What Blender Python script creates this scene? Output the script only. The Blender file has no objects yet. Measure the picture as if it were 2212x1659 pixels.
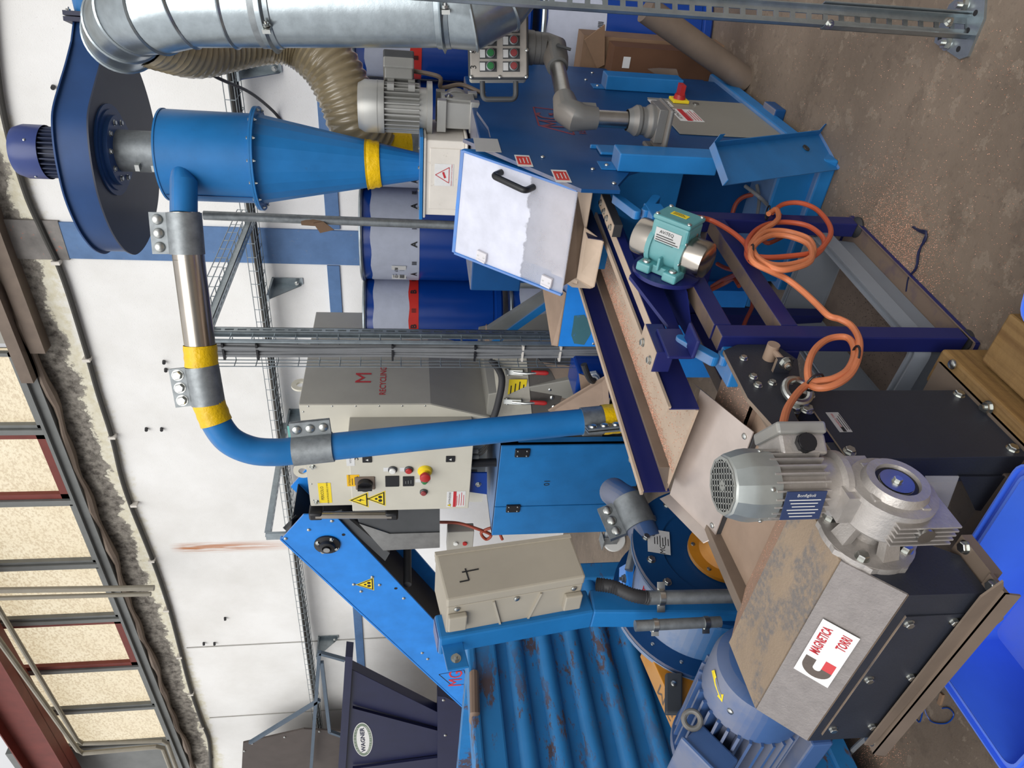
import bpy, bmesh, math, random
from mathutils import Vector as V, Matrix
random.seed(7)
S = bpy.context.scene; COL = S.collection
PI = math.pi
# ---------- camera (photo was taken with the phone on its side: rolled 90 degrees)
FPX = 1534.0; PIT = math.radians(8.45); YAW = math.radians(37.5); EYE = V((0, 0, 1.55))
FW = V((-math.sin(YAW)*math.cos(PIT), math.cos(YAW)*math.cos(PIT), -math.sin(PIT)))
RT = V((math.cos(YAW), math.sin(YAW), 0)); UP = RT.cross(FW)
cd = bpy.data.cameras.new('camera'); cam = bpy.data.objects.new('camera', cd); COL.objects.link(cam)
cd.sensor_width = 36; cd.sensor_fit = 'HORIZONTAL'; cd.lens = FPX/2212*36; cd.clip_start = .05; cd.clip_end = 100
mw = Matrix.Identity(4)
for i, a in enumerate((-UP, RT, -FW)):
    for j in range(3): mw[j][i] = a[j]
mw.translation = EYE; cam.matrix_world = mw; S.camera = cam
# ---------- world: overcast daylight, brighter overhead
w = bpy.data.worlds.new('daylight'); S.world = w; w.use_nodes = True
nt = w.node_tree; N = nt.nodes; L = nt.links; bg = N['Background']
tc = N.new('ShaderNodeTexCoord'); sx = N.new('ShaderNodeSeparateXYZ'); cr = N.new('ShaderNodeValToRGB'); mr = N.new('ShaderNodeMapRange')
dt = N.new('ShaderNodeVectorMath'); dt.operation = 'DOT_PRODUCT'; L.new(tc.outputs['Generated'], dt.inputs[0]); dt.inputs[1].default_value = V((-.35, -.85, .4)).normalized()
gt = N.new('ShaderNodeMapRange'); gt.inputs[1].default_value = -.7; gt.inputs[2].default_value = .8; gt.inputs[3].default_value = .3; gt.inputs[4].default_value = 1.2; L.new(dt.outputs['Value'], gt.inputs[0]); L.new(gt.outputs[0], bg.inputs[1])   # sky weighted brighter from behind the camera; a gate there is assumed, unseen
L.new(tc.outputs['Generated'], sx.inputs[0]); L.new(sx.outputs['Z'], mr.inputs[0]); mr.inputs[1].default_value = -1; mr.inputs[2].default_value = 1
L.new(mr.outputs[0], cr.inputs[0]); L.new(cr.outputs[0], bg.inputs[0]); bg.inputs[1].default_value = 1.0
e = cr.color_ramp.elements
e[0].position = 0; e[0].color = (.16, .14, .12, 1); e[1].position = 1; e[1].color = (1.1, 1.1, 1.12, 1)
for p, c in ((.49, .3), (.52, .55), (.72, 1.05)):
    q = e.new(p); q.color = (c, c, c*1.02, 1)
# ---------- sun through the roof lights, very soft
def sun(d, s, ang, c=(1, 1, 1)):
    l = bpy.data.lights.new('daylight_sun', 'SUN'); l.energy = s; l.angle = math.radians(ang); l.color = c
    o = bpy.data.objects.new('daylight_sun', l); COL.objects.link(o); o.rotation_euler = V(d).to_track_quat('-Z', 'Y').to_euler(); o.location = (1, -1, 7)
sun((-.3, .8, -.72), 2.1, 50, (1, .99, .97))
S.view_settings.view_transform = 'Standard'; S.view_settings.look = 'None'; S.view_settings.gamma = 1; S.view_settings.use_curve_mapping = False
S.view_settings.exposure = 0.0
# ---------- photo measuring: pixel (x, y) of the 2212 x 1659 frame back-projected on a plane of the room
def ray(x, y): return FW + RT*((829.5-y)/FPX) - UP*((x-1106)/FPX)
def _pl(x, y, ax, c):
    r = ray(x, y); return EYE + r*((c-EYE[ax])/r[ax])
def onX(x, y, c): return _pl(x, y, 0, c)
def onY(x, y, c): return _pl(x, y, 1, c)
def onZ(x, y, c=0): return _pl(x, y, 2, c)
def onD(x, y, d): return EYE + ray(x, y)*d
def onP(x, y, p, n):
    r = ray(x, y); n = V(n); return EYE + r*((V(p)-EYE).dot(n)/r.dot(n))
# ---------- mesh builder
class MB:
    def __init__(s, M=None): s.v = []; s.f = []; s.m = []; s.mi = 0; s.M = M
    def add(s, vs, fs):
        b = len(s.v)
        for p in vs: s.v.append(s.M @ V(p) if s.M else V(p))
        for f in fs: s.f.append([i+b for i in f]); s.m.append(s.mi)
        return s
    def slab(s, pts, vec):
        pts = [V(p) for p in pts]; n = len(pts); vec = V(vec)
        nr = sum(((pts[i]-pts[0]).cross(pts[(i+1) % n]-pts[0]) for i in range(1, n-1)), V())
        if nr.dot(vec) > 0: pts.reverse()
        q = [p+vec for p in pts]
        return s.add(pts+q, [list(range(n)), list(range(2*n-1, n-1, -1))]+[[i+n, (i+1) % n+n, (i+1) % n, i] for i in range(n)])
    def box(s, a, b):
        a, b = V(a), V(b); a, b = V(map(min, a, b)), V(map(max, a, b))
        return s.slab([(a.x, a.y, a.z), (b.x, a.y, a.z), (b.x, b.y, a.z), (a.x, b.y, a.z)], (0, 0, b.z-a.z))
    def obox(s, c, ux, uy, uz):            # centre and three half vectors
        c, ux, uy, uz = V(c), V(ux), V(uy), V(uz)
        return s.slab([c-ux-uy-uz, c+ux-uy-uz, c+ux+uy-uz, c-ux+uy-uz], uz*2)
    def bar(s, p, q, wd, ht, up=(0, 0, 1)):   # rectangular bar from p to q
        p, q = V(p), V(q); d = (q-p).normalized(); up = V(up)
        a = d.cross(up).normalized()*wd/2; b = a.cross(d).normalized()*ht/2
        return s.slab([p-a-b, p+a-b, p+a+b, p-a+b], q-p)
    def tube(s, path, r, n=12, caps=True, closed=False):
        P_ = [V(p) for p in path]; k = len(P_); rs = r if isinstance(r, (list, tuple)) else [r]*k
        vs = []; a = None
        for i in range(k):
            if closed: d = P_[(i+1) % k]-P_[i-1]
            else: d = P_[min(i+1, k-1)]-P_[max(i-1, 0)]
            d = d.normalized() if d.length else V((0, 0, 1))
            if a is None: a = d.orthogonal().normalized()
            else:
                a = a-d*a.dot(d); a = a.normalized() if a.length > 1e-6 else d.orthogonal().normalized()
            b = d.cross(a)
            vs += [P_[i]+(a*math.cos(2*PI*j/n)+b*math.sin(2*PI*j/n))*rs[i] for j in range(n)]
        fs = []
        for i in range(k if closed else k-1):
            i2 = (i+1) % k
            for j in range(n): fs.append([i*n+j, i*n+(j+1) % n, i2*n+(j+1) % n, i2*n+j])
        if caps and not closed: fs += [list(range(n-1, -1, -1)), [(k-1)*n+j for j in range(n)]]
        return s.add(vs, fs)
    def cyl(s, p, q, r, r2=None, n=24): return s.tube([p, q], [r, r if r2 is None else r2], n)
    def lathe(s, prof, o, ax=(0, 0, 1), n=32, ref=None, capa=False, capb=False):   # prof: (radius, height)
        o, ax = V(o), V(ax).normalized(); a = V(ref) if ref else ax.orthogonal(); a = (a-ax*a.dot(ax)).normalized(); b = ax.cross(a)
        vs = [o+ax*h+(a*math.cos(2*PI*j/n)+b*math.sin(2*PI*j/n))*r for r, h in prof for j in range(n)]
        fs = [[i*n+j, i*n+(j+1) % n, (i+1)*n+(j+1) % n, (i+1)*n+j] for i in range(len(prof)-1) for j in range(n)]
        if capa: fs.append(list(range(n-1, -1, -1)))
        if capb: fs.append([(len(prof)-1)*n+j for j in range(n)])
        return s.add(vs, fs)
    def ringplate(s, o, ax, r0, r1, t, n=40): return s.lathe([(r0, 0), (r1, 0), (r1, t), (r0, t), (r0, 0)], o, ax, n)
    def quad(s, *p): return s.add(p, [list(range(len(p)))])
    def build(s, name, mat, parent=None, smooth=30, bevel=0, loc=None, solid=0):
        me = bpy.data.meshes.new(name); o = bpy.data.objects.new(name, me)
        if parent is not None: L0 = parent['_o'] if '_o' in parent else (0, 0, 0)
        elif loc is not None: L0 = loc
        else:
            L0 = ((min(v.x for v in s.v)+max(v.x for v in s.v))/2, (min(v.y for v in s.v)+max(v.y for v in s.v))/2, min(v.z for v in s.v))
        L0 = V(L0)
        me.from_pydata([v-L0 for v in s.v], [], s.f)
        for q in (mat if isinstance(mat, (list, tuple)) else [mat]): me.materials.append(q)
        for p, i in zip(me.polygons, s.m): p.material_index = i
        bm = bmesh.new(); bm.from_mesh(me); bmesh.ops.remove_doubles(bm, verts=bm.verts, dist=1e-5)
        bmesh.ops.recalc_face_normals(bm, faces=bm.faces)
        if smooth:
            for f in bm.faces: f.smooth = True
            a = math.radians(smooth)
            for ed in bm.edges:
                if len(ed.link_faces) == 2 and ed.calc_face_angle(0) > a: ed.smooth = False
        bm.to_mesh(me); bm.free()
        COL.objects.link(o)
        if parent is not None: o.parent = parent; o['_o'] = tuple(L0)
        else: o.location = L0; o['_o'] = tuple(L0)
        if solid:
            md = o.modifiers.new('Solidify', 'SOLIDIFY'); md.thickness = solid; md.offset = 0
        if bevel:
            md = o.modifiers.new('Bevel', 'BEVEL'); md.width = bevel; md.segments = 2; md.limit_method = 'ANGLE'; md.angle_limit = math.radians(35)
            md.harden_normals = False
        return o
def tag(o, label=None, cat=None, group=None, kind=None):
    if label: o['label'] = label
    if cat: o['category'] = cat
    if group: o['group'] = group
    if kind: o['kind'] = kind
    return o
def thing(name, label, cat, loc, group=None):
    o = bpy.data.objects.new(name, None); COL.objects.link(o); o.empty_display_size = .05
    o.location = loc; o['_o'] = tuple(loc); return tag(o, label, cat, group)
def copy_tree(o, off, parent=None):
    c = o.copy(); COL.objects.link(c)
    if parent is None:
        c.location = V(o.location)+V(off); c['_o'] = tuple(V(o['_o'])+V(off))
    else: c.parent = parent
    for ch in KIDS.get(o.name, ()): pass
    for ch in [x for x in COL.objects if x.parent == o]: copy_tree(ch, off, c)
    return c
KIDS = {}
# ---------- materials
def mat(name, col, rough=.45, metal=0, var=.12, vs=6, dust=0, dcol=(.33, .27, .21), bump=0, bs=60, spec=.5, scr=0, scol=(.05, .04, .035), coat=0, trans=0, ior=1.45, alpha=1, emit=0, ecol=None, dth=.35):
    m = bpy.data.materials.new(name); m.use_nodes = True; t = m.node_tree; n = t.nodes; l = t.links; b = n['Principled BSDF']
    b.inputs['Roughness'].default_value = rough; b.inputs['Metallic'].default_value = metal; b.inputs['Specular IOR Level'].default_value = spec
    b.inputs['Coat Weight'].default_value = coat; b.inputs['Transmission Weight'].default_value = trans; b.inputs['IOR'].default_value = ior; b.inputs['Alpha'].default_value = alpha
    c = n.new('ShaderNodeTexCoord'); base = None
    def noise(s, d=4, r=.6):
        q = n.new('ShaderNodeTexNoise'); q.inputs['Scale'].default_value = s; q.inputs['Detail'].default_value = d; q.inputs['Roughness'].default_value = r
        l.new(c.outputs['Object'], q.inputs['Vector']); return q.outputs['Fac']
    def ramp(src, a, bb):
        q = n.new('ShaderNodeMapRange'); q.inputs[1].default_value = a; q.inputs[2].default_value = bb; l.new(src, q.inputs[0]); return q.outputs[0]
    def mix(f, A, B):
        q = n.new('ShaderNodeMix'); q.data_type = 'RGBA'
        if isinstance(f, (int, float)): q.inputs[0].default_value = f
        else: l.new(f, q.inputs[0])
        for s_, k in ((A, 6), (B, 7)):
            if isinstance(s_, tuple): q.inputs[k].default_value = (*s_[:3], 1)
            else: l.new(s_, q.inputs[k])
        return q.outputs[2]
    def mul(a, bb):
        q = n.new('ShaderNodeMath'); q.operation = 'MULTIPLY'
        for s_, k in ((a, 0), (bb, 1)):
            if isinstance(s_, (int, float)): q.inputs[k].default_value = s_
            else: l.new(s_, q.inputs[k])
        return q.outputs[0]
    col = tuple(col)
    if var:
        base = mix(ramp(noise(vs), .3, .7), tuple(x*(1-var) for x in col), tuple(min(1, x*(1+var)) for x in col))
        l.new(ramp(noise(vs*3), .2, .8), b.inputs['Roughness']) if False else None
    else: base = col
    if scr:
        base = mix(mul(ramp(noise(28, 6, .75), .62, .68), scr), base, tuple(scol))
    if dust:
        g = n.new('ShaderNodeNewGeometry'); sp = n.new('ShaderNodeSeparateXYZ'); l.new(g.outputs['True Normal'], sp.inputs[0])
        up = ramp(sp.outputs['Z'], dth, min(1, dth+.45)); base = mix(mul(mul(up, dust), ramp(noise(9, 5), .1, .5)), base, tuple(dcol))
    if isinstance(base, tuple): b.inputs['Base Color'].default_value = (*base[:3], 1)
    else: l.new(base, b.inputs['Base Color'])
    if bump:
        q = n.new('ShaderNodeBump'); q.inputs['Strength'].default_value = bump; q.inputs['Distance'].default_value = .01
        l.new(noise(bs, 5), q.inputs['Height']); l.new(q.outputs[0], b.inputs['Normal'])
    if emit:
        b.inputs['Emission Strength'].default_value = emit; b.inputs['Emission Color'].default_value = (*(ecol or col), 1)
    return m
def srgb(r, g, b_): return tuple(((c/255+.055)/1.055)**2.4 if c/255 > .04 else c/255/12.92 for c in (r, g, b_))
M_ = dict(
 blue=mat('blue_paint', srgb(34, 112, 174), .4, spec=.35, dust=.3, scr=.12, bump=.04, bs=25),
 blue_shaded=mat('deep_shaded_blue_paint', srgb(20, 68, 118), .4, spec=.3, dust=.5, scr=.08),  # deep blue with the cabinet side's shade mixed into the colour
 bright=mat('bright_blue_paint', srgb(40, 130, 216), .35, spec=.4, dust=.5, scr=.05),
 fan=mat('fan_blue_paint', srgb(38, 70, 118), .36, spec=.3, dust=.1),
 navy=mat('navy_paint', srgb(28, 34, 92), .35, dust=.9, dcol=srgb(126, 108, 90), dth=.6),
 navyp=mat('navy_side_paint', srgb(28, 34, 92), .35, var=.06),
 tplate=mat('type_plate_metal', srgb(186, 186, 184), .4, .2, var=.05), gfr=mat('guard_frame_paint', srgb(78, 92, 106), .5),
 darknavy=mat('dark_navy_paint', srgb(24, 28, 60), .45),
 drum=mat('blue_drum', srgb(8, 54, 132), .22, var=.05),
 steel=mat('steel', srgb(165, 165, 163), .32, 1, var=.15, vs=12),
 stain=mat('stainless', srgb(172, 165, 155), .22, 1, var=.1),
 galv=mat('galvanised', srgb(158, 167, 171), .3, .85, var=.14, vs=22, bump=.05, bs=40),
 galvd=mat('galvanised_dull', srgb(140, 145, 147), .5, .7, var=.2, vs=30),
 zinc=mat('zinc_bolt', srgb(190, 192, 188), .3, 1, var=.05),
 cast=mat('cast_aluminium', srgb(182, 177, 172), .42, .6, var=.1, vs=30, bump=.15, bs=150, dust=.12),
 castb=mat('bright_aluminium_paint', srgb(166, 166, 162), .42, .5, var=.08, dust=.3),
 plate=mat('fan_cowl_zinc', srgb(176, 182, 180), .38, .75, var=.12, vs=14, dust=.25),
 black=mat('black_plastic', (.012, .012, .014), .4, var=0),
 rubber=mat('dark_rubber', (.03, .03, .032), .6),
 anth=mat('anthracite_paint', srgb(42, 45, 54), .5, dust=.8, dcol=srgb(140, 122, 104), dth=.45, bump=.12, bs=180),
 antht=mat('anthracite_textured', srgb(138, 132, 129), .6, bump=.5, bs=150, var=.1, vs=30),
 dustm=mat('dusty_sheet', srgb(150, 128, 110), .6, var=.1, vs=10, bump=.06),
 trough=mat('dusty_trough', srgb(186, 166, 146), .5, .1, var=.1, vs=9),
 tan=mat('dusty_brown_steel', srgb(118, 104, 92), .5, .2, var=.15, dust=.4, dcol=srgb(132, 116, 100)),
 chute=mat('worn_stainless_chute', srgb(196, 184, 176), .36, .6, var=.12, vs=7),
 grey=mat('ral_grey_paint', srgb(196, 192, 178), .4, var=.04),
 greyd=mat('hood_grey_paint', srgb(160, 157, 148), .42, var=.05),
 greyb=mat('junction_grey', srgb(170, 163, 148), .5, var=.06, dust=.6, dcol=srgb(140, 132, 118)),
 door=mat('cabinet_door_grey', srgb(134, 132, 124), .45, var=.03),
 white=mat('white_paint', srgb(214, 208, 198), .4, var=.05, vs=12, scr=.3, scol=srgb(120, 100, 80)),
 label=mat('white_label', srgb(212, 212, 210), .5, var=.05, vs=30),
 film=mat('grey_film_label', srgb(176, 182, 198), .35, var=.06, vs=14, bump=.12, bs=20),
 red=mat('red_label', srgb(196, 44, 34), .45, var=.08),
 red_shaded=mat('shaded_red_print', srgb(118, 34, 48), .5, var=0), redp=mat('red_print', srgb(182, 40, 48), .5, var=0),  # cabinet logo red is darkened to carry shade; the other red is plain
 ink=mat('black_print', (.015, .015, .015), .6, var=0),
 inkw=mat('white_print', srgb(215, 215, 210), .6, var=0),
 yellow=mat('yellow_tape', srgb(232, 188, 10), .3, var=.12, vs=18, bump=.5, bs=45),
 yl=mat('yellow_label', srgb(232, 205, 40), .5, var=0),
 yframe=mat('ochre_paint', srgb(196, 128, 30), .45, dust=.7, dcol=srgb(205, 160, 110), dth=.6),
 orange=mat('orange_cable', srgb(206, 122, 80), .45, var=.12, vs=12),
 redcab=mat('rust_red_cable', srgb(150, 66, 46), .5),
 cable=mat('grey_cable', srgb(120, 122, 124), .5),
 cabled=mat('dark_grey_cable', srgb(62, 60, 56), .6),
 teal=mat('teal_paint', srgb(84, 148, 152), .38, dust=.15),
 crate=mat('grey_plastic', srgb(128, 134, 142), .45, dust=.1, var=.05),
 bcrate=mat('blue_plastic', srgb(70, 118, 236), .35, var=.06, dust=.25, dcol=srgb(150, 150, 170)),
 wood=mat('timber', srgb(140, 108, 62), .75, var=.25, vs=5, bump=.25, bs=40, dust=.35, dcol=srgb(128, 106, 76)),
 card=mat('cardboard', srgb(128, 102, 80), .8, bump=.1),
 button=mat('grey_button', srgb(70, 72, 74), .4),
 green=mat('green_button', srgb(50, 120, 70), .4, var=0), redb=mat('red_button', srgb(170, 40, 40), .4, var=0), redd=mat('dusty_red_button', srgb(140, 60, 62), .5, var=0),
 lamp=mat('clear_lens', srgb(220, 220, 215), .2, var=0),
 maroon=mat('red_oxide_steel', srgb(112, 50, 42), .55, var=.15),
 frame=mat('window_frame_grey', srgb(112, 114, 112), .5, var=.12),
 wcol=mat('column_blue', srgb(86, 118, 160), .55, var=.14, vs=8, scr=.35, scol=srgb(150, 145, 140)),
 armg=mat('arm_grey', srgb(104, 104, 102), .45, .2, dust=.35, dcol=srgb(150, 135, 120)),
 copper=mat('copper_granulate', srgb(200, 150, 126), .45, .2, var=.2, vs=60),
 dark=mat('dark_void', (.01, .01, .012), .8, var=0),
 mill=mat('mill_blue', srgb(40, 104, 160), .45, dust=.6, dcol=srgb(168, 168, 172), dth=.2, scr=.1),
 motorb=mat('motor_blue', srgb(64, 94, 142), .45, dust=.5, dcol=srgb(150, 145, 140), dth=.3),
 ltblue=mat('pale_tag', srgb(120, 190, 180), .5),
)
_w = M_['wood']; _n, _l = _w.node_tree.nodes, _w.node_tree.links; _c = _n.new('ShaderNodeTexCoord'); _m = _n.new('ShaderNodeMapping'); _m.inputs['Scale'].default_value = (34, 1.3, 34); _l.new(_c.outputs['Object'], _m.inputs[0])
_q = _n.new('ShaderNodeTexNoise'); _q.inputs['Scale'].default_value = 2.2; _q.inputs['Detail'].default_value = 5; _l.new(_m.outputs[0], _q.inputs['Vector']); _r = _n.new('ShaderNodeMapRange'); _r.inputs[1].default_value = .42; _r.inputs[2].default_value = .7; _r.inputs[4].default_value = .65; _l.new(_q.outputs['Fac'], _r.inputs[0])
_b = _n['Principled BSDF']; _o = _b.inputs['Base Color'].links[0].from_socket; _x = _n.new('ShaderNodeMix'); _x.data_type = 'RGBA'; _l.new(_r.outputs[0], _x.inputs[0]); _l.new(_o, _x.inputs[6]); _x.inputs[7].default_value = (*srgb(92, 64, 34), 1); _l.new(_x.outputs[2], _b.inputs['Base Color'])
def unit_bolt():
    m = MB(); m.cyl((0, 0, 0), (0, 0, .12), 1.25, n=20); m.tube([(0, 0, .12), (0, 0, .8), (0, 0, .92)], [1, 1, .86], 6); o = m.build('bolt', M_['zinc'], smooth=20); me = o.data; bpy.data.objects.remove(o); return me
BOLT = unit_bolt()
def unit_nutbolt():
    m = MB(); m.cyl((0, 0, 0), (0, 0, .12), 1.3, n=20); m.tube([(0, 0, .12), (0, 0, .85)], 1, 6); m.cyl((0, 0, .8), (0, 0, 1.6), .5, n=10); o = m.build('bolt', M_['zinc'], smooth=20); me = o.data; bpy.data.objects.remove(o); return me
NUT = unit_nutbolt()
def unit_round():
    m = MB(); m.lathe([(1.1, 0), (1.1, .15), (.95, .45), (.6, .68), (.0, .75)], (0, 0, 0), n=18, capa=True); o = m.build('bolt', M_['zinc']); me = o.data; bpy.data.objects.remove(o); return me
ROUND = unit_round()
def bolt(parent, p, ax, r, me=None, name='bolt', m=None):
    o = bpy.data.objects.new(name, me or BOLT); COL.objects.link(o); o.parent = parent; o.location = V(p)-V(parent['_o'])
    o.rotation_euler = V(ax).to_track_quat('Z', 'Y').to_euler(); o.scale = (r, r, r); return o
def text(s, p, right, up, size, m, parent, name='lettering', bold=0, squash=1, align='CENTER', ext=.0006):
    cu = bpy.data.curves.new(name, 'FONT'); cu.body = s; cu.size = 1; cu.align_x = align; cu.align_y = 'CENTER'; cu.resolution_u = 2; cu.offset = bold
    t = bpy.data.objects.new(name, cu); COL.objects.link(t); dg = bpy.context.evaluated_depsgraph_get()
    me = bpy.data.meshes.new_from_object(t.evaluated_get(dg)); bpy.data.objects.remove(t)
    right, up = V(right).normalized(), V(up); up = (up-right*up.dot(right)).normalized(); nn = right.cross(up); L0 = V(parent['_o']); p = V(p)
    for v in me.vertices:
        c = v.co.copy(); v.co = p+right*c.x*size*squash+up*c.y*size+nn*ext-L0
    me.materials.clear(); me.materials.append(m); me.name = name
    o = bpy.data.objects.new(name, me); COL.objects.link(o); o.parent = parent; o['_o'] = tuple(L0); return o
def catmull(pts, k=8, closed=False):
    P_ = [V(p) for p in pts]; n = len(P_); out = []
    for i in range(n if closed else n-1):
        if closed: a, b, c, d = P_[i-1], P_[i], P_[(i+1) % n], P_[(i+2) % n]
        else: a, b, c, d = P_[max(i-1, 0)], P_[i], P_[i+1], P_[min(i+2, n-1)]
        for j in range(k):
            t = j/k; out.append(.5*((2*b)+(c-a)*t+(2*a-5*b+4*c-d)*t*t+(3*b-a-3*c+d)*t**3))
    if not closed: out.append(P_[-1])
    return out
def bez(p0, p1, p2, k=12): return [V(p0)*(1-t)**2+V(p1)*2*t*(1-t)+V(p2)*t*t for t in (i/k for i in range(k+1))]
def mid(a, b, t=.5): return V(a).lerp(V(b), t)
XP, XN, YP, YN, ZP, ZN = V((1, 0, 0)), V((-1, 0, 0)), V((0, 1, 0)), V((0, -1, 0)), V((0, 0, 1)), V((0, 0, -1))
# ================= the hall: floor, back wall, windows, steelwork
def nodes_mat(name):
    m = bpy.data.materials.new(name); m.use_nodes = True; t = m.node_tree; return m, t.nodes, t.links, t.nodes['Principled BSDF']
def nd(n, l, typ, ins=None, **kw):
    q = n.new(typ)
    for k, v in kw.items(): setattr(q, k, v)
    for k, v in (ins or {}).items():
        if hasattr(v, 'links'): l.new(v, q.inputs[k])
        elif hasattr(v, 'is_linked'): l.new(v, q.inputs[k])
        else: q.inputs[k].default_value = v
    return q
def nmix(n, l, f, A, B):
    q = n.new('ShaderNodeMix'); q.data_type = 'RGBA'
    for k, v in ((0, f), (6, A), (7, B)):
        if isinstance(v, (int, float)): q.inputs[k].default_value = v
        elif isinstance(v, tuple): q.inputs[k].default_value = (*v[:3], 1)
        else: l.new(v, q.inputs[k])
    return q.outputs[2]
def nmap(n, l, s, a, b): return nd(n, l, 'ShaderNodeMapRange', {0: s, 1: a, 2: b}).outputs[0]
def nmath(n, l, op, a, b): return nd(n, l, 'ShaderNodeMath', {0: a, 1: b}, operation=op).outputs[0]
def nnoise(n, l, vec, s, d=5, r=.6): return nd(n, l, 'ShaderNodeTexNoise', {'Vector': vec, 'Scale': s, 'Detail': d, 'Roughness': r}).outputs['Fac']
# floor: worn brown screed with scabbed pale patches
m, n, l, b = nodes_mat('worn_screed'); tc = n.new('ShaderNodeTexCoord'); oc = tc.outputs['Object']
big = nnoise(n, l, oc, 1.3, 6); med = nnoise(n, l, oc, 11, 10, .74); fin = nnoise(n, l, oc, 40, 4, .7)
c = nmix(n, l, nmap(n, l, big, .35, .65), srgb(100, 87, 74), srgb(128, 113, 98))
c = nmix(n, l, nmath(n, l, 'MULTIPLY', nmap(n, l, med, .57, .6), .34), c, srgb(140, 127, 112))
edge = nmath(n, l, 'ABSOLUTE', nmath(n, l, 'SUBTRACT', med, .585), 0)
c = nmix(n, l, nmath(n, l, 'MULTIPLY', nmap(n, l, edge, .012, .0), .38), c, srgb(168, 152, 132))
dk = nnoise(n, l, oc, 4.2, 9, .7); c = nmix(n, l, nmath(n, l, 'MULTIPLY', nmap(n, l, dk, .57, .6), .3), c, srgb(78, 67, 57))
c = nmix(n, l, nmath(n, l, 'MULTIPLY', nmap(n, l, fin, .56, .72), .45), c, srgb(66, 58, 52))
l.new(c, b.inputs['Base Color']); b.inputs['Roughness'].default_value = .62
bp = nd(n, l, 'ShaderNodeBump', {'Strength': .35, 'Distance': .01, 'Height': nmath(n, l, 'ADD', med, nmath(n, l, 'MULTIPLY', fin, .3))}); l.new(bp.outputs[0], b.inputs['Normal'])
tag(MB().box((-14, -3, -.12), (4, 4.75, 0)).build('floor', m, loc=(0, 0, 0), smooth=0), 'worn brown screed floor with scabbed pale patches', 'floor', kind='structure')
# back wall: painted plaster, raw concrete band under the glazing with a ragged lower edge
m, n, l, b = nodes_mat('painted_plaster'); tc = n.new('ShaderNodeTexCoord'); oc = tc.outputs['Object']; sx = n.new('ShaderNodeSeparateXYZ'); l.new(oc, sx.inputs[0])
fine = nnoise(n, l, oc, 120, 3, .6); blot = nnoise(n, l, oc, 1.6, 6); rag = nnoise(n, l, oc, 4.5, 10, .75); mot = nnoise(n, l, oc, 18, 6, .7)
white = nmix(n, l, nmap(n, l, blot, .35, .75), srgb(238, 237, 234), srgb(222, 220, 215))
white = nmix(n, l, nmath(n, l, 'MULTIPLY', nmap(n, l, fine, .63, .74), .45), white, srgb(150, 140, 128))
conc = nmix(n, l, nmap(n, l, mot, .35, .62), srgb(70, 64, 58), srgb(150, 144, 134))
cream = nmix(n, l, nmap(n, l, mot, .3, .7), srgb(226, 222, 206), srgb(206, 198, 170))
zz = nmath(n, l, 'ADD', sx.outputs['Z'], nmath(n, l, 'MULTIPLY', nmath(n, l, 'SUBTRACT', rag, .5), .42))
c = nmix(n, l, nmap(n, l, zz, 3.84, 3.93), white, cream)
c = nmix(n, l, nmap(n, l, zz, 3.99, 4.01), c, conc)
# rust streak running down from the concrete at one place
dx = nmath(n, l, 'ABSOLUTE', nmath(n, l, 'ADD', sx.outputs['X'], 5.45), 0)
streak = nnoise(n, l, nd(n, l, 'ShaderNodeMapping', {'Vector': oc, 'Scale': (16, 1, .7)}).outputs[0], 3, 4)
sf = nmath(n, l, 'MULTIPLY', nmap(n, l, dx, .085, .01), nmath(n, l, 'MULTIPLY', nmap(n, l, streak, .36, .52), nmath(n, l, 'MULTIPLY', nmap(n, l, sx.outputs['Z'], 3.72, 3.6), nmap(n, l, sx.outputs['Z'], 2.4, 3.2))))
c = nmix(n, l, nmath(n, l, 'MULTIPLY', sf, .95), c, srgb(178, 104, 36))
l.new(c, b.inputs['Base Color']); b.inputs['Roughness'].default_value = .8
bp = nd(n, l, 'ShaderNodeBump', {'Strength': .25, 'Distance': .01, 'Height': nmath(n, l, 'ADD', nmath(n, l, 'MULTIPLY', fine, .4), nmath(n, l, 'MULTIPLY', mot, nmap(n, l, zz, 4.0, 4.1)))}); l.new(bp.outputs[0], b.inputs['Normal'])
tag(MB().box((-14, 4.6, 0), (4, 4.8, 4.3)).build('wall_back', m, loc=(0, 0, 0), smooth=0), 'white plaster back wall with raw concrete band on top', 'wall', kind='structure')
tag(MB().box((-3.15, 4.58, 4.3), (4, 4.8, 6.2)).build('wall_upper', M_['greyd'], smooth=0), 'grey upper wall panel beside the glazing', 'wall', kind='structure')
tag(MB().box((-14, 4.58, 4.3), (-8.98, 4.8, 6.2)).build('wall_upper_left', M_['frame'], smooth=0), 'grey sheet wall left of the glazing', 'wall', kind='structure')
# painted steel column and rail set in the wall
tag(MB().box((-2.46, 4.585, 0), (-2.2, 4.7, 3.82)).build('trim_1', M_['wcol'], smooth=0), 'grey-blue painted steel column in back wall', 'column', kind='structure')
tag(MB().box((-9.5, 4.588, 2.02), (-2.47, 4.7, 2.105)).build('trim_2', M_['wcol'], smooth=0), 'grey-blue painted steel rail in back wall', 'rail', kind='structure')
tag(MB().box((-2.19, 4.588, 2.0), (4, 4.7, 2.09)).build('trim_3', M_['wcol'], smooth=0), 'grey-blue steel rail right of the column', 'rail', kind='structure')
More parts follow.
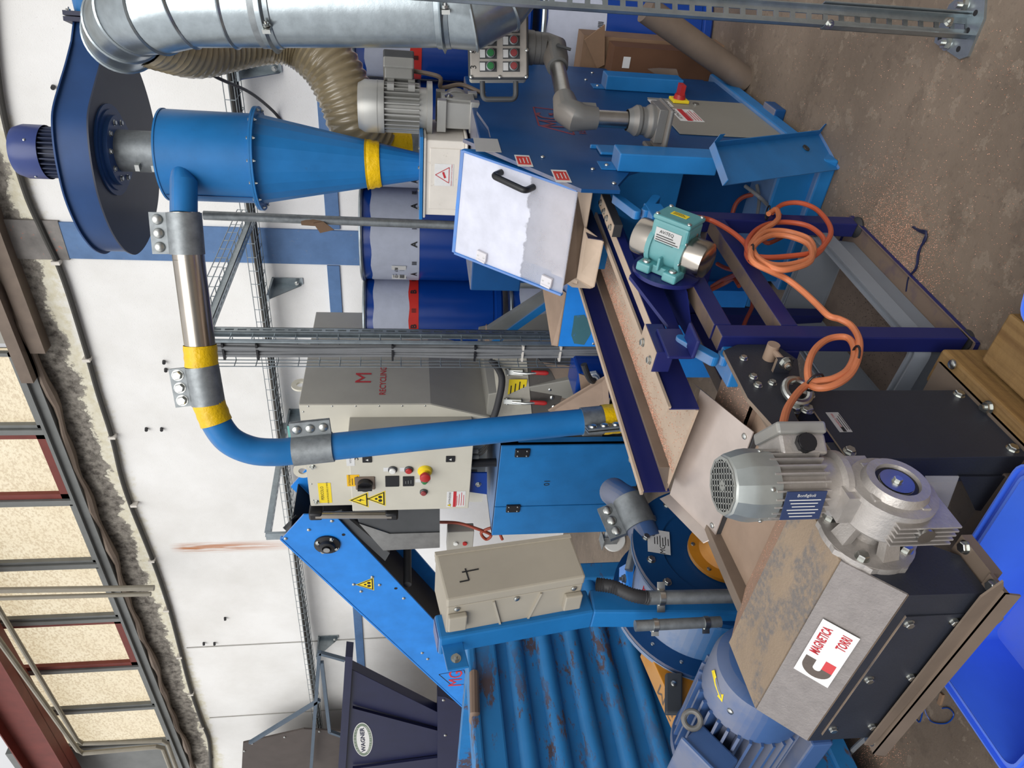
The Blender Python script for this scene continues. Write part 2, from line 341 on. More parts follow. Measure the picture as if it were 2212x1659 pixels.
# rust and paint patch at the head of the column
o = MB(); o.box((-2.47, 4.582, 3.78), (-2.19, 4.7, 4.12)); tag(o.build('trim_4', mat('rusted_column_head', srgb(120, 116, 112), .7, var=.3, vs=7, scr=.9, scol=srgb(200, 92, 50)), smooth=0), 'flaking rusty head of the steel column', 'column head', kind='structure')
for i, (x0) in enumerate((-7.05, -8.5)): tag(MB().box((x0, 4.592, 0), (x0+.012, 4.62, 3.85)).build('trim_%d' % (5+i), mat('wall_joint', srgb(168, 166, 160), .8), smooth=0), 'thin vertical joint in the plaster wall', 'wall joint', kind='structure')
# glazing: rippled wired glass, the daylight outside shines through
g, n, l, b = nodes_mat('rippled_glass'); tc = n.new('ShaderNodeTexCoord'); oc = tc.outputs['Object']
r1 = nnoise(n, l, nd(n, l, 'ShaderNodeMapping', {'Vector': oc, 'Scale': (1, 1, 1.5)}).outputs[0], 34, 3, .6); r0 = nnoise(n, l, oc, .7, 3)
cl = nmix(n, l, nmap(n, l, r0, .3, .7), srgb(222, 204, 166), srgb(248, 238, 212)); cl = nmix(n, l, nmath(n, l, 'MULTIPLY', nmap(n, l, r1, .46, .6), .75), cl, srgb(196, 176, 142))
b.inputs['Base Color'].default_value = (.2, .18, .15, 1); l.new(cl, b.inputs['Emission Color']); b.inputs['Emission Strength'].default_value = .9; b.inputs['Roughness'].default_value = .25
l.new(nd(n, l, 'ShaderNodeBump', {'Strength': .6, 'Distance': .02, 'Height': r1}).outputs[0], b.inputs['Normal'])
xs = [-3.2, -3.97, -4.76, -5.6, -6.44, -7.3, -8.12, -8.95]
for i in range(7):
    a, c_ = xs[i], xs[i+1]; f = MB(); rd = i in (1, 4)
    fr = M_['maroon'] if rd else M_['frame']; t = .055 if rd else .03
    top = 6.1
    f.box((c_-.025, 4.55, 4.33), (c_+.025, 4.66, top)).box((c_, 4.56, 4.30), (a, 4.66, 4.33+.02)).box((c_, 4.56, top-.05), (a, 4.66, top))
    w_ = f.build('window_%d' % (i+1), M_['frame'], loc=((a+c_)/2, 4.6, 4.3), smooth=0); tag(w_, kind='structure')
    f = MB(); f.box((c_+.03, 4.57, 4.35), (c_+.03+t, 4.65, top-.05)).box((a-.03-t, 4.57, 4.35), (a-.03, 4.65, top-.05)).box((c_+.03, 4.57, 4.35), (a-.03, 4.65, 4.35+t*1.5)); f.build('sash', fr, w_, smooth=0)
    MB().box((c_+.02, 4.61, 4.35), (a-.02, 4.625, top-.05)).build('pane', g, w_, smooth=0)
tag(MB().box((-9.6, 4.5, 4.22), (-2.9, 4.66, 4.3)).box((-9.6, 4.47, 4.285), (-2.9, 4.56, 4.31)).build('trim_7', M_['frame'], smooth=0), 'grey steel sill rail below the glazing', 'sill', kind='structure')
r_ = MB(); pts = []
for i in range(60):
    x = -2.2-i*.125; pts.append((x, 4.54+.01*math.sin(i*1.7), 4.2+.008*math.sin(i*.9)+.012*math.sin(i*.43)))
r_.tube(pts, [.03+.01*math.sin(i*1.3) for i in range(60)], 8); tag(r_.build('trim_8', M_['tan']), 'crumpled sealing strip under the window sill', 'seal', kind='structure')
tag(MB().box((-3.18, 4.5, 4.1), (4, 4.6, 4.2)).box((-3.4, 4.44, 4.22), (4, 4.6, 4.3)).build('trim_9', M_['tan'], smooth=0), 'brown metal flashing at the wall top', 'flashing', kind='structure')
# red oxide roof girder crossing the top corner
def girder():
    a, d = onY(0, 1428, 4.25), onY(137, 1659, 4.25); dr = (d-a).normalized(); a = a-dr*1.5; d = d+dr*1.2; u = V((dr.z, 0, -dr.x)); u = u if u.z > 0 else -u; m = MB()
    m.slab([a, a+u*.012, d+u*.012, d], (0, .22, 0)); m.slab([a+V((0, .1, 0)), a+u*.42+V((0, .1, 0)), d+u*.42+V((0, .1, 0)), d+V((0, .1, 0))], (0, .012, 0)); m.slab([a+u*.4, a+u*.412, d+u*.412, d+u*.4], (0, .22, 0))
    return m
tag(girder().build('trim_10', M_['maroon'], smooth=0), 'red oxide roof girder sloping across the upper corner', 'girder', kind='structure')
# pale conduits in front of the glazing
def conduit(pts, r, name, lab):
    tag(MB().tube(pts, r, 10).build(name, mat('beige_conduit', srgb(140, 134, 120), .5)), lab, 'pipe', 'pale conduits under the roof')
Z4 = lambda x, y: onY(x, y, 4.2)
conduit([Z4(-60, 1276), Z4(333, 1270)], .026, 'conduit', 'straight pale conduit hanging over the glass, nearer the column')
conduit([Z4(-60, 1294), Z4(326, 1283)], .02, 'conduit', 'straight pale conduit hanging over the glass, nearer the girder')
conduit([Z4(-40, 1330), Z4(168, 1620), Z4(180, 1627), Z4(338, 1613), Z4(352, 1616), Z4(372, 1670)], .026, 'conduit', 'bent pale conduit along the roof girder, lower one')
conduit([Z4(-30, 1270), Z4(166, 1598), Z4(180, 1606), Z4(350, 1600), Z4(362, 1606), Z4(385, 1670)], .022, 'conduit', 'bent pale conduit along the roof girder, upper one')
# long cable clipped along the plaster edge
wp = [(-30, -120), (0, 205), (50, 400), (92, 500), (124, 568), (150, 640), (188, 765), (212, 850), (242, 945), (262, 1030), (282, 1090), (306, 1150), (330, 1210), (348, 1260), (370, 1330), (392, 1415), (412, 1490), (436, 1560), (452, 1605), (456, 1690)]
ct = thing('power_cable', 'long black cable clipped in waves along the top of the white wall', 'cable', onY(290, 1093, 4.57))
MB().tube(catmull([onY(x, y, 4.575) for x, y in wp], 5), .019, 8).build('sheath', M_['cabled'], ct)
for x, y in ((122, 566), (188, 776), (243, 943), (290, 1090), (328, 1210), (360, 1317), (388, 1418), (413, 1498), (436, 1570)):
    p = onY(x, y, 4.57); MB().box(p-V((.012, .024, .026)), p+V((.012, .03, .026))).build('clip', M_['white'], ct, smooth=0)
# anchor stubs left in the plaster
for x, y in ((316, 925), (349, 925), (440, 1388), (463, 1388), (486, 1334), (115, 187), (354, 780), (358, 797)):
    p = onY(x, y, 4.6); tag(MB().cyl(p+V((0, .0, 0)), p+V((0, -.03, -.008)), .012, n=10).build('anchor_stub', M_['rubber']), 'small dark steel anchor stub sticking out of the white wall', 'anchor', 'anchor stubs in the back wall')
# ---------- galvanised mesh trays
def mesh_tray(m, p, q, side, upv, wd, ht, step, wr=.0028):
    p, q, side, upv = V(p), V(q), V(side).normalized(), V(upv).normalized(); n_ = max(2, int((q-p).length/step))
    for a, h in ((0, ht), (0, ht/2), (0, 0), (wd/3, 0), (2*wd/3, 0), (wd, 0), (wd, ht/2), (wd, ht)):
        o = side*a+upv*h; m.tube([p+o, q+o], wr, 5)
    for i in range(n_+1):
        c = p.lerp(q, i/n_); m.tube([c+upv*ht, c, c+side*wd, c+side*wd+upv*ht], wr, 5)
def strut(m, p, q, a, b_, wd, ht, t=.003, slot=.05, lip=0):     # perforated channel: web along a, flanges along b_
    p, q, a, b_ = V(p), V(q), V(a).normalized(), V(b_).normalized(); L_ = (q-p).length; d = (q-p)/L_; n_ = int(L_/slot)
    for s in (-1, 1): m.obox(p+d*L_/2+a*s*(wd/2-t/2)+b_*ht/2, d*L_/2, a*t/2, b_*ht/2)
    e = (wd*.36)
    for s in (-1, 1): m.obox(p+d*L_/2+a*s*(wd/2-e/2)+b_*t/2, d*L_/2, a*e/2, b_*t/2)
    for i in range(n_+1): m.obox(p+d*min(L_, i*slot)+b_*t/2, d*slot*.15, a*(wd/2-e), b_*t/2)
    if lip:
        for s in (-1, 1): m.obox(p+d*L_/2+a*s*(wd/2-lip/2)+b_*(ht-t/2), d*L_/2, a*lip/2, b_*t/2)
tr = thing('wall_cable_tray', 'long galvanised wire mesh cable tray running along the white back wall', 'cable tray', (-3, 4.45, 2.5))
m = MB(); mesh_tray(m, (1, 4.36, 2.5), (-10.5, 4.36, 2.58), (0, 1, 0), (0, 0, 1), .2, .06, .1); m.build('wire_mesh', M_['galv'], tr)
m = MB()
for k in range(5): m.tube(catmull([(1-.96*i, 4.42+k*.028+.012*math.sin(i*2.1+k), 2.525+.0067*i+.006*math.sin(i+k*2)) for i in range(13)], 3), .012, 6)
m.build('cable_bundle', M_['cabled'], tr)
for x, y in ((578, 620), (636, 905), (690, 1395), (530, 150)):
    p = onY(x-20, y, 4.5); p.z = 2.49; m = MB(); m.box((p.x-.025, 4.35, p.z-.012), (p.x+.025, 4.6, p.z+.002)); m.slab([(p.x-.025, 4.37, p.z), (p.x-.025, 4.595, p.z), (p.x-.025, 4.595, p.z-.2), (p.x-.025, 4.57, p.z-.2)], (.004, 0, 0)); m.box((p.x-.025, 4.59, p.z-.21), (p.x+.025, 4.598, p.z)); b_ = m.build('bracket', M_['galv'], tr, smooth=0)
    if y == 905:
        m = MB(); m.box((p.x-.07, 4.34, p.z-.09), (p.x+.06, 4.346, p.z-.02)); m.build('tag_plate', M_['ltblue'], tr)
    bolt(tr, (p.x, 4.56, p.z-.17), YN, .012)
# arm out from the wall and vertical tray dropping behind the feeder
ct = thing('dropper_cable_tray', 'galvanised mesh tray with grey cables dropping from the wall tray in front of the hood', 'cable tray', (-2.05, 3.0, .5))
m = MB(); strut(m, (-2.0, 4.34, 2.49), (-2.0, 3.0, 2.49), (1, 0, 0), (0, 0, 1), .05, .03, slot=.06); m.build('cross_arm', M_['galv'], ct, smooth=0)
m = MB(); mesh_tray(m, (-1.95, 4.32, 2.53), (-1.95, 3.05, 2.53), (-1, 0, 0), (0, 0, 1), .12, .06, .1); m.build('arm_mesh', M_['galv'], ct)
A0, A1 = onY(455, 732, 3.02), onY(1300, 733, 3.02); A1.x = A0.x = -2.01
m = MB(); strut(m, (-2.01, 3.06, 2.5), (-2.01, 3.06, .35), (0, 1, 0), (-1, 0, 0), .045, .03, slot=.06); m.build('post', M_['galv'], ct, smooth=0)
m = MB(); mesh_tray(m, (-2.02, 3.04, 2.5), (-2.02, 3.04, .35), (-1, 0, 0), (0, -1, 0), .16, .055, .1); m.build('wire_mesh', M_['galv'], ct)
m = MB()
for k in range(7):
    x = -2.075-.013*(k % 5)-.006*(k//5); m.tube(catmull([(x+.06*(2.52 > z > 2.44)*0+.004*math.sin(z*6+k), 3.02-.012*(k//4)-.006*(k % 2), z) for z in (2.6, 2.35, 2.0, 1.6, 1.2, .9, .6, .36)], 4), .0085, 8)
m.build('grey_cables', M_['cable'], ct)
for z in (2.44, 2.28, 1.62, 1.2, .95, .75): MB().box((-2.15, 2.995, z-.005), (-2.055, 3.034, z+.005)).build('cable_tie', M_['black'] if z > 1 else M_['white'], ct, smooth=0)
m = MB(); m.tube([(-2.045, 3.01, 2.5), (-2.045, 3.01, .4)], .011, 10); m.build('conduit_pipe', M_['galv'], ct)
# second bracket arm on the wall near the conveyor head
m = MB(); p = onY(585, 1155, 3.4); q = onY(622, 900, 4.3); m2 = thing('support_bracket', 'perforated galvanised bracket reaching from wall tray to conveyor head', 'bracket', p)
strut(m, p, (p.x+.05, 4.5, p.z+.02), (1, 0, 0), (0, 0, 1), .045, .04, slot=.06); m.build('perforated_arm', M_['galv'], m2, smooth=0)
m = MB(); m.box(p+V((-.03, -.02, -.2)), p+V((.03, 0, .03))); m.build('end_plate', M_['galv'], m2, smooth=0)
# ================= blue separator machine on the right (side wall X = -0.855 faces the gangway)
FX = -.81
fx = lambda x, y, c=FX: onX(x, y, c)
sm = thing('separator_machine', 'large blue separator cabinet with grey door under the cyclone', 'machine', (-1.1, 2.9, 0))
# side wall plate: outline read on the plane of the wall
m = MB()
side = [fx(1000, 300), fx(1256, 408), fx(1340, 411), fx(1335, 400), fx(1360, 372), (FX, 2.4, .55), (FX, 2.4, .1), (FX, 3.42, .1), fx(1315, 155), fx(1160, 150), fx(1050, 190), fx(1030, 240), fx(1055, 275), fx(1060, 297)]
side = [V(p) for p in side]
m.slab(side, (-.012, 0, 0)); m.build('side_wall', M_['blue_shaded'], sm, smooth=0)
m = MB(); m.box((-1.45, 2.58, .12), (FX-.013, 3.6, 1.12)); m.box((-1.42, 2.46, 1.1), (FX-.013, 3.3, 1.3)); m.build('body', M_['blue_shaded'], sm, smooth=0, bevel=.006)
# folded apron under the chute (the vertical blue sheet facing the feeder)
m = MB(); pts = [fx(1360, 372), fx(1530, 372), fx(1535, 388), fx(1516, 460)]
m.slab([(FX+.012, 2.4, .92), (FX+.012, 2.4, .56), (-1.28, 2.4, .56), (-1.28, 2.4, .92)], (0, .01, 0)); m.build('apron', M_['blue'], sm, smooth=0, bevel=.004)
# two box channels bolted upright on the wall
for c0, c1 in (((1327, 312), (1532, 318)), ((1303, 152), (1470, 167))):
    t, u = fx(*c0, FX+.06), fx(*c1, FX+.06); m = MB(); y = t.y
    m.box((FX+.001, y, u.z), (FX+.062, y-.012 if c0[1] > 200 else y+.0, t.z)); 
    w = .085
    m = MB(); m.box((FX+.001, y-w, u.z), (FX+.06, y+w*.05, t.z)); m.build('box_channel', M_['blue'], sm, smooth=0, bevel=.004)
    m = MB(); m.box((FX+.001, y-w*.85, t.z), (FX+.004, y-w*.05, t.z+.05)); k = m.build('tab', M_['blue'], sm, smooth=0); bolt(sm, (FX+.004, y-w*.45, t.z+.025), XP, .007, ROUND)
# folded corner post and lower plinth with feet
m = MB(); m.box((FX+.001, 2.33, .2), (FX+.012, 2.41, .9)); m.build('corner_post', M_['blue'], sm, smooth=0, bevel=.006)
m = MB(); m.box((-1.5, 2.5, .03), (FX+.02, 3.5, .1)); m.build('plinth', M_['blue'], sm, smooth=0, bevel=.01)
for y in (2.85, 3.4): m = MB(); m.box((-1.0, y, 0), (FX+.045, y+.12, .05)); m.build('foot', M_['blue_shaded'], sm, smooth=0, bevel=.006)
# grey door with isolator and stickers
dp = [fx(1398, 211, FX+.004), fx(1588, 219, FX+.004), fx(1700, 297, FX+.004), fx(1470, 297, FX+.004), fx(1466, 320, FX+.004), fx(1452, 302, FX+.004), fx(1440, 258, FX+.004)]
z0, z1 = dp[0].z, .13; m = MB(); m.box((FX+.001, 2.6, .1), (FX+.006, dp[0].y, z0)); dr = m.build('door', M_['door'], sm, smooth=0, bevel=.002)
E_ = FX+.0068
iso = fx(1466, 219, E_); m = MB(); m.box(iso+V((0, -.035, -.035)), iso+V((.012, .035, .035))); q = m.build('isolator_plate', M_['yl'], sm, smooth=0, bevel=.003)
m = MB(); m.cyl(iso+V((.012, 0, 0)), iso+V((.03, 0, 0)), .026, .022); m.obox(iso+V((.05, 0, 0)), (.02, 0, 0), (0, .024, 0), (0, 0, .01)); m.build('isolator_knob', M_['redb'], q)
p = fx(1503, 225, E_); m = MB(); m.cyl(p, p+V((.004, 0, 0)), .013); m.build('lock', M_['zinc'], sm)
def sticker(parent, p, r, u, w_, h, mt, name='label', t=.0008):
    r, u = V(r).normalized(), V(u).normalized(); nn = r.cross(u); p = V(p); return MB().obox(p+nn*t/2, r*w_/2, u*h/2, nn*t/2).build(name, mt, parent, smooth=0)
def tri(parent, p, r, u, s, name='warning_sign', sym=1):     # black-rimmed yellow triangle
    r, u = V(r).normalized(), V(u).normalized(); nn = r.cross(u); p = V(p)
    def T(k, off, mt, nm, par): return MB().slab([p+u*s*.62*k+nn*off, p+(-r*.56-u*.36)*s*k+nn*off, p+(r*.56-u*.36)*s*k+nn*off], nn*.0006).build(nm, mt, par, smooth=0)
    a = T(1, 0, M_['yl'], name, parent); T(.88, .0006, M_['ink'], 'rim', a); T(.7, .0012, M_['yl'], 'field', a)
    m = MB()
    if sym == 1:
        m.slab([p+r*x*s+u*y*s+nn*.0018 for x, y in ((.05, .3), (-.1, .0), (0, .02), (-.04, -.2), (.1, .06), (.0, .06))], nn*.0005)
    else:
        for x, y, rr in ((-.13, -.1, .1), (.13, -.1, .1), (0, .1, .07)): m.cyl(p+r*x*s+u*y*s+nn*.0018, p+r*x*s+u*y*s+nn*.0023, rr*s, n=14)
    m.build('symbol', M_['ink'], a, smooth=0); return a
def lines(parent, p, r, u, w_, h, k, mt, name='print'):
    r, u = V(r).normalized(), V(u).normalized(); nn = r.cross(u); m = MB()
    for i in range(k):
        c = V(p)+u*h*((k-1)/2-i)/max(1, k-1)+nn*.0012; ww = w_*(.75+.25*((i*37) % 5)/4); m.obox(c+r*(ww-w_)/2, r*ww/2, u*h/k*.18, nn*.0002)
    return m.build(name, mt, parent, smooth=0)
# facing the gangway: right of the reader is +Y, up is +Z
R1, U1 = YP, ZP
p = fx(1413, 221, E_); s_ = sticker(sm, p, R1, U1, .07, .04, M_['label']); lines(s_, p, R1, U1, .05, .022, 3, M_['ink'])
tri(sm, fx(1428, 226, E_), R1, U1, .055)
p = fx(1442, 224, E_); s_ = sticker(sm, p, R1, U1, .08, .03, M_['label']); text('230 400', p, R1, U1, .022, M_['ink'], s_, ext=.0012)
p = fx(1483, 249, E_); s_ = sticker(sm, p, R1, U1, .16, .1, M_['label']); k = sticker(s_, p+V((.001, 0, .008)), R1, U1, .15, .022, M_['redp'], 'band'); text('ATTENZIONE', p+V((.001, .01, .036)), R1, U1, .02, M_['ink'], s_); lines(s_, p-V((0, 0, .025)), R1, U1, .13, .035, 4, M_['redp'])
# MG outline logo
lc = [fx(1150, 231, E_-.005), fx(1163, 272, E_-.005), fx(1241, 294, E_-.005), fx(1237, 246, E_-.005)]
lg = MB(); c0 = (lc[0]+lc[1]+lc[2]+lc[3])/4
P4 = [fx(1152, 232), fx(1164, 271), fx(1240, 291), fx(1222, 240)]
for a, d in ((0, 1), (1, 2), (2, 3), (3, 0)): lg.bar(P4[a]+V((.001, 0, 0)), P4[d]+V((.001, 0, 0)), .006, .0016, up=(1, 0, 0))
lgo = lg.build('logo', M_['red_shaded'], sm, smooth=0)
text('MG', fx(1195, 260)+V((.001, 0, 0)), R1, U1, .15, M_['red_shaded'], lgo, squash=.8); text('RECYCLING', fx(1249, 270)+V((.001, 0, 0)), R1, U1, .04, M_['red_shaded'], lgo)
p = fx(1052, 314); s_ = sticker(sm, p+V((.001, 0, 0)), R1, U1, .13, .085, M_['tplate'], 'type_plate'); text('MG', p+V((.001, -.045, -.005)), R1, U1, .026, M_['ink'], s_); text('CE', p+V((.001, .045, .02)), R1, U1, .03, M_['ink'], s_); lines(s_, p+V((0, .02, -.015)), R1, U1, .07, .04, 5, M_['ink'])
for (x, y) in ((1131, 348), (1212, 381)):
    p = fx(x, y)+V((.001, 0, 0)); s_ = sticker(sm, p, R1, U1, .1, .05, M_['label']); sticker(s_, p+V((.001, 0, 0)), R1, U1, .07, .042, M_['red'], 'red_field'); lines(s_, p+V((.001, 0, 0)), R1, U1, .05, .024, 3, M_['inkw'])
for x, y in ((1326, 397), (1280, 366), (1172, 340), (1279, 158), (1265, 173)): bolt(sm, fx(x, y)+V((.001, 0, 0)), XP, .007, ROUND)
# low blue box with cables in front of the machine foot
m = MB(); m.box((-1.32, 2.4, 0), (-.84, 2.6, .2)); m.build('base_box', M_['blue'], sm, smooth=0, bevel=.012)
m = MB(); m.box((-1.34, 2.37, 0), (-.80, 2.6, .06)); m.build('base_frame', M_['blue'], sm, smooth=0, bevel=.008)
# ---------- chute with clear lid
ch = thing('discharge_chute', 'sloping discharge chute with scratched clear lid and black handle', 'chute', (-1.06, 2.2, .9))
TR, TL, BR, BL = V((-.86, 2.46, 1.347)), V((-1.25, 2.46, 1.355)), V((-.86, 2.146, 1.003)), V((-1.25, 2.146, 1.003))
TR = onP(1005, 325, TR, (0, -.74, .67)); TL = onP(985, 545, TR, (0, -.74, .67)); BR = onP(1250, 410, TR, (0, -.74, .67)); BL = onP(1215, 635, TR, (0, -.74, .67))
nl = (TL-TR).cross(BR-TR).normalized(); nl = nl if nl.y < 0 else -nl
acr = mat('scratched_acrylic', srgb(214, 216, 228), .22, var=.08, vs=14, bump=.05, bs=18, spec=.6, alpha=.52)
_n, _l = acr.node_tree.nodes, acr.node_tree.links; _b = _n['Principled BSDF']; _t = _n.new('ShaderNodeTexCoord'); _s = _n.new('ShaderNodeSeparateXYZ'); _l.new(_t.outputs['Object'], _s.inputs[0])
_f = nmap(_n, _l, nmath(_n, _l, 'ADD', _s.outputs['Z'], nmath(_n, _l, 'MULTIPLY', nnoise(_n, _l, _t.outputs['Object'], 14, 5), .05)), .262, .268)   # upper part still carries its pale protective film
_l.new(nd(_n, _l, 'ShaderNodeMapRange', {0: _f, 1: 0, 2: 1, 3: .34, 4: .8}).outputs[0], _b.inputs['Alpha']); _b.inputs['Roughness'].default_value = .16
m = MB(); m.slab([TR, TL, BL, BR], nl*.006); m.build('clear_lid', acr, ch, smooth=0)
m = MB()
for a, d in ((TR, BR), (TL, BL)): MB().slab([a+nl*.002, d+nl*.002, d+V((0, .02, -.0)), V((d.x, d.y+.3, d.z+.04)), V((a.x, a.y+.02, a.z))], (-.006 if a is TR else .006, 0, 0)).build('side_cheek', M_['blue'], ch, smooth=0)
m = MB(); m.slab([TR-nl*.012, TR+nl*.008, TL+nl*.008, TL-nl*.012], (TR-BR).normalized()*.014)
for a, d in ((TR, BR), (TL, BL)): m.bar(a+nl*.004, d+nl*.004, .008, .016, up=nl)
m.build('edge_strip', M_['bright'], ch, smooth=0)
# back plate seen through the lid
m = MB(); m.slab([TR-nl*.12, TL-nl*.12, BL-nl*.1, BR-nl*.1], -nl*.004); m.build('back_plate', M_['trough'], ch, smooth=0)
# lower mouth: sloping tan floor plate below the lid
lp0, lp1, sm0, sm1 = onZ(1302, 522, .89), onZ(1282, 620, .89), onZ(1262, 491, .945), onZ(1246, 600, .945)
MB().slab([sm0, sm1, lp1, lp0], (0, 0, -.004)).build('mouth_floor', M_['trough'], ch, smooth=0)
MB().slab([BR+V((-.01, .03, 0)), BL+V((.01, .03, 0)), sm1+V((0, .004, 0)), sm0+V((0, .004, 0))], (0, .004, 0)).build('mouth_back', M_['tan'], ch, smooth=0)
MB().slab([sm1, lp1, lp1+V((-.004, 0, .012)), onZ(1236, 619, .92), onZ(1220, 608, .95)], (-.003, 0, 0)).build('mouth_side', M_['trough'], ch, smooth=0)
MB().slab([onX(x, y, lp0.x+.004) for x, y in ((1246, 436), (1262, 411), (1276, 452), (1303, 520), (1270, 515), (1262, 492))], (.003, 0, 0)).build('mouth_cheek', M_['darknavy'], ch, smooth=0)
# handle
ha, hb = onP(1083, 372, TR+nl*.006, nl), onP(1152, 404, TR+nl*.006, nl)
m = MB(); m.tube([ha, ha+nl*.03]+bez(ha+nl*.03, ha+nl*.048, mid(ha, hb, .12)+nl*.048, 5)[1:]+bez(mid(ha, hb, .88)+nl*.048, hb+nl*.048, hb+nl*.03, 5)+[hb], .011, 12); m.build('handle', M_['black'], ch)
clr = mat('clear_hinge', srgb(225, 222, 225), .15, var=0, alpha=.75)
for x, y in ((1043, 552), (1183, 606)):
    p = onP(x, y, TR+nl*.006, nl); r = (TL-TR).normalized(); u = nl.cross(r); m = MB(); m.obox(p+nl*.006, r*.018, u*.022, nl*.006); m.cyl(p+r*.018-u*.02+nl*.01, p+r*.018+u*.02+nl*.01, .006, n=10); h_ = m.build('clear_hinge', clr, ch, bevel=.003)
    for k in (-1, 1): bolt(ch, p+u*.013*k+nl*.012, nl, .003, ROUND)
# ---------- rotary valve with geared motor
rv = thing('rotary_valve', 'off-white inlet box with flange and small geared motor below the blue cone', 'valve', (-1.1, 2.85, 1.3))
C0 = V((-1.09, 2.9, 0)); rt, fw = RT, V((FW.x, FW.y, 0)).normalized()
def at(x, y): return onP(x, y, C0, fw)
zt, zb = at(908, 385).z, at(1003, 385).z
m = MB(); cx = C0; hx = .155; hy = .13
for s in (1,): m.box((cx.x-hx-.015, cx.y-hy-.015, zt-.008), (cx.x+hx+.015, cx.y+hy+.015, zt+.006))
m.build('flange', M_['blue'], rv, smooth=0, bevel=.002)
m = MB(); m.box((cx.x-hx, cx.y-hy, zb+.012), (cx.x+hx, cx.y+hy, zt-.008)); m.box((cx.x-hx-.01, cx.y-hy-.01, zt-.02), (cx.x+hx+.01, cx.y+hy+.01, zt-.009)); m.box((cx.x-hx-.01, cx.y-hy-.01, zb), (cx.x+hx+.01, cx.y+hy+.01, zb+.012)); hs = m.build('housing', M_['white'], rv, smooth=0, bevel=.008)
m = MB(); m.box((cx.x-hx+.03, cx.y-hy-.004, zb+.03), (cx.x+hx-.03, cx.y-hy, zt-.035)); m.build('front_panel', M_['white'], rv, smooth=0, bevel=.002)
p = V((cx.x+.02, cx.y-hy-.0045, (zt+zb)/2)); m = MB()
s_ = sticker(rv, p, XP, ZP, .09, .075, M_['label']); q = MB()
for a, d in ((-.032, .0), (0, .032)): pass
T3 = [p+V((-.032, -.0015, -.02)), p+V((.032, -.0015, -.02)), p+V((0, -.0015, .034))]
for i in range(3): q.bar(T3[i], T3[(i+1) % 3], .0025, .0008, up=(0, 1, 0))
q.bar(p+V((-.012, -.0015, -.005)), p+V((.012, -.0015, .004)), .008, .0008, up=(0, 1, 0)); q.build('hazard_triangle', M_['redp'], s_, smooth=0); text('TENERE LONTANO LE MANI', p+V((0, -.001, -.031)), XP, ZP, .007, M_['redp'], s_)
for sx_ in (-1, 1):
    for k in (-.8, 0, .8): bolt(rv, (cx.x+sx_*hx*(1 if k else .3), cx.y-hy-.006+.0, zt+.006+0*k), ZP, .006) if k == 0 else bolt(rv, (cx.x+k*(hx+.0), cx.y-hy-.005*0-.006, zt+.006), ZP, .006)
# gear box: square finned casing, axis towards the valve
G = V((-.86, 3.02, 0)); gz = onD(983, 255, 2.95)
gc = onD(987, 240, 2.84); U_ = UP; ex, ey = XP, YP
gm = MB(); a_, b_, c_ = V((.06, 0, 0)), V((0, .082, 0)), V((0, 0, .082))
gm.obox(gc, a_*.82, b_*.82, c_*.82)
for sy in (-1, 1):
    for sz in (-1, 1): gm.obox(gc+b_*.78*sy+c_*.78*sz, a_, b_*.22, c_*.22)
for i in range(7): gm.obox(gc+b_*(i-3)*.17, a_*.95, b_*.035, c_*.8)
gm.lathe([(.03, -.12), (.062, -.105), (.062, -.06), (.05, -.06)], gc-YN*0+V((0, .0, 0)), (0, -1, 0), 24, capa=True)
gm.lathe([(.0, 0), (.022, 0), (.022, .06), (.045, .062), (.05, .075), (.0, .075)], gc+V((0, .075, 0)), YP, 24)
gm.build('gearbox', M_['castb'], rv, bevel=.002)
m = MB(); m.lathe([(.0, .012), (.008, .012), (.008, .006), (.016, .006), (.016, 0)], gc+V((.055, -.01, .035)), XP, 16); m.build('oil_plug', M_['steel'], rv)
for i in range(8): bolt(rv, gc+V((.05*math.cos(i*PI/4), .076, .05*math.sin(i*PI/4))), YP, .004)
# motor above, axis vertical
mz = gc+V((0, 0, .1)); MO = MB()
MO.lathe([(.0, 0), (.105, 0), (.105, .02), (.08, .022), (.08, .05)], mz, ZP, 28); MO.build('motor_flange', M_['castb'], rv)
MO = MB(); MO.lathe([(.075, .04), (.075, .19)], mz, ZP, 28)
for i in range(28):
    a = 2*PI*i/28; d = V((math.cos(a), math.sin(a), 0)); MO.obox(mz+d*.08+V((0, 0, .12)), d*.014, V((-d.y, d.x, 0))*.0026, V((0, 0, .07)))
MO.build('finned_body', M_['castb'], rv)
MO = MB(); MO.lathe([(.098, .185), (.098, .26), (.084, .285), (.0, .285)], mz, ZP, 32); MO.lathe([(.0995, .21), (.0995, .213)], mz, ZP, 32); MO.build('fan_cowl', M_['castb'], rv)
tb = onD(880, 185, 2.93); tb = mz+V((.08, .08, .13)); dv = V((.62, .78, 0)); dt = V((-.78, .62, 0))
m = MB(); m.obox(tb, dv*.025, dt*.05, V((0, 0, .055))); m.obox(tb+dv*.045, dv*.025, dt*.055, V((0, 0, .06))); m.build('terminal_box', M_['castb'], rv, smooth=0, bevel=.006)
m = MB(); m.obox(tb+dv*.085, dv*.018, dt*.055, V((0, 0, .06))); tl = m.build('terminal_lid', M_['button'], rv, smooth=0, bevel=.006)
sticker(tl, tb+dv*.1032, -V(dt), ZP, .03, .06, M_['yl'])
for sz in (-1, 1):
    for k in (-.3, .3): m = MB(); m.obox(mz+V((.088, k*.1, .12+.04*sz)), (.012, 0, 0), (0, .013, 0), (0, 0, .013)); m.build('foot_pad', M_['castb'], rv, smooth=0)
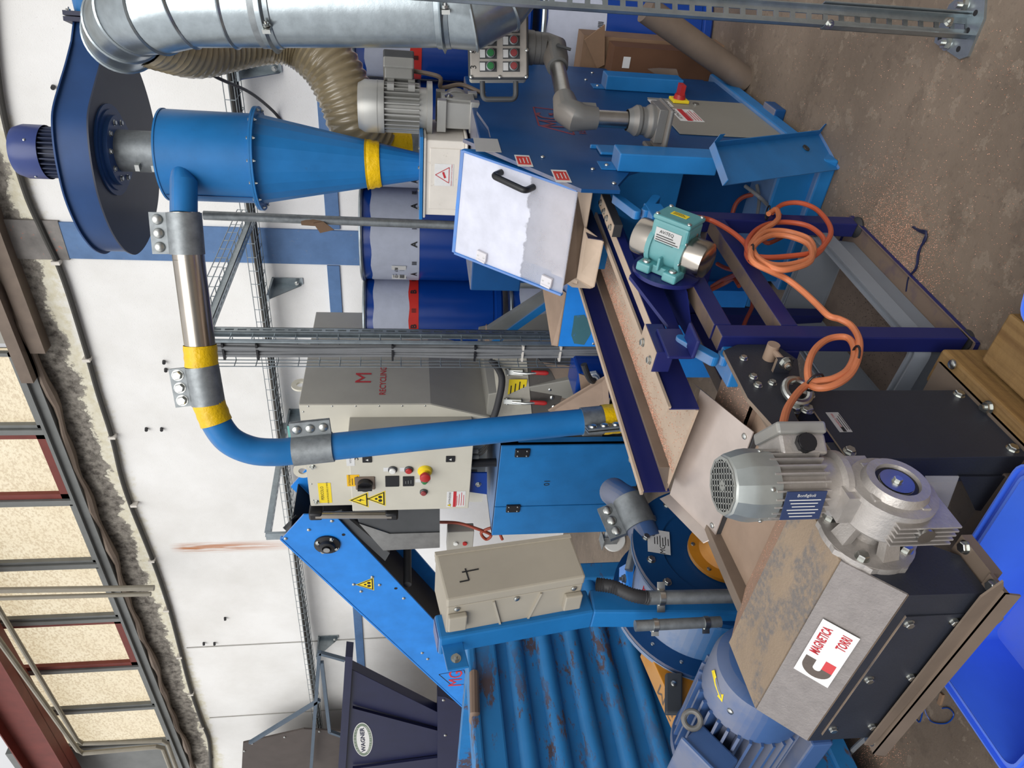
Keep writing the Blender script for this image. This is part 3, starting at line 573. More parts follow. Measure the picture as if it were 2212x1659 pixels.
gl = tb+V((0, 0, -.06)); m = MB(); m.tube(catmull([tb+dv*.05+V((0, 0, -.06)), tb+V((.02, .02, -.16)), gc+V((.06, .1, .06)), gc+V((.07, .12, -.02)), gc+V((.05, .1, -.1)), gc+V((.03, .06, -.2))], 6), .009, 8); m.build('motor_cable', M_['tan'], rv)
# ---------- cyclone
cy = thing('cyclone', 'blue sheet metal cyclone with round body over a long cone, yellow tape', 'cyclone', (C0.x, C0.y, 1.45))
def rad(x, y0, y1): return (at(x, (y0+y1)/2), abs((at(x, y0)-at(x, y1)).length)/2)
zt2, zfl, zce = at(362, 337).z, at(562, 340).z, zt
rb = rad(450, 245, 432)[1]
m = MB(); m.lathe([(0, zt2), (rb, zt2), (rb, zfl), (rb-.004, zfl)], (C0.x, C0.y, 0), ZP, 56); m.lathe([(rb+.0, zt2-.004), (rb+.003, zt2-.004), (rb+.003, zt2+.003), (rb, zt2+.003)], (C0.x, C0.y, 0), ZP, 56); bd = m.build('cylinder', M_['blue'], cy)
m = MB(); m.bar((C0.x-rb*.6, C0.y-rb*.8-.0005, zt2-.01), (C0.x-rb*.6, C0.y-rb*.8-.0005, zfl+.01), .004, .004, up=(1, 1, 0)); m.build('seam', M_['blue_shaded'], cy, smooth=0)
m = MB(); m.lathe([(rb-.01, zfl-.008), (rb+.028, zfl-.008), (rb+.028, zfl), (rb-.01, zfl)], (C0.x, C0.y, 0), ZP, 56); m.lathe([(rb-.01, zfl+.001), (rb+.028, zfl+.001), (rb+.028, zfl+.009), (rb-.01, zfl+.009)], (C0.x, C0.y, 0), ZP, 56); m.build('ring_flange', M_['blue'], cy)
for i in range(14): a = 2*PI*i/14+.1; q = V((C0.x+(rb+.016)*math.cos(a), C0.y+(rb+.016)*math.sin(a), zfl+.009)); bolt(cy, q, ZP, .006); bolt(cy, q-V((0, 0, .017)), ZN, .006, NUT)
re = .055
m = MB(); m.lathe([(rb, zfl-.008), (re, zce+.006)], (C0.x, C0.y, 0), ZP, 22); m.build('cone', M_['blue'], cy, smooth=12)
def conr(z): return re+(rb-re)*(z-zce)/(zfl-zce)
za, zb2 = at(795, 355).z, at(822, 355).z; ta = V((-.06, .02, 1)).normalized(); cz = V((C0.x, C0.y, (za+zb2)/2)); hz = (za-zb2)/2
m = MB(); m.lathe([(conr(cz.z+t*hz)+.004+.003*(i % 2), t*hz) for i, t in enumerate((-1.1, -.6, -.1, .4, .9, 1.2))], cz, ta, 22); m.build('yellow_tape', M_['yellow'], cy)
# inlet stub at the left, tapering into the cylinder
C1 = C0-fw*(rb*.74)
def at1(x, y): return onP(x, y, C1, fw)
rp = abs((at1(368, 445)-at1(427, 445)).length)/2
q0 = at1(397, 462); q1 = at1(397, 392); q2 = at1(388, 352)
m = MB(); m.tube([q0, q1, q1.lerp(q2, .5)+fw*.01+V((0, 0, .006)), q2+fw*.035+V((0, 0, .012))], [rp, rp, rp*.72, rp*.2], 28); m.build('inlet_stub', M_['blue'], cy)
# outlet sleeve up to the fan
zs = at(262, 318).z
m = MB(); m.cyl((C0.x+.01, C0.y, zt2-.01), (C0.x+.01, C0.y, zs-.0), .078, n=36); sl = m.build('outlet_sleeve', M_['galvd'], cy)
for zq in (.03, .09): m = MB(); m.obox(V((C0.x-.02, C0.y-.085, zt2+zq)), (.012, 0, 0), (0, .012, 0), (0, 0, .008)); m.build('clamp_lug', M_['zinc'], cy, smooth=0)
# ================= radial fan over the cyclone
fn = thing('radial_fan', 'dark blue radial fan with snail-shaped housing and motor on top', 'fan', (C0.x, C0.y, zs))
zf0 = zs+.035; 
# scroll outline read on the plane of its lower face
fpx = [(150, 60), (205, 62), (250, 75), (282, 100), (305, 140), (322, 190), (333, 240), (340, 300), (341, 360), (339, 410), (334, 450), (325, 490), (310, 520), (285, 541), (262, 535), (240, 510), (222, 470), (206, 420), (195, 360), (191, 310), (192, 260), (196, 215), (204, 175), (216, 135), (232, 90), (236, 62)]
zfan = V((C0.x, C0.y, zf0))
def fz(x, y): return onZ(x, y, zf0)
lo = [(250, 40), (262, 80), (285, 130), (305, 180), (320, 230), (330, 275), (337, 320), (340, 370), (338, 420), (332, 460), (322, 500), (308, 528), (292, 543), (278, 541), (262, 528), (243, 500), (226, 462), (212, 420), (202, 375), (194, 325), (190, 275), (192, 240), (203, 195), (215, 150), (226, 100), (231, 60)]
pl = catmull([fz(x, y) for x, y in lo[1:25]], 4); pl = [fz(243, 52)] + pl + [fz(231, 52)]
hf = .112
m = MB(); m.slab(pl, (0, 0, hf)); m.build('scroll_housing', M_['fan'], fn, smooth=35)
cen = sum(pl, V())/len(pl)
def rim(z): 
    m = MB(); k = len(pl)
    o_ = [V((p.x, p.y, z))+(V((p.x-cen.x, p.y-cen.y, 0))).normalized()*.012 for p in pl]
    m.slab(o_, (0, 0, .006)); return m
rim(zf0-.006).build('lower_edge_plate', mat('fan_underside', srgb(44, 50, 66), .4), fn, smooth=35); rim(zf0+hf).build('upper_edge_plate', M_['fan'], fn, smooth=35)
ic = V((C0.x+.01, C0.y, zf0))
m = MB(); m.lathe([(.078, -.012), (.15, -.012), (.15, -.006), (.17, -.0065), (.17, 0)], ic-V((0, 0, .006)), ZP, 40); m.lathe([(.08, -.03), (.13, -.03), (.13, -.012)], ic-V((0, 0, .006)), ZP, 40, capa=True); m.build('inlet_ring', M_['fan'], fn)
for i in range(10): a = 2*PI*i/10; bolt(fn, ic+V((.107*math.cos(a), .107*math.sin(a), -.036)), ZN, .009)
# motor on top
mt = ic+V((-.02, 0, hf+.006)); m = MB(); m.lathe([(.0, 0), (.11, 0), (.11, .008), (.08, .02)], mt, ZP, 36); m.build('motor_base', M_['fan'], fn)
m = MB(); m.lathe([(.075, .01), (.075, .14)], mt, ZP, 32)
for i in range(30):
    a = 2*PI*i/30; d = V((math.cos(a), math.sin(a), 0)); m.obox(mt+d*.082+V((0, 0, .075)), d*.013, V((-d.y, d.x, 0))*.0022, V((0, 0, .06)))
m.build('finned_body', mat('fan_motor_dark', srgb(52, 60, 84), .5), fn)
m = MB(); m.lathe([(.1, .11), (.1, .185), (.09, .215), (.05, .228), (0, .23)], mt, ZP, 40); m.build('fan_cowl', mat('fan_cowl_blue', srgb(44, 62, 120), .32), fn)
for i in range(4): a = PI/4+i*PI/2; bolt(fn, mt+V((.1*math.cos(a), .1*math.sin(a), .15)), V((math.cos(a), math.sin(a), 0)), .005, ROUND)
m = MB(); m.obox(mt+V((-.085, -.05, .035)), (.025, 0, 0), (0, .03, 0), (0, 0, .03)); m.build('terminal_box', M_['fan'], fn, smooth=0, bevel=.006)
# discharge flange, cone and short hose towards +X
e0, e1 = fz(245, 56), fz(232, 56); ec = mid(pl[0], pl[-1])+V((0, 0, hf/2)); dd = V((ray(200, 20)-ray(200, 62))); ed = V((.93, .36, 0)).normalized(); sd = V((-ed.y, ed.x, 0))
wd = (pl[0]-pl[-1]).length/2
m = MB(); m.obox(ec+ed*.0, ed*.008, sd*(wd+.03), V((0, 0, hf/2+.03))); m.obox(ec+ed*.02, ed*.008, sd*(wd+.03), V((0, 0, hf/2+.03))); m.build('outlet_flange', M_['darknavy'], fn, smooth=0)
for a in (-1, 1):
    for c_ in (-1, 1): bolt(fn, ec+ed*.028+sd*(wd+.015)*a+V((0, 0, (hf/2+.015)*c_)), ed, .009, NUT)
m = MB(); k = 20
ring0 = [ec+ed*.028+sd*wd*max(-1, min(1, 1.4*math.cos(2*PI*j/k)))+V((0, 0, hf/2*max(-1, min(1, 1.4*math.sin(2*PI*j/k))))) for j in range(k)]
ring1 = [ec+ed*.15+sd*.08*math.cos(2*PI*j/k)+V((0, 0, .08*math.sin(2*PI*j/k))) for j in range(k)]
m.add(ring0+ring1, [[j, (j+1) % k, (j+1) % k+k, j+k] for j in range(k)]); m.build('outlet_cone', M_['blue'], fn)
hosem = mat('ribbed_pu_hose', srgb(146, 132, 104), .22, var=.08, vs=14, spec=.6, coat=.3)
coil = mat('copper_coloured_coil', srgb(160, 120, 90), .3, .4)
def hose(path, r, name, lab, pitch=.028, amp=.07, n=28, parent=None):
    P_ = [V(p) for p in path]; L_ = [0]
    for i in range(1, len(P_)): L_.append(L_[-1]+(P_[i]-P_[i-1]).length)
    k = int(L_[-1]/pitch*4); out = []; rs = []
    for i in range(k+1):
        s = L_[-1]*i/k; j = max(1, next((q for q in range(1, len(L_)) if L_[q] >= s-1e-9), len(L_)-1)); out.append(P_[j-1].lerp(P_[j], (s-L_[j-1])/max(1e-6, L_[j]-L_[j-1]))); rs.append(r*(1+amp*(.5, .0, -.5, .0)[i % 4]))
    return MB().tube(out, rs, n, caps=False).build(name, hosem, parent, smooth=60)
o = hose([ec+ed*.1, ec+ed*.3, ec+ed*.6], .083, 'short_hose', '', parent=fn)
# brown ribbed hose looping down behind the duct
hp = catmull([onD(300, 60, 2.45), onD(352, 78, 2.55), onD(420, 95, 2.68), onD(500, 80, 2.8), onD(580, 70, 2.9), onD(650, 85, 2.95), onD(712, 140, 2.98), onD(748, 210, 3.02), onD(772, 275, 3.08), onD(810, 315, 3.16)], 10)
hh = thing('flexible_hose', 'brown translucent ribbed hose curving down behind the galvanised duct', 'hose', hp[-1])
hose(hp, .118, 'ribbed_tube', '', parent=hh)
m = MB(); m.cyl(hp[-1], hp[-1]+V((-.02, .05, -.16)), .1, n=28); m.build('end_collar', M_['yellow'], hh)
m = MB(); m.cyl(hp[-1]+V((-.02, .05, -.14)), hp[-1]+V((-.03, .09, -.3)), .11, .13, n=28); m.build('socket', M_['galvd'], hh)
# galvanised duct: riser, elbow to the hose, elbow to the lower right
dk = thing('galvanised_duct', 'shiny galvanised spiral duct with bolted rings at the right edge', 'duct', onD(1100, 20, 2.2))
RD = .118; ax = lambda x, d=2.2: onD(x, 95, d)+RT*RD
t0, t1 = ax(395), ax(972)
m = MB(); m.cyl(t0, t1, RD, n=48); m.build('riser', M_['galv'], dk)
def elbow(cs, r, name):     # segmented sheet elbow through centres cs
    m = MB(); m.tube(cs, r, 40, caps=False); o_ = m.build(name, M_['galv'], dk, smooth=20)
    for c, c2 in zip(cs, cs[1:]):
        pass
    for i, c in enumerate(cs):
        d = (cs[min(i+1, len(cs)-1)]-cs[max(0, i-1)]).normalized(); MB().tube([c-d*.005, c, c+d*.005], [r+.001, r+.006, r+.001], 40).build('bead', M_['galv'], dk)
elbow([t0, onD(335, 22, 2.2)-RT*.0+V(FW)*.01, onD(292, 30, 2.27), onD(268, 52, 2.38), onD(262, 78, 2.5)], RD+.002, 'upper_elbow')
elbow([t1, onD(1012, 20, 2.2), onD(1066, -10, 2.2), onD(1106, -62, 2.2), onD(1130, -135, 2.2)], RD+.002, 'lower_elbow')
def clampring(c, d, bx):
    m = MB(); m.tube([c-d*.022, c-d*.02, c-d*.006, c, c+d*.006, c+d*.02, c+d*.022], [RD+.001, RD+.004, RD+.005, RD+.018, RD+.005, RD+.004, RD+.001], 48); m.build('clamp_ring', M_['galv'], dk)
    m = MB(); e = c+bx*(RD+.018); m.obox(e, bx*.022, d*.012, bx.cross(d)*.006); m.build('clamp_lug', M_['zinc'], dk, smooth=0); bolt(dk, e+bx.cross(d)*.008, bx.cross(d), .009, NUT)
dn = (t1-t0).normalized()
clampring(ax(588), dn, (-RT*.8-V((FW.x, FW.y, 0))*.6).normalized()); clampring(ax(958), dn, (-RT*.55-V((FW.x, FW.y, 0))*.83).normalized())
MB().tube([ax(500)-dn*.006, ax(500), ax(500)+dn*.006], [RD+.001, RD+.006, RD+.001], 48).build('bead', M_['galv'], dk)
MB().cyl(ax(560), ax(596), RD+.003, n=48).build('sleeve', M_['galvd'], dk)
# ---------- slotted strut post with foot plate carrying the duct
st = thing('strut_post', 'slotted galvanised strut post on a bolted foot plate at the right edge', 'post', (-.29, 2.01, 0))
m = MB(); ca = V((.35, .94, 0)).normalized(); cb = V((.94, -.35, 0)).normalized()
p0, p1 = V((-.29, 2.01, .006)), V((-.31, 2.03, 1.62))
strut(m, p0+V((0, 0, .0)), p1, RT, -V((FW.x, FW.y, 0)).normalized(), .056, .016, slot=.047); m.build('slotted_channel', M_['galv'], st, smooth=0)
m = MB(); k = .66; strut(m, p0, p0.lerp(p1, .27), RT, -V((FW.x, FW.y, 0)).normalized(), .066, .024, slot=.047); m.build('foot_channel', M_['galv'], st, smooth=0)
m = MB(); f0 = [(2062, 0), (2128, -8), (2125, 40), (2090, 122), (2072, 128), (2018, 92), (2022, 70), (2050, 10)]
m.slab([onZ(x, y, .008) for x, y in f0], (0, 0, -.008)); m.build('foot_plate', M_['galv'], st, smooth=0)
for x, y in ((2082, 12), (2046, 93)): bolt(st, onZ(x, y, .008), ZP, .016, NUT)
for x, y in ((2107, 28), (2070, 106), (2030, 82), (2090, 66)):
    p = onZ(x, y, .0083); MB().cyl(p, p+V((0, 0, .0006)), .008, n=14).build('slot_hole', M_['dark'], st, smooth=0)
bolt(st, onD(1792, 52, 1.85), (-V((FW.x, FW.y, 0))-RT).normalized(), .009, NUT); bolt(st, onD(2048, 48, 1.93), (-V((FW.x, FW.y, 0))), .01, NUT)
bk = MB(); bk.tube(catmull([onD(300, 118, 3.3), onD(400, 130, 3.4), onD(470, 168, 3.5), onD(540, 200, 3.9), onD(590, 240, 4.3), onY(612, 268, 4.59)], 6), .009, 8); tag(bk.build('black_cable', M_['rubber']), 'black cable sagging from the fan to behind the cyclone cone', 'cable')
# ================= vibrating feeder on its navy stand
fd = thing('vibrating_feeder', 'navy vibrating feeder trough with copper granules and rubber spring arms', 'feeder', (-1.2, 1.9, .6))
ZR, ZFL = .86, .788
L1 = [onZ(1253, 621, ZR), onZ(1387, 1064, ZR)]; L3 = [onZ(1300, 500, ZR), onZ(1445, 885, ZR)]
df = (L1[0]-L1[1]).normalized(); L3[0] = L3[1]+df*1.02; L1[0] = L1[1]+df*1.2
sd_ = V((df.y, -df.x, 0)); wdt = (L3[1]-L1[1]).dot(sd_)
def fr(s, t, z): return L1[1]+sd_*s+df*t+V((0, 0, z-ZR))       # s across, t along (0 = near end), z height
m = MB(); T_ = 1.16
m.slab([fr(0, 0, ZR), fr(0, T_, ZR), fr(0, T_, ZFL-.012), fr(0, 0, ZFL-.012)], sd_*.004)
m.build('left_wall', M_['navyp'], fd, smooth=0)
m = MB(); m.obox(fr(-.002, T_/2, ZR), sd_*.009, df*T_/2, (0, 0, .004)); m.build('left_lip', M_['trough'], fd, smooth=0)
n0 = (L3[1]-L1[1]).dot(df)
m = MB(); m.slab([fr(wdt, n0, ZR), fr(wdt, T_, ZR), fr(wdt, T_, ZFL-.012), fr(wdt, n0, ZFL-.012)], sd_*.004); m.build('right_wall', M_['navyp'], fd, smooth=0)
m = MB(); m.obox(fr(wdt, (T_+n0)/2, ZR), sd_*.011, df*(T_-n0)/2, (0, 0, .004)); m.build('right_lip', M_['trough'], fd, smooth=0)
m = MB(); m.obox(fr(wdt/2, T_/2+.01, ZFL-.006), sd_*wdt/2, df*T_/2, (0, 0, .004)); m.build('trough_floor', M_['trough'], fd, smooth=0)
m = MB(); m.slab([fr(.075, .03, ZFL+.03), fr(.075, T_, ZFL+.03), fr(.075, T_, ZFL-.002), fr(.075, .03, ZFL-.002)], sd_*.003); m.slab([fr(.004, .0, ZFL-.004), fr(.004, T_, ZFL-.004), fr(.075, T_, ZFL-.004), fr(.075, .03, ZFL-.004)], (0, 0, .004)); m.build('inner_baffle', M_['tan'], fd, smooth=0)
# copper granules lying in the trough
def grains(pts, size, name, parent=None, mt=None):
    m = MB()
    for p in pts:
        r = size*random.uniform(.6, 1.3); a = random.random()*6.28; ca, sa = math.cos(a)*r, math.sin(a)*r; h = V((0, 0, r*.9))
        b_ = [V(p)+V((ca, sa, 0)), V(p)+V((-sa, ca, 0)), V(p)+V((-ca*.8, -sa*.8, 0))]; m.add(b_+[V(p)+h], [[0, 1, 3], [1, 2, 3], [2, 0, 3]])
    return m.build(name, mt or M_['copper'], parent, smooth=0)
pts = []
for i in range(6500):
    t = random.random()**.8*T_; s = .08+abs(random.gauss(0, .018+.07*max(0, (t-.45)/T_)))
    if random.random() < .3: s = random.uniform(.09, wdt-.02)
    if s < wdt-.01: pts.append(fr(s, T_-t if False else t, ZFL-.001))
tag(grains(pts, .0017, 'copper_granules', fd), kind='stuff')
# side rail right of the trough with clamp blocks
rz = .85; ra, rb_ = onZ(1318, 470, rz), onZ(1428, 722, rz); rb_ = ra-df*(ra-rb_).length
m = MB(); m.bar(ra, rb_, .036, .03); m.build('rail', M_['navyp'], fd, smooth=0, bevel=.002)
MB().bar(ra+V((0, 0, .0155)), rb_+V((0, 0, .0155)), .035, .0015).build('dusty_rail_top', M_['trough'], fd, smooth=0)
pa, pb = onZ(1306, 432, .875), onZ(1331, 510, .875); m = MB(); pb = pa-df*(pa-pb).length; m.bar(pa, pb, .045, .03); k = m.build('clamp_bar', M_['rubber'], fd, smooth=0, bevel=.002)
m = MB(); m.bar(pa+V((-.0, 0, .0155)), pb+V((0, 0, .0155)), .044, .002); m.build('clamp_plate', M_['trough'], fd, smooth=0)
for t in (.1, .38, .6, .88): bolt(fd, mid(pa, pb, t)+V((0, 0, .017)), ZP, .0085)
ka, kb = onZ(1407, 720, .875), onZ(1432, 783, .875); kb = ka-df*(ka-kb).length; m = MB(); m.bar(ka, kb, .07, .05); m.build('clamp_block', M_['navyp'], fd, smooth=0, bevel=.003)
MB().bar(ka+V((0, 0, .026)), kb+V((0, 0, .026)), .069, .0015).build('dusty_block_top', M_['trough'], fd, smooth=0)
for t in (.2, .8): bolt(fd, mid(ka, kb, t)+V((-.012, 0, .027)), ZP, .01)
m = MB(); q = mid(ka, kb); m.obox(q+sd_*.04-df*.03+V((0, 0, -.03)), sd_*.005, df*.06, (0, 0, .035)); m.obox(q+sd_*.075-df*.06+V((0, 0, -.06)), sd_*.03, df*.04, (0, 0, .005)); m.build('spring_bracket', M_['navyp'], fd, smooth=0, bevel=.004)
la, lb = fr(-.03, .34, ZFL+.03), fr(-.03, .12, ZFL+.03); m = MB(); m.bar(la, lb, .045, .05); m.build('clamp_block', M_['trough'], fd, smooth=0, bevel=.002)
for t in (.2, .8): bolt(fd, mid(la, lb, t)+V((-.01, 0, .025)), ZP, .01)
for t in (.4, .62, .78, .95): bolt(fd, fr(-.012, .1+t, ZFL+.04), -sd_, .007)
# rubber torsion springs: square housing with two round-ended arms
def spring(a, a2, e1, e2, X_):
    A, A2, B, Cc = onX(*a, X_), onX(*a2, X_), onX(*e1, X_), onX(*e2, X_)
    def arm(P_, Q, nm):
        d = (Q-P_).normalized(); u = XP.cross(d); r = .0145; pts = [Q+d*r*math.cos(t)+u*r*math.sin(t) for t in [PI/2-PI*i/8 for i in range(9)]]+[P_-d*r*math.cos(t)-u*r*math.sin(t) for t in [PI/2-PI*i/8 for i in range(9)]]
        MB().slab([p-V((.014, 0, 0)) for p in pts], (.028, 0, 0)).build(nm, M_['blue'], fd, smooth=0, bevel=.003)
    arm(A, B, 'spring_arm'); arm(A2, Cc, 'spring_arm')
    c = mid(A, A2)+V((-.02, 0, -.05)); m = MB(); m.obox(c, (.035, 0, 0), (0, .05, 0), (0, 0, .03)); m.build('spring_housing', M_['blue'], fd, smooth=0, bevel=.004)
spring((1540, 776), (1563, 776), (1470, 737), (1600, 727), -1.012)
spring((1374, 462), (1394, 460), (1332, 430), (1416, 432), -.885)
# vibrator motor
vx = -.868; vc = onX(1452, 535, vx); e1, e2 = onX(1382, 506, vx), onX(1520, 561, vx); va = (e2-e1).normalized(); vt = XP.cross(va)
hl = (e2-e1).length/2; vm = MB()
for s in (-1, 1):
    MB().lathe([(.0, 0), (.04, .0), (.052, .006), (.0535, .014), (.0535, .062), (.0, .062)], vc+va*s*(hl+.012), -va*s, 36).build('end_cap', M_['stain'], fd)
    MB().lathe([(.0, 0), (.061, 0), (.061, .014), (.0, .014)], vc+va*s*(hl-.062), va*s, 32).build('cap_flange', M_['teal'], fd)
    for i in range(6): a = i*PI/3+.3; bolt(fd, vc+va*s*(hl-.05)+(XP*math.cos(a)+vt*math.sin(a))*.0575, va*s, .0045, ROUND)
m = MB(); m.cyl(vc-va*(hl-.055), vc+va*(hl-.055), .054, n=32); m.build('body', M_['teal'], fd)
m = MB(); m.obox(vc+XP*.05-vt*.012*0, va*(hl-.048), vt*.045, XP*.035); m.build('terminal_box', M_['teal'], fd, smooth=0, bevel=.008)
m = MB(); m.obox(vc+XP*.091, va*(hl-.046), vt*.047, XP*.007); tl = m.build('terminal_lid', M_['teal'], fd, smooth=0, bevel=.005)
for a in (-1, 1):
    for b_ in (-1, 1): bolt(fd, vc+XP*.098+va*a*(hl-.055)+vt*b_*.038, XP, .006, ROUND)
nrm = -vt if (-vt).dot(EYE-vc) > vt.dot(EYE-vc) else vt
s_ = sticker(tl, vc+XP*.0985, va, XP.cross(va), .05, .022, M_['yl']); lines(s_, vc+XP*.0985, va, XP.cross(va), .04, .012, 3, M_['ink'])
pn = (nrm*1.0+XP*.2).normalized(); pc = vc+nrm*.055+XP*.022; rr = va; uu = pn.cross(rr)
s_ = MB().obox(vc+nrm*.0462+XP*.03, va*.04, XP*.035, nrm*.0006).build('type_plate', M_['tplate'], fd, smooth=0)
rr = va if va.cross(XP).dot(nrm) > 0 else -va
text('AViTEQ', vc+nrm*.0475+XP*.055-rr*.005, rr, XP, .013, M_['ink'], s_); lines(s_, vc+nrm*.047+XP*.024, rr, XP, .07, .04, 7, M_['ink'])
for s in (-1, 1):
    m = MB(); m.obox(vc-XP*.055+nrm*.045+va*s*.042, XP*.014, va*.022, nrm*.03); m.build('foot', M_['teal'], fd, smooth=0, bevel=.006); bolt(fd, vc-XP*.041+nrm*.055+va*s*.042, XP, .011, ROUND)
m = MB(); m.obox(vc-XP*.055+nrm*.035, XP*.012, va*.06, nrm*.02); m.obox(vc-XP*.03+nrm*.05, XP*.02, va*.004, nrm*.02); m.build('foot_web', M_['teal'], fd, smooth=0, bevel=.003)
mc = vc-XP*.069+nrm*.0; m = MB(); m.cyl(mc, mc-XP*.012, .098, n=40); m.build('mounting_disc', M_['navyp'], fd)
m = MB(); m.slab([mc+V((-.012, .115, .02)), mc+V((-.012, -.02, .115)), V((-1.05, 1.5, .79)), V((-1.05, 2.15, .79))], (-.012, 0, 0)); m.slab([mc+V((-.012, -.11, -.03)), mc+V((-.012, .1, -.05)), V((-1.06, 2.05, .76)), V((-1.06, 1.55, .76))], (-.01, 0, 0)); m.build('mounting_web', M_['navyp'], fd, smooth=0)
# ---------- stand
sn = thing('feeder_stand', 'navy welded steel stand under the vibrating feeder', 'stand', (-1.15, 1.8, 0))
LG = {'fr': V((-.985, 1.485, 0)), 'rr': V((-.945, 2.125, 0)), 'fl': V((-1.335, 1.46, 0)), 'rl': V((-1.30, 2.10, 0))}
for k, p in LG.items():
    top = .74; m = MB(); m.obox(p+V((0, 0, top/2+.012)), sd_*.025, df*.025, (0, 0, top/2-.012)); m.build('leg', M_['navy'], sn, smooth=0, bevel=.003)
p = LG['rr']; MB().lathe([(.0, 0), (.034, 0), (.036, .008), (.02, .02), (.018, .03)], p, ZP, 24).build('rubber_foot', M_['rubber'], sn)
for k in ('fr', 'fl', 'rl'): MB().lathe([(.0, 0), (.03, 0), (.03, .012), (0, .012)], LG[k], ZP, 20).build('rubber_foot', M_['rubber'], sn)
for a, b_, z in (('fr', 'rr', .53), ('fl', 'rl', .53), ('rl', 'rr', .53), ('fl', 'fr', .53), ('fl', 'rl', .72), ('fr', 'rr', .72)):
    m = MB(); d = (LG[b_]-LG[a]).normalized(); m.bar(LG[a]+d*.025+V((0, 0, z)), LG[b_]-d*.025+V((0, 0, z)), .05, .05); m.build('rail', M_['navy'], sn, smooth=0, bevel=.003)
m = MB(); d = (LG['rr']-LG['fr']).normalized(); m.bar(LG['fr']+d*.02+V((0, 0, .06)), LG['rr']-d*.0+V((0, 0, .06)), .05, .05) if 0 else None
# floor tray under the stand
m = MB(); tp = [onZ(1862, 452, .003), onZ(2096, 762, .003), V((-1.42, 1.36, .003)), V((-1.42, 2.2, .003))]; tp = [V((-.925, 2.17, .002)), V((-.965, 1.44, .002)), V((-1.45, 1.40, .002)), V((-1.41, 2.2, .002))]
m.slab(tp, (0, 0, .004))
for i in range(4): m.bar(mid(tp[i], tp[(i+1) % 4], 0)+V((0, 0, .007)), tp[(i+1) % 4]+V((0, 0, .007)), .004, .014)
tr_ = m.build('drip_tray', M_['navy'], None, smooth=0); tag(tr_, 'flat navy drip tray on the floor under the grey crate', 'tray')
# ---------- crates
def crate(name, lab, c, ux, uy, hx, hy, ht, mt, wall=.006, rim=.022, taper=.012, grp=None):
    c, ux, uy = V(c), V(ux).normalized(), V(uy).normalized(); t = thing(name, lab, 'crate', c)
    def ring(ex, ey, r, z, k=5):
        out = []
        for qx, qy, a0 in ((1, 1, 0), (-1, 1, 1), (-1, -1, 2), (1, -1, 3)):
            for i in range(k+1): a = (a0+i/k)*PI/2; out.append(c+ux*(qx*(ex-r)+r*math.cos(a))+uy*(qy*(ey-r)+r*math.sin(a))+V((0, 0, z)))
        return out
    def loft(rings, cap0=False, cap1=False):
        m = MB(); n_ = len(rings[0]); m.add([p for r in rings for p in r], [[i*n_+j, i*n_+(j+1) % n_, (i+1)*n_+(j+1) % n_, (i+1)*n_+j] for i in range(len(rings)-1) for j in range(n_)])
        if cap0: m.add(rings[0], [list(range(n_))])
        if cap1: m.add(rings[-1], [list(range(n_))])
        return m
    loft([ring(hx-taper, hy-taper, .02, 0), ring(hx, hy, .03, ht-.002), ring(hx-wall, hy-wall, .026, ht-.002), ring(hx-taper-wall, hy-taper-wall, .02, wall)], True, True).build('tub', mt, t, smooth=30)
    loft([ring(hx-.001, hy-.001, .03, ht-.05), ring(hx+rim, hy+rim, .045, ht-.05), ring(hx+rim, hy+rim, .045, ht), ring(hx+rim-.004, hy+rim-.004, .043, ht), ring(hx+rim-.006, hy+rim-.006, .042, ht-.012), ring(hx+.003, hy+.003, .03, ht-.012), ring(hx+.001, hy+.001, .03, ht), ring(hx-wall, hy-wall, .027, ht)]).build('rim', mt, t, smooth=30)
    m = MB()
    for s in (-1, 1):
        for k in (-.6, -.2, .2, .6): m.obox(c+ux*hx*k+uy*s*(hy+rim*.5)+V((0, 0, ht-.008)), ux*.0015, uy*rim*.5, (0, 0, .006))
    m.build('rib', mt, t, smooth=0) if 0 else None
    return t
g0 = onZ(1770, 470, .17); g1 = onZ(2012, 790, .17)
cr_ = crate('plastic_crate', 'open grey plastic crate under the navy feeder stand, dusty inside', (-1.165, 1.815, .008), (.05, 1, 0), (-1, .05, 0), .325, .17, .15, M_['crate'])
pts = [V((-1.17+random.uniform(-.14, .14), 1.84+random.gauss(0, .13), .0155)) for i in range(900)]; pts = [p for p in pts if abs(p.y-1.84) < .27]
tag(grains(pts, .0016, 'dust_and_granules', cr_, M_['rubber']), kind='stuff')
MB().box((-1.31, 1.57, .0145), (-1.03, 2.11, .0152)).build('dust_layer', mat('brown_dust', srgb(112, 98, 88), .85, var=.15, vs=18), cr_, smooth=0)
bc = crate('plastic_crate', 'open bright blue plastic crate at the bottom corner below the dark hood', (-1.24, .765, .03), (1, .05, 0), (-.05, 1, 0), .285, .175, .21, M_['bcrate'], wall=.005)
b2 = crate('plastic_crate', 'blue plastic crate whose corner peeks in at the frame edge beside the timber', (-.398, 1.103, 0), (.95, .31, 0), (-.31, .95, 0), .28, .18, .2, M_['bcrate'])
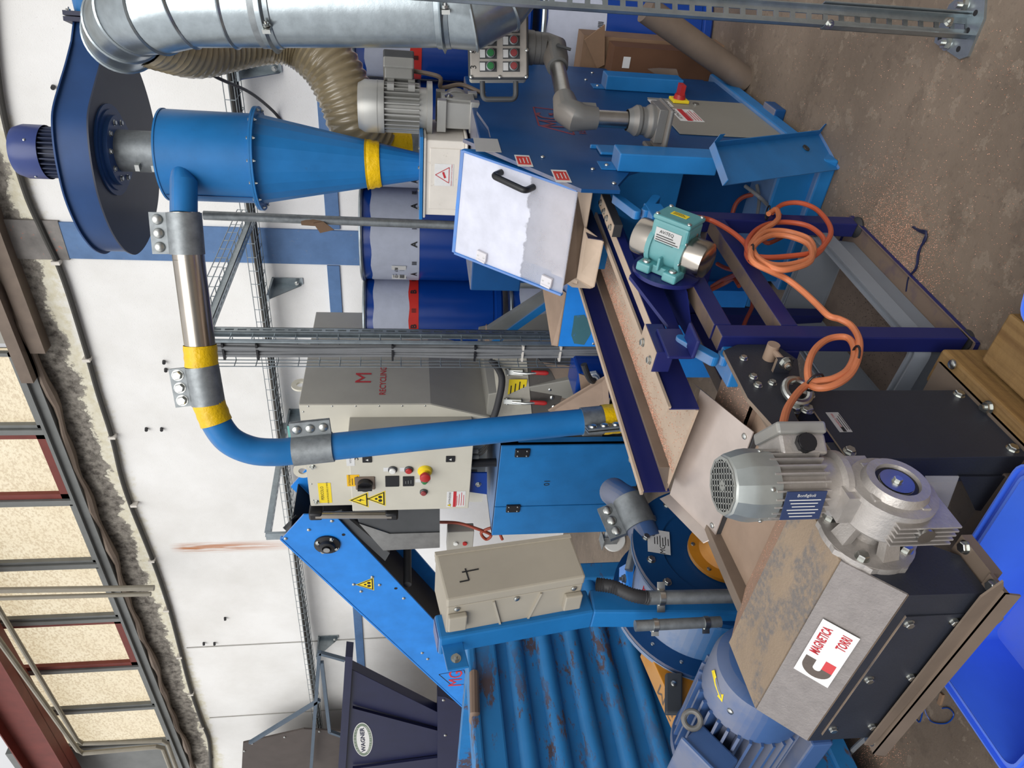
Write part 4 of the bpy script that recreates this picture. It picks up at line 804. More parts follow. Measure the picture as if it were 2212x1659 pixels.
# ================= belt magnetic separator with octagonal hood
XS = -1.0; XL = -1.53
ms = thing('magnetic_separator', 'dark grey belt separator with eight-sided dusty hood and geared motor', 'separator', (-1.25, 1.1, .15))
prof = [(.935, .75), (.766, .75), (.687, .662), (.684, .505), (.93, .505)]
_e1, _e2 = onX(2073, 1200, XS), onX(1954, 1157, XS); eprof = prof[:4]+[(_e1.y, _e1.z), (_e2.y, _e2.z), (.95, _e2.z+.03)]
m = MB(); m.slab([(XS, y, z) for y, z in eprof], (-.006, 0, 0)); m.build('end_plate', M_['anth'], ms, smooth=0)
m = MB(); m.slab([(XL, y, z) for y, z in prof], (.006, 0, 0)); m.build('end_plate', M_['anth'], ms, smooth=0)
def sheet(a, b_, t, name, mt):
    (y0, z0), (y1, z1) = a, b_; n_ = V((0, z1-z0, y0-y1)).normalized(); m = MB(); m.slab([(XS-.0, y0, z0), (XS-.0, y1, z1), (XL, y1, z1), (XL, y0, z0)], n_*t); return m.build(name, mt, ms, smooth=0)
dusty = mat('dust_covered_top', srgb(146, 128, 108), .75, var=.1, vs=5, bump=.25, bs=160)
_n, _l = dusty.node_tree.nodes, dusty.node_tree.links; _b = _n['Principled BSDF']; _t = _n.new('ShaderNodeTexCoord'); _o = _b.inputs['Base Color'].links[0].from_socket   # hand-wiped smears in the dust
_f = nmath(_n, _l, 'MULTIPLY', nmap(_n, _l, nnoise(_n, _l, nd(_n, _l, 'ShaderNodeMapping', {'Vector': _t.outputs['Object'], 'Scale': (2.2, 5, 5), 'Rotation': (0, 0, .5)}).outputs[0], 2.2, 4, .55), .5, .56), nmap(_n, _l, nnoise(_n, _l, _t.outputs['Object'], 70, 4, .7), .35, .6))
_l.new(nmix(_n, _l, nmath(_n, _l, 'MULTIPLY', _f, .8), _o, srgb(106, 104, 104)), _b.inputs['Base Color'])
sheet(prof[0], prof[1], .004, 'hood_top', dusty); hc = sheet(prof[1], prof[2], .004, 'hood_slope', M_['antht']); sheet(prof[2], prof[3], .004, 'hood_front', M_['anth']); sheet((.935, .70), (.935, .75), .004, 'hood_back', dusty)
m = MB(); m.slab([(XS, .934, .748), (XL, .934, .748), (XL, 1.06, .672), (XS, 1.06, .672)], (0, 0, .003)); m.build('inlet_slope', mat('copper_dusted_sheet', srgb(170, 138, 116), .65, var=.12, vs=8), ms, smooth=0)
_p = [V((random.uniform(XL+.03, XS-.03), 0, 0)) for _ in range(330)]
for _q in _p: _q.y = random.triangular(.936, 1.06, 1.0); _q.z = .751-(_q.y-.934)/.126*.076
_p += [V((random.uniform(-1.16, XS-.02), random.uniform(1.29, 1.45), .7)) for _ in range(420)]
tag(grains(_p, .0014, 'copper_specks', ms), kind='stuff')
# cover plate on the hood front
cp = [onY(1964, 1330, .678), onY(2081, 1317, .678), onY(1880, 1590, .678), onY(1780, 1588, .678)]
m = MB(); m.box((-1.06, .6835, .522), (-1.5, .678, .642)); cpl = m.build('cover_plate', M_['anth'], ms, smooth=0, bevel=.001)
for x in (-1.08, -1.27, -1.47):
    for z in (.535, .628): bolt(ms, (x, .678, z), YN, .0085)
# sticker: horseshoe magnet with wording
nrm_ = V((0, -.662+.75, .766-.687)).normalized(); nrm_ = V((0, -(.75-.662), .766-.687)).normalized(); upv = V((0, .079, .088)).normalized(); sc = V((-1.285, .7265-.003, .706+.003))+nrm_*.004
sc = onP(1783, 1413, sc, nrm_)
R2 = XP; s_ = MB(); w2, h2 = .088, .036
s_.slab([sc+R2*x+upv*y for x, y in ((-w2, -h2), (w2, -h2), (w2, h2), (-w2, h2))], nrm_*.0008); s_ = s_.build('sticker', mat('sticker_white', srgb(225, 222, 220), .5, var=.03), ms, smooth=0)
e = nrm_*.0012; m = MB()
def arc(cx, r0, r1, a0, a1, k=14):
    return [sc+e+R2*(cx+r1*math.cos(a0+(a1-a0)*i/k))+upv*r1*math.sin(a0+(a1-a0)*i/k) for i in range(k+1)]+[sc+e+R2*(cx+r0*math.cos(a1+(a0-a1)*i/k))+upv*r0*math.sin(a1+(a0-a1)*i/k) for i in range(k+1)]
cx = -w2+.038
ap, bp = arc(cx, .008, .029, PI/2, 3*PI/2), None
for i in range(14): m.add([ap[i], ap[i+1], ap[28-i], ap[29-i]], [[0, 1, 2, 3]])
for s in (-1, 1): 
    y0, y1 = sorted((s*.008, s*.029)); x1 = cx+(.022 if s > 0 else .004); m.add([sc+e+R2*x+upv*y for x, y in ((cx, y0), (x1, y0), (x1, y1), (cx, y1))], [[0, 1, 2, 3]])
m.build('magnet_mark', M_['anth'], s_, smooth=0)
m = MB(); m.add([sc+e+R2*x+upv*y for x, y in ((cx+.004, -.029), (cx+.033, -.029), (cx+.033, -.008), (cx+.004, -.008))], [[0, 1, 2, 3]]); m.build('magnet_tip', mat('sticker_red', srgb(200, 70, 72), .5, var=0), s_, smooth=0)
text('MAGNETICA', sc+e+R2*.03+upv*.0185, R2, upv, .026, M_['redp'], s_, squash=.58, ext=.0004, bold=.02); text('TORRI', sc+e+R2*.054-upv*.0185, R2, upv, .026, M_['redp'], s_, squash=.6, ext=.0004, bold=.02)
# bottom flange with bolts, deflector plate below
m = MB(); m.box((XS+.03, .655, .497), (XL-.03, .70, .505)); m.slab([(XS+.03, .655, .505), (XL-.03, .655, .505), (XL-.03, .65, .478), (XS+.03, .65, .478)], (0, .004, 0)); m.build('bottom_flange', M_['tan'], ms, smooth=0)
m = MB(); m.box((XS+.03, .7, .478), (XS-.03, .79, .5)); m.build('flange_return', M_['tan'], ms, smooth=0)
MB().slab([onZ(x, y, .46) for x, y in ((1972, 1036), (1992, 1036), (2040, 1108), (2012, 1138), (1960, 1100))], (0, 0, -.006)).build('rear_bracket', M_['tan'], ms, smooth=0); bolt(ms, onZ(2018, 1110, .46), ZP, .011)
_a, _b = onZ(2200, 1034, .16), onZ(2092, 1182, .16); MB().bar(_a, _b, .05, .05).build('cross_rail', M_['tan'], ms, smooth=0, bevel=.003)
for p in ((XS+.018, .68, .505), (XS+.018, .77, .5), (XL-.012, .68, .505)): bolt(ms, p, ZP, .011)
m = MB(); m.slab([onY(x, y, .665) for x, y in ((2120, 1290), (2168, 1256), (2168, 1338), (2000, 1475), (1885, 1610), (1868, 1610))], (0, .004, 0)); m.build('deflector_plate', M_['tan'], ms, smooth=0)
# belt, side frames, tail cover, feed chute
m = MB(); k = 12
bp_ = [(1.40+.045*math.sin(a), .635+.045*math.cos(a)) for a in [PI*i/k for i in range(k+1)]]; bp_ = [(.95, .668), (1.0, .668)]+bp_+[(.95, .59)]
m.slab([(XS-.05, y, z) for y, z in bp_], (XL+.06-XS, 0, 0)); m.build('belt', M_['dustm'], ms, smooth=40)
for x, w_ in ((XS-.045, .035), (XL+.01, .035)): m = MB(); m.box((x, 1.29, .64), (x+w_, .94, .705)); m.build('belt_guide', M_['tan'], ms, smooth=0, bevel=.002)
m = MB(); m.box((XS-.006, 1.288, .692), (XL+.03, 1.46, .7)); m.slab([(XS-.006, 1.288, .7), (XL+.03, 1.288, .7), (XL+.03, 1.288, .66), (XS-.006, 1.288, .66)], (0, .004, 0)); m.build('tail_cover', mat('brown_dust_sheet', srgb(126, 106, 92), .7, var=.12, vs=9), ms, smooth=0)
tailp = [onX(x, y, XS) for x, y in ((1560, 765), (1590, 752), (1672, 752), (1720, 785), (1728, 850), (1700, 870), (1760, 1010), (1690, 955), (1612, 868))]
m = MB(); m.slab(tailp, (.012, 0, 0)); m.build('tail_plate', M_['anth'], ms, smooth=0, bevel=.001)
for x, y in ((1606, 775), (1627, 815), (1637, 833), (1668, 828), (1703, 826), (1740, 888)): bolt(ms, onX(x, y, XS+.012), XP, .009)
for x, y in ((1715, 885), (1743, 886)): bolt(ms, onX(x, y, XS+.002), XP, .013)
ts = onX(1660, 775, XS+.012); m = MB(); m.cyl(ts, ts+V((.045, 0, 0)), .016, n=20); m.cyl(ts+V((.03, 0, 0)), ts+V((.03, -.075, -.01)), .008, n=12); m.build('tensioner_pin', M_['dustm'], ms)
bolt(ms, ts+V((.03, -.06, -.01)), YN, .014, NUT); m = MB(); m.obox(ts+V((.02, -.055, -.008)), (.02, 0, 0), (0, .005, 0), (0, 0, .022)); m.build('tensioner_lug', M_['anth'], ms, smooth=0)
eb = onX(1722, 845, XS+.03); m = MB(); m.tube([eb+V((.012*math.cos(a), .03*math.cos(a), .031*math.sin(a))) for a in [2*PI*i/20 for i in range(20)]], .0095, 10, closed=True); m.cyl(eb+V((-.02, 0, -.03)), eb+V((-.0, 0, -.024)), .011); m.build('lifting_eye', M_['zinc'], ms)
# side panel, post and rail
p0 = [onX(*q, XS+.004) for q in ((1756, 845), (2090, 850), (2207, 985), (1830, 1010))]
m = MB(); m.box((XS+.001, 1.027, .15), (XS+.006, 1.27, .6)); pn_ = m.build('side_panel', M_['anth'], ms, smooth=0, bevel=.001)
for y in (1.05, 1.25):
    for z in (.18, .585): bolt(ms, (XS+.006, y, z), XP, .0115)
m = MB(); m.box((XS, 1.03, .15), (XS-.075, 1.09, .62)); m.build('post', M_['anth'], ms, smooth=0, bevel=.003)
m = MB(); m.box((XS, 1.21, .15), (XS-.06, 1.27, .62)); m.build('post', M_['anth'], ms, smooth=0, bevel=.003)
m = MB(); m.box((XL+.06, 1.21, .15), (XL, 1.27, .62)); m.build('post', M_['anth'], ms, smooth=0, bevel=.003)
m = MB(); m.box((XS, .93, .505), (XS-.05, 1.04, .56)); m.build('hood_arm', M_['anth'], ms, smooth=0)
pc = onX(1812, 912, XS+.0065); R3, U3 = YP, ZP; s_ = sticker(pn_, pc, R3, U3, .07, .032, M_['tplate'], 'type_plate'); text('MAGNETICA TORRI', pc+V((.0006, .005, .004)), R3, U3, .008, M_['redp'], s_, squash=.7); lines(s_, pc-V((0, 0, .007)), R3, U3, .055, .012, 3, M_['ink']); m = MB(); m.obox(pc+V((.0012, -.026, .002)), (.0003, 0, 0), (0, .008, 0), (0, 0, .004)); m.build('mark', M_['ink'], s_, smooth=0)
# feed chute between trough and belt
m = MB(); c_ = [V((-1.135, 1.455, .752)), V((-1.53, 1.44, .752)), V((-1.50, 1.24, .69)), V((-1.11, 1.25, .69))]
m.slab(c_, (0, 0, .003)); fc = m.build('feed_chute', M_['chute'], ms, smooth=0)
for a, d, s in ((c_[0], c_[3], 1), (c_[1], c_[2], -1)): MB().slab([a, d, d+V((s*.02, 0, .028)), a+V((s*.02, 0, .028))], (0, .002, .002)).build('chute_side', M_['chute'], ms, smooth=0)
for t in (.08, .92): bolt(ms, mid(c_[3], c_[2], t)+V((0, .02, .008)), (0, -.3, 1), .008, ROUND)
m = MB(); m.box((-1.12, 1.25, .672), (-1.5, 1.242, .688)); m.build('chute_edge', M_['rubber'], ms, smooth=0)
# geared motor: worm box with axis along X, motor upright
gy, gz_ = .816, .676; F0 = V((XS, gy, gz_))
m = MB(); m.lathe([(.0, 0), (.092, 0), (.092, .013), (.0, .013)], F0, XP, 8, ref=(0, math.cos(PI/8), math.sin(PI/8))); m.lathe([(0, .0), (.088, 0), (.088, .014), (0, .014)], F0, XP, 40); m.build('gear_flange', M_['cast'], ms, smooth=20)
for i in range(4): a = PI/4+i*PI/2+.15; bolt(ms, F0+V((.013, .07*math.cos(a), .07*math.sin(a))), XP, .0115)
m = MB()
for i in range(4):
    a = i*PI/2+.15; d = V((0, math.cos(a), math.sin(a))); t = V((0, -d.z, d.y)); m.slab([F0+d*.07+t*.018+V((.013, 0, 0)), F0+d*.07-t*.018+V((.013, 0, 0)), F0+d*.05-t*.014+V((.062, 0, 0)), F0+d*.05+t*.014+V((.062, 0, 0))], -d*.02)
m.cyl(F0+V((.013, 0, 0)), F0+V((.06, 0, 0)), .03, n=24); m.build('spider', M_['cast'], ms, smooth=20)
m = MB(); m.lathe([(.0, .06), (.066, .06), (.07, .066), (.07, .125), (.077, .127), (.077, .138), (.06, .142), (.055, .158), (.04, .158), (.038, .15), (0, .15)], F0, XP, 40)
for i in range(5): m.obox(F0+V((.072+i*.011, -.018, -.035)), (.0018, 0, 0), (0, .062, 0), (0, 0, .06))
m.obox(F0+V((.1, .035, .05)), (.032, 0, 0), (0, .055, 0), (0, 0, .045)); m.build('gear_housing', M_['cast'], ms, smooth=25)
m = MB(); m.lathe([(0, .154), (.03, .154), (.03, .147), (.0, .147)], F0, XP, 28); m.build('shaft_washer', M_['steel'], ms); bolt(ms, F0+V((.154, 0, 0)), XP, .008)
m = MB(); m.lathe([(.031, .1505), (.0385, .1505), (.0385, .146), (.031, .146)], F0, XP, 28); m.build('shaft_seal', M_['black'], ms)
for i in range(4):
    a = i*PI/2+.5; q = F0+V((.132, .058*math.cos(a), .058*math.sin(a))); m = MB(); m.obox(q, (.012, 0, 0), (0, .009, 0), (0, 0, .009)); m.build('screw_boss', M_['cast'], ms, smooth=0, bevel=.002); a += .7; bolt(ms, F0+V((.138, .06*math.cos(a), .06*math.sin(a))), XP, .0045, ROUND)
m = MB(); q = F0+V((.1, -.066, -.03)); m.cyl(q, q+V((0, -.02, 0)), .016, n=20); m.build('filler_plug', M_['steel'], ms)
K = V((XS+.1, gy+.05, 0)); zb_, zt_ = gz_+.075, .975
m = MB(); m.lathe([(.0, 0), (.062, 0), (.062, .012), (.05, .016), (.054, .05), (.0, .05)], K+V((0, 0, zb_)), ZP, 36); m.build('motor_flange', M_['cast'], ms)
m = MB(); m.lathe([(.052, .045), (.052, .155)], K+V((0, 0, zb_)), ZP, 32)
for i in range(26):
    a = 2*PI*i/26; d = V((math.cos(a), math.sin(a), 0)); m.obox(K+d*.057+V((0, 0, zb_+.1)), d*.009, V((-d.y, d.x, 0))*.0017, (0, 0, .052))
m.build('finned_body', M_['cast'], ms)
m = MB(); rad_ = [(.066, zb_+.14), (.068, zt_-.045), (.066, zt_-.03), (.058, zt_-.004), (.054, zt_)]; m.lathe([(r, z) for r, z in rad_], K, ZP, 12, ref=(.966, .259, 0)); cw = m.build('fan_cowl', M_['plate'], ms, smooth=22)
gm_ = MB(); zg = zt_+.0005; n_ = 9; st_ = .0108
gm_.lathe([(.049, 0), (.055, 0), (.055, .0016), (.049, .0016)], K+V((0, 0, zg-.001)), ZP, 12, ref=(.966, .259, 0)); gm_.lathe([(.0, .0), (.013, .0), (.013, .0016), (0, .0016)], K+V((0, 0, zg-.001)), ZP, 4)
for i in range(-5, 6):
    for dx_, dy_ in ((.707, .707), (.707, -.707)):
        o_ = i*st_; h = math.sqrt(max(0, .0505**2-o_*o_)); d = V((dx_, dy_, 0)); t = V((-dy_, dx_, 0))
        if h > .004: gm_.obox(K+t*o_+V((0, 0, zg)), d*h, t*.0013, (0, 0, .0007))
gm_.build('fan_grille', M_['plate'], ms, smooth=0); MB().cyl(K+V((0, 0, zg-.012)), K+V((0, 0, zg-.0105)), .053, n=24).build('dark_inside', M_['black'], ms)
for a in (-.9, -2.2, .4): d = V((math.cos(a), math.sin(a), 0)); bolt(ms, K+d*.066+V((0, 0, zb_+.16)), d, .004, ROUND)
tb_d = V((.55, .83, 0)).normalized(); tb_t = V((-tb_d.y, tb_d.x, 0)); tbc = K+V((0, 0, zb_+.075))
m = MB(); m.obox(tbc+tb_d*.066, tb_d*.02, tb_t*.045, (0, 0, .045)); m.build('terminal_box', M_['cast'], ms, smooth=0, bevel=.005)
m = MB(); m.obox(tbc+tb_d*.097, tb_d*.012, tb_t*.049, (0, 0, .049)); tl = m.build('terminal_lid', M_['castb'], ms, smooth=0, bevel=.005)
text('Bonfiglioli', tbc+tb_d*.1095, tb_t, ZP, .02, M_['cast'], tl, squash=.9); m = MB()
for z in (-.032, -.026, .026, .032): m.obox(tbc+tb_d*.1095+V((0, 0, z)), tb_d*.0006, tb_t*.035, (0, 0, .0012))
m.build('lid_rib', M_['cast'], tl, smooth=0)
cap_d = -tb_t; q = tbc+tb_d*.066+cap_d*.045+V((0, 0, -.015)); q = tbc+tb_d*.064-tb_t*.045*(1 if (-tb_t).dot(EYE-tbc) > 0 else -1)
cap_d = -tb_t if (-tb_t).dot(EYE-tbc) > 0 else tb_t; q = tbc+tb_d*.066+cap_d*.044; m = MB(); m.cyl(q+V((0, 0, .0)), q+cap_d*.012, .019, n=8); m.cyl(q+cap_d*.012, q+cap_d*.016, .017, n=20); m.build('blind_plug', M_['black'], ms)
npd = V((-.55, -.83, 0)).normalized(); npd = V((.2, -.98, 0)).normalized(); npt = V((-npd.y, npd.x, 0)); pc = K+npd*.0672+V((0, 0, zb_+.1))
s_ = MB().obox(pc, npt*.03, npd*.0008, (0, 0, .038)).build('type_plate', mat('blue_type_plate', srgb(46, 60, 96), .4, var=0), ms, smooth=0); RR = ZP
text('Bonfiglioli', pc+npd*.001+npt*.022, -ZP if (-ZP).cross(npt).dot(npd) > 0 else ZP, npt, .009, M_['inkw'], s_); m = MB()
for i in range(6): m.obox(pc+npd*.001+npt*(.012-i*.007), (0, 0, .03-.004*(i % 3)), npt*.0009, npd*.0002)
m.build('print', M_['inkw'], s_, smooth=0)
# ---------- timbers and bearer plate that the separator stands on
tm = mat('timber_end', srgb(150, 128, 92), .75, var=.2, vs=20)
tb1 = MB(); tb1.box((-1.06, 1.40, 0), (-.955, .1, .148)); t1_ = tb1.build('timber_beam', M_['wood'], None, smooth=0, bevel=.008); tag(t1_, 'thick weathered timber beam carrying the dark separator frame', 'timber', 'timbers under the separator')
tb2 = MB(); tb2.box((-.945, 1.33, .0), (-.80, .1, .09)); t2_ = tb2.build('timber_beam', M_['wood'], None, smooth=0, bevel=.006); tag(t2_, 'yellowish lower timber plank lying beside the thick beam', 'timber', 'timbers under the separator')
tb3 = MB(); tb3.box((-.795, 1.19, .0), (-.69, .1, .11)); t3_ = tb3.build('timber_beam', M_['wood'], None, smooth=0, bevel=.006); tag(t3_, 'outer timber plank cut off by the frame edge near blue crate corner', 'timber', 'timbers under the separator')
m = MB(); m.box((-1.1, 1.38, .148), (-.985, .6, .156)); m.box((-.99, 1.38, .148), (-.985, .6, .158)); m.build('base_angle', M_['tan'], ms, smooth=0)
p = onZ(2058, 787, .156); bolt(ms, p, ZP, .012, ROUND); p = onZ(2135, 880, .156); bolt(ms, p, ZP, .013, NUT)
MB().slab([onY(x, y, 1.022) for x, y in ((2073, 1030), (2190, 1030), (2124, 1104), (2107, 1102))], (0, .004, 0)).build('discharge_flap', M_['anth'], ms, smooth=0)
MB().slab([onY(x, y, .94) for x, y in ((2000, 1030), (2072, 1030), (2035, 1130), (1990, 1180))], (0, .003, 0)).build('clear_flap', mat('clear_curtain', srgb(200, 200, 205), .15, var=0, alpha=.35), ms, smooth=0)
# ================= drums stacked along the back wall
DR, DY = .296, 4.1
def drum(name, lab, x, z, band, grp, h=.9, wording=None, num=None, lz=(.54, .82)):
    t = thing(name, lab, 'drum', (x, DY, z), grp); o = V((x, DY, z))
    m = MB(); m.lathe([(0, 0), (DR-.012, 0), (DR, .012), (DR, .045), (DR-.006, .05), (DR-.006, .06), (DR, .065), (DR, h-.04), (DR-.004, h-.03), (0, h-.03)], o, ZP, 56); m.build('body', M_['drum'], t)
    m = MB(); m.lathe([(0, h-.03), (DR-.01, h-.03), (DR-.004, h-.012), (0, h-.012)], o, ZP, 48); m.build('lid', M_['drum'], t)
    m = MB(); m.tube([o+V((DR*math.cos(a)*1.005, DR*math.sin(a)*1.005, h-.024)) for a in [2*PI*i/48 for i in range(48)]], .013, 8, closed=True); m.build('locking_ring', M_['galv'], t)
    f = V((EYE.x-x, EYE.y-DY, 0)).normalized(); a0 = math.atan2(f.y, f.x)
    def wrap(r, z0, z1, a, b_, nm, mt, par=None, k=24):
        m = MB(); vs = []
        for i in range(k+1):
            q = a+(b_-a)*i/k
            for zz in (z0, z1): vs.append(o+V((r*math.cos(q), r*math.sin(q), zz+(.004*math.sin(i*1.3) if zz == z1 else 0))))
        m.add(vs, [[2*i, 2*i+2, 2*i+3, 2*i+1] for i in range(k)]); return m.build(nm, mt, par or t, smooth=60)
    lb = wrap(DR+.0015, lz[0], lz[1], a0-1.5, a0+1.5, 'label_sheet', M_['film'])
    zb = lz[0]+.03
    if band == 'B': wrap(DR+.0025, lz[0]-.0, lz[0]+.06, a0-1.5, a0+1.5, 'red_band', M_['red'], lb)
    for q in (-1.0, -.25, .5, 1.1):
        d = V((math.cos(a0+q), math.sin(a0+q), 0)); r_ = V((-d.y, d.x, 0)); text(band, o+d*(DR+.004)+V((0, 0, zb)), r_, ZP, .05, M_['ink'], lb, bold=.03)
        q += .3; d = V((math.cos(a0+q), math.sin(a0+q), 0)); r_ = V((-d.y, d.x, 0)); m = MB()
        for k in range(4): m.obox(o+d*(DR+.004)+r_*(k*.007)+V((0, 0, zb)), r_*.0018, ZP*.014, d*.0003)
        m.build('tick_marks', M_['ink'], lb, smooth=0)
    def card(q, zc, w_, hh):
        d = V((math.cos(a0+q), math.sin(a0+q), 0)); r_ = V((-d.y, d.x, 0)); c = o+d*(DR*math.cos(w_/2/DR)+.008)+V((0, 0, zc)); return MB().obox(c, r_*w_/2, ZP*hh/2, d*.001).build('paper_label', M_['label'], lb, smooth=0), c+d*.0015, r_
    if wording:
        s_, c, r_ = card(wording[0], (lz[0]+lz[1])/2+.02, .12, .14)
        c2 = c+r_*0
        for i, tx in enumerate(wording[1]): text(tx, c2+V((0, 0, .05-.025*i)), r_, ZP, .016 if i in (1, 2) else .011, M_['ink'], lb)
    if num:
        s_, c, r_ = card(num[0], lz[0]+.12 if num[2] is None else num[2], .15, .085); text('Lagereinheit', c+r_*-.03+V((0, 0, .033)), r_, ZP, .012, M_['ink'], lb); text(num[1], c+V((0, 0, .014)), r_, ZP, .026, M_['ink'], lb, bold=.02, squash=.9)
        m = MB(); rr = random.Random(5); xx = -.062
        while xx < .03: w2 = rr.choice((.0012, .002, .003)); m.obox(c+r_*xx+V((0, 0, -.018)), r_*w2/2, ZP*.014, V((r_.y, -r_.x, 0))*.0002); xx += w2+rr.choice((.0015, .0025))
        m.build('barcode', M_['ink'], lb, smooth=0)
    return t
GU, GL = 'upper row of stacked blue drums', 'lower row of blue drums'
zu = .935
drum('steel_drum', 'upper blue drum with red band, left of the column beside the dropper tray', -2.56, zu, 'B', GU, num=None)
drum('steel_drum', 'upper blue drum with grey band carrying number 0214356788 just left of the rod', -1.955, zu, 'A', GU, num=(-.98, '0214356788', None))
drum('steel_drum', 'upper blue drum with grey band hidden behind the cyclone cone', -1.352, zu, 'A', GU, wording=(-.75, ['Vom Stand am Rhein AG', '888.020783', '5006,0 HP', 'Eingangsdatum', 'Mobilität']))
drum('steel_drum', 'upper blue drum with red band and white paper between duct and gear motor', -.748, zu, 'B', GU, wording=(-.25, ['Vom Stand am Rhein AG', '888.020504', '5070 HP', 'Eingangsdatum', 'Mobilität']))
drum('steel_drum', 'upper blue drum behind the galvanised duct', -.145, zu, 'B', GU)
drum('steel_drum', 'lower blue drum with number 0217350310 seen below the clear lid', -1.955, .004, 'A', GL, num=(-.05, '0217350310', .74), lz=(.5, .86))
drum('steel_drum', 'lower blue drum at far left behind the diagonal channel', -2.56, .004, 'B', GL)
drum('steel_drum', 'lower blue drum hidden behind the blue separator cabinet', -1.352, .004, 'A', GL)
drum('steel_drum', 'lower blue drum with white A label behind the control arm', -.748, .004, 'A', GL, lz=(.56, .86))
drum('steel_drum', 'lower blue drum behind the slotted strut post', -.145, .004, 'B', GL, num=(-.3, '0217350988', .76))
# ---------- upright rod in front of the column
rd = thing('steel_rod', 'thin galvanised pipe hanging upright in front of the blue column with brown tape', 'pipe', (-1.585, 3.4, 1.2))
MB().cyl(onY(440, 465, 3.4), V((onY(1030, 492, 3.4).x, 3.4, .0)), .022, n=16).build('pipe', M_['galvd'], rd)
m = MB(); p = onY(678, 477, 3.4); m.lathe([(.0235, -.05), (.026, 0), (.0235, .06)], p, ZP, 14); m.slab([p+V((-.0, -.026, .0)), p+V((-.05, -.03, -.03)), p+V((-.03, -.03, -.1)), p+V((.01, -.026, -.05))], (0, -.003, 0)); m.build('tape_scrap', M_['card'], rd)
# ================= granulator complex at the back
HY = 3.1
gh = thing('granulator', 'grey recycling granulator hood with red M lettering behind the cable tray', 'granulator', (-2.9, 3.4, 0))
hc_ = onY(645, 873, HY); hl_ = onY(665, 1092, HY); hb = onY(930, 874, HY); hbl = onY(1059, 901, HY)
x0, x1, zt_h, zm, zb_h = hc_.x, hl_.x, hc_.z, hb.z, hbl.z
m = MB(); YB = 4.05
m.slab([(x0, HY, zt_h), (x1, HY, zt_h), (x1, HY, zb_h), (hbl.x, HY, zb_h), (x0, HY, zm)], (0, YB-HY, 0)); m.build('hood', M_['greyd'], gh, smooth=0, bevel=.004)
m = MB(); m.slab([(x0-.004, HY-.004, zt_h-.004), (x1, HY-.004, zt_h-.004), (x1, HY-.004, zb_h), (hbl.x-.004, HY-.004, zb_h), (x0-.004, HY-.004, zm)], (0, .005, 0)); m.build('hood_front', M_['grey'], gh, smooth=0)
pm = onX(787, 843, x0+.001); pm.y = onX(787, 816, x0).y
text('M', onX(787, 816, x0+.0015), YP, ZP, .13, M_['redp'], gh, squash=1.1); text('RECYCLING', onX(828, 822, x0+.0015), YP, ZP, .05, M_['redp'], gh, squash=1.0, bold=.008)
for x, y in ((648, 835), (632, 935)):
    p = onX(x, y, x0-.1) if y == 835 else onY(x, y, HY+.05); MB().lathe([(.025, -.006), (.055, -.006), (.055, .006), (.025, .006), (.025, -.006)], V((x0-.1 if y == 835 else x0-.55, HY+.3 if y == 835 else HY+.05, zt_h+.03)), YN if y != 835 else XP, 24).build('lifting_lug', M_['grey'], gh)
for i in range(6): t = i/5; bolt(gh, V((x0-.012, HY-.004, zt_h-.05-(zt_h-zm-.08)*t)), YN, .005, ROUND); bolt(gh, V((x0-.05-(x0-x1-.1)*t, HY-.004, zt_h-.02)), YN, .005, ROUND)
for x, y in ((676, 1008), (684, 1084)): bolt(gh, onY(x, y, HY-.004), YN, .013, NUT)
p = onY(702, 1065, HY-.005); s_ = sticker(gh, p, XP, ZP, .17, .075, M_['yl']); text('PERICOLO', p+V((0, -.001, .015)), XP, ZP, .025, M_['ink'], s_); text('NON INTRODURRE LE MANI', p+V((0, -.001, -.016)), XP, ZP, .014, M_['ink'], s_)
# lower part with clamps (dark sloping throat)
m = MB(); m.slab([(x0+.05, HY+.02, zb_h+.02), (hbl.x-.1, HY+.02, zb_h+.02), (hbl.x-.1, HY-.1, .42), (x0+.3, HY-.1, .42)], (0, .7, 0)); m.build('throat', M_['door'], gh, smooth=0, bevel=.005)
fp = lambda x, y: onP(x, y, (x0, HY-.0, zb_h), (.25, -.95, .15))
n_ = V((.25, -.95, .15)).normalized(); a, b_, c, d = fp(1062, 752), fp(1135, 745), fp(1150, 905), fp(1080, 905)
MB().slab([a, b_, c, d], n_*.02).build('clamped_door', mat('worn_grey_panel', srgb(158, 154, 142), .55, var=.15, vs=10, scr=.5), gh, smooth=0)
MB().slab([fp(1135, 745), fp(1190, 800), fp(1215, 850), fp(1200, 890), fp(1150, 905)], n_*.015).build('dark_panel', mat('dark_worn_panel', srgb(70, 66, 62), .6, scr=.6, scol=srgb(110, 100, 90)), gh, smooth=0)
MB().slab([fp(1168, 780), fp(1240, 790), fp(1250, 880), fp(1200, 900)], n_*.012).build('outlet_guard', M_['tan'], gh, smooth=0)
for x, y in ((1188, 838), (1192, 856), (1196, 876)): bolt(gh, fp(x, y)+n_*.016, n_, .012, ROUND)
s_ = sticker(gh, fp(1117, 838)+n_*.021, XP, ZP, .14, .1, M_['yl']); lines(s_, fp(1117, 838)+n_*.021, XP, ZP, .11, .07, 4, M_['ink'])
for x, y, e in ((1110, 799, 1), (1107, 862, 1)):
    p = fp(x, y)+n_*.03; q = fp(x+55, y+(-1 if y < 820 else 0))+n_*.05; d = (q-p).normalized(); k = MB(); k.obox(p, d*.05, d.cross(n_)*.014, n_*.012); k.tube([p+n_*.01, p+d*.07+n_*.02, q], .008, 8); k.cyl(p-d*.03-d.cross(n_)*.02, p-d*.03+d.cross(n_)*.02, .01, n=10); k = k.build('toggle_clamp', M_['zinc'], gh, smooth=40)
    MB().tube([q-d*.045, q+d*.035, q+d*.05], [.012, .014, .007], 12).build('red_grip', M_['redb'], k)
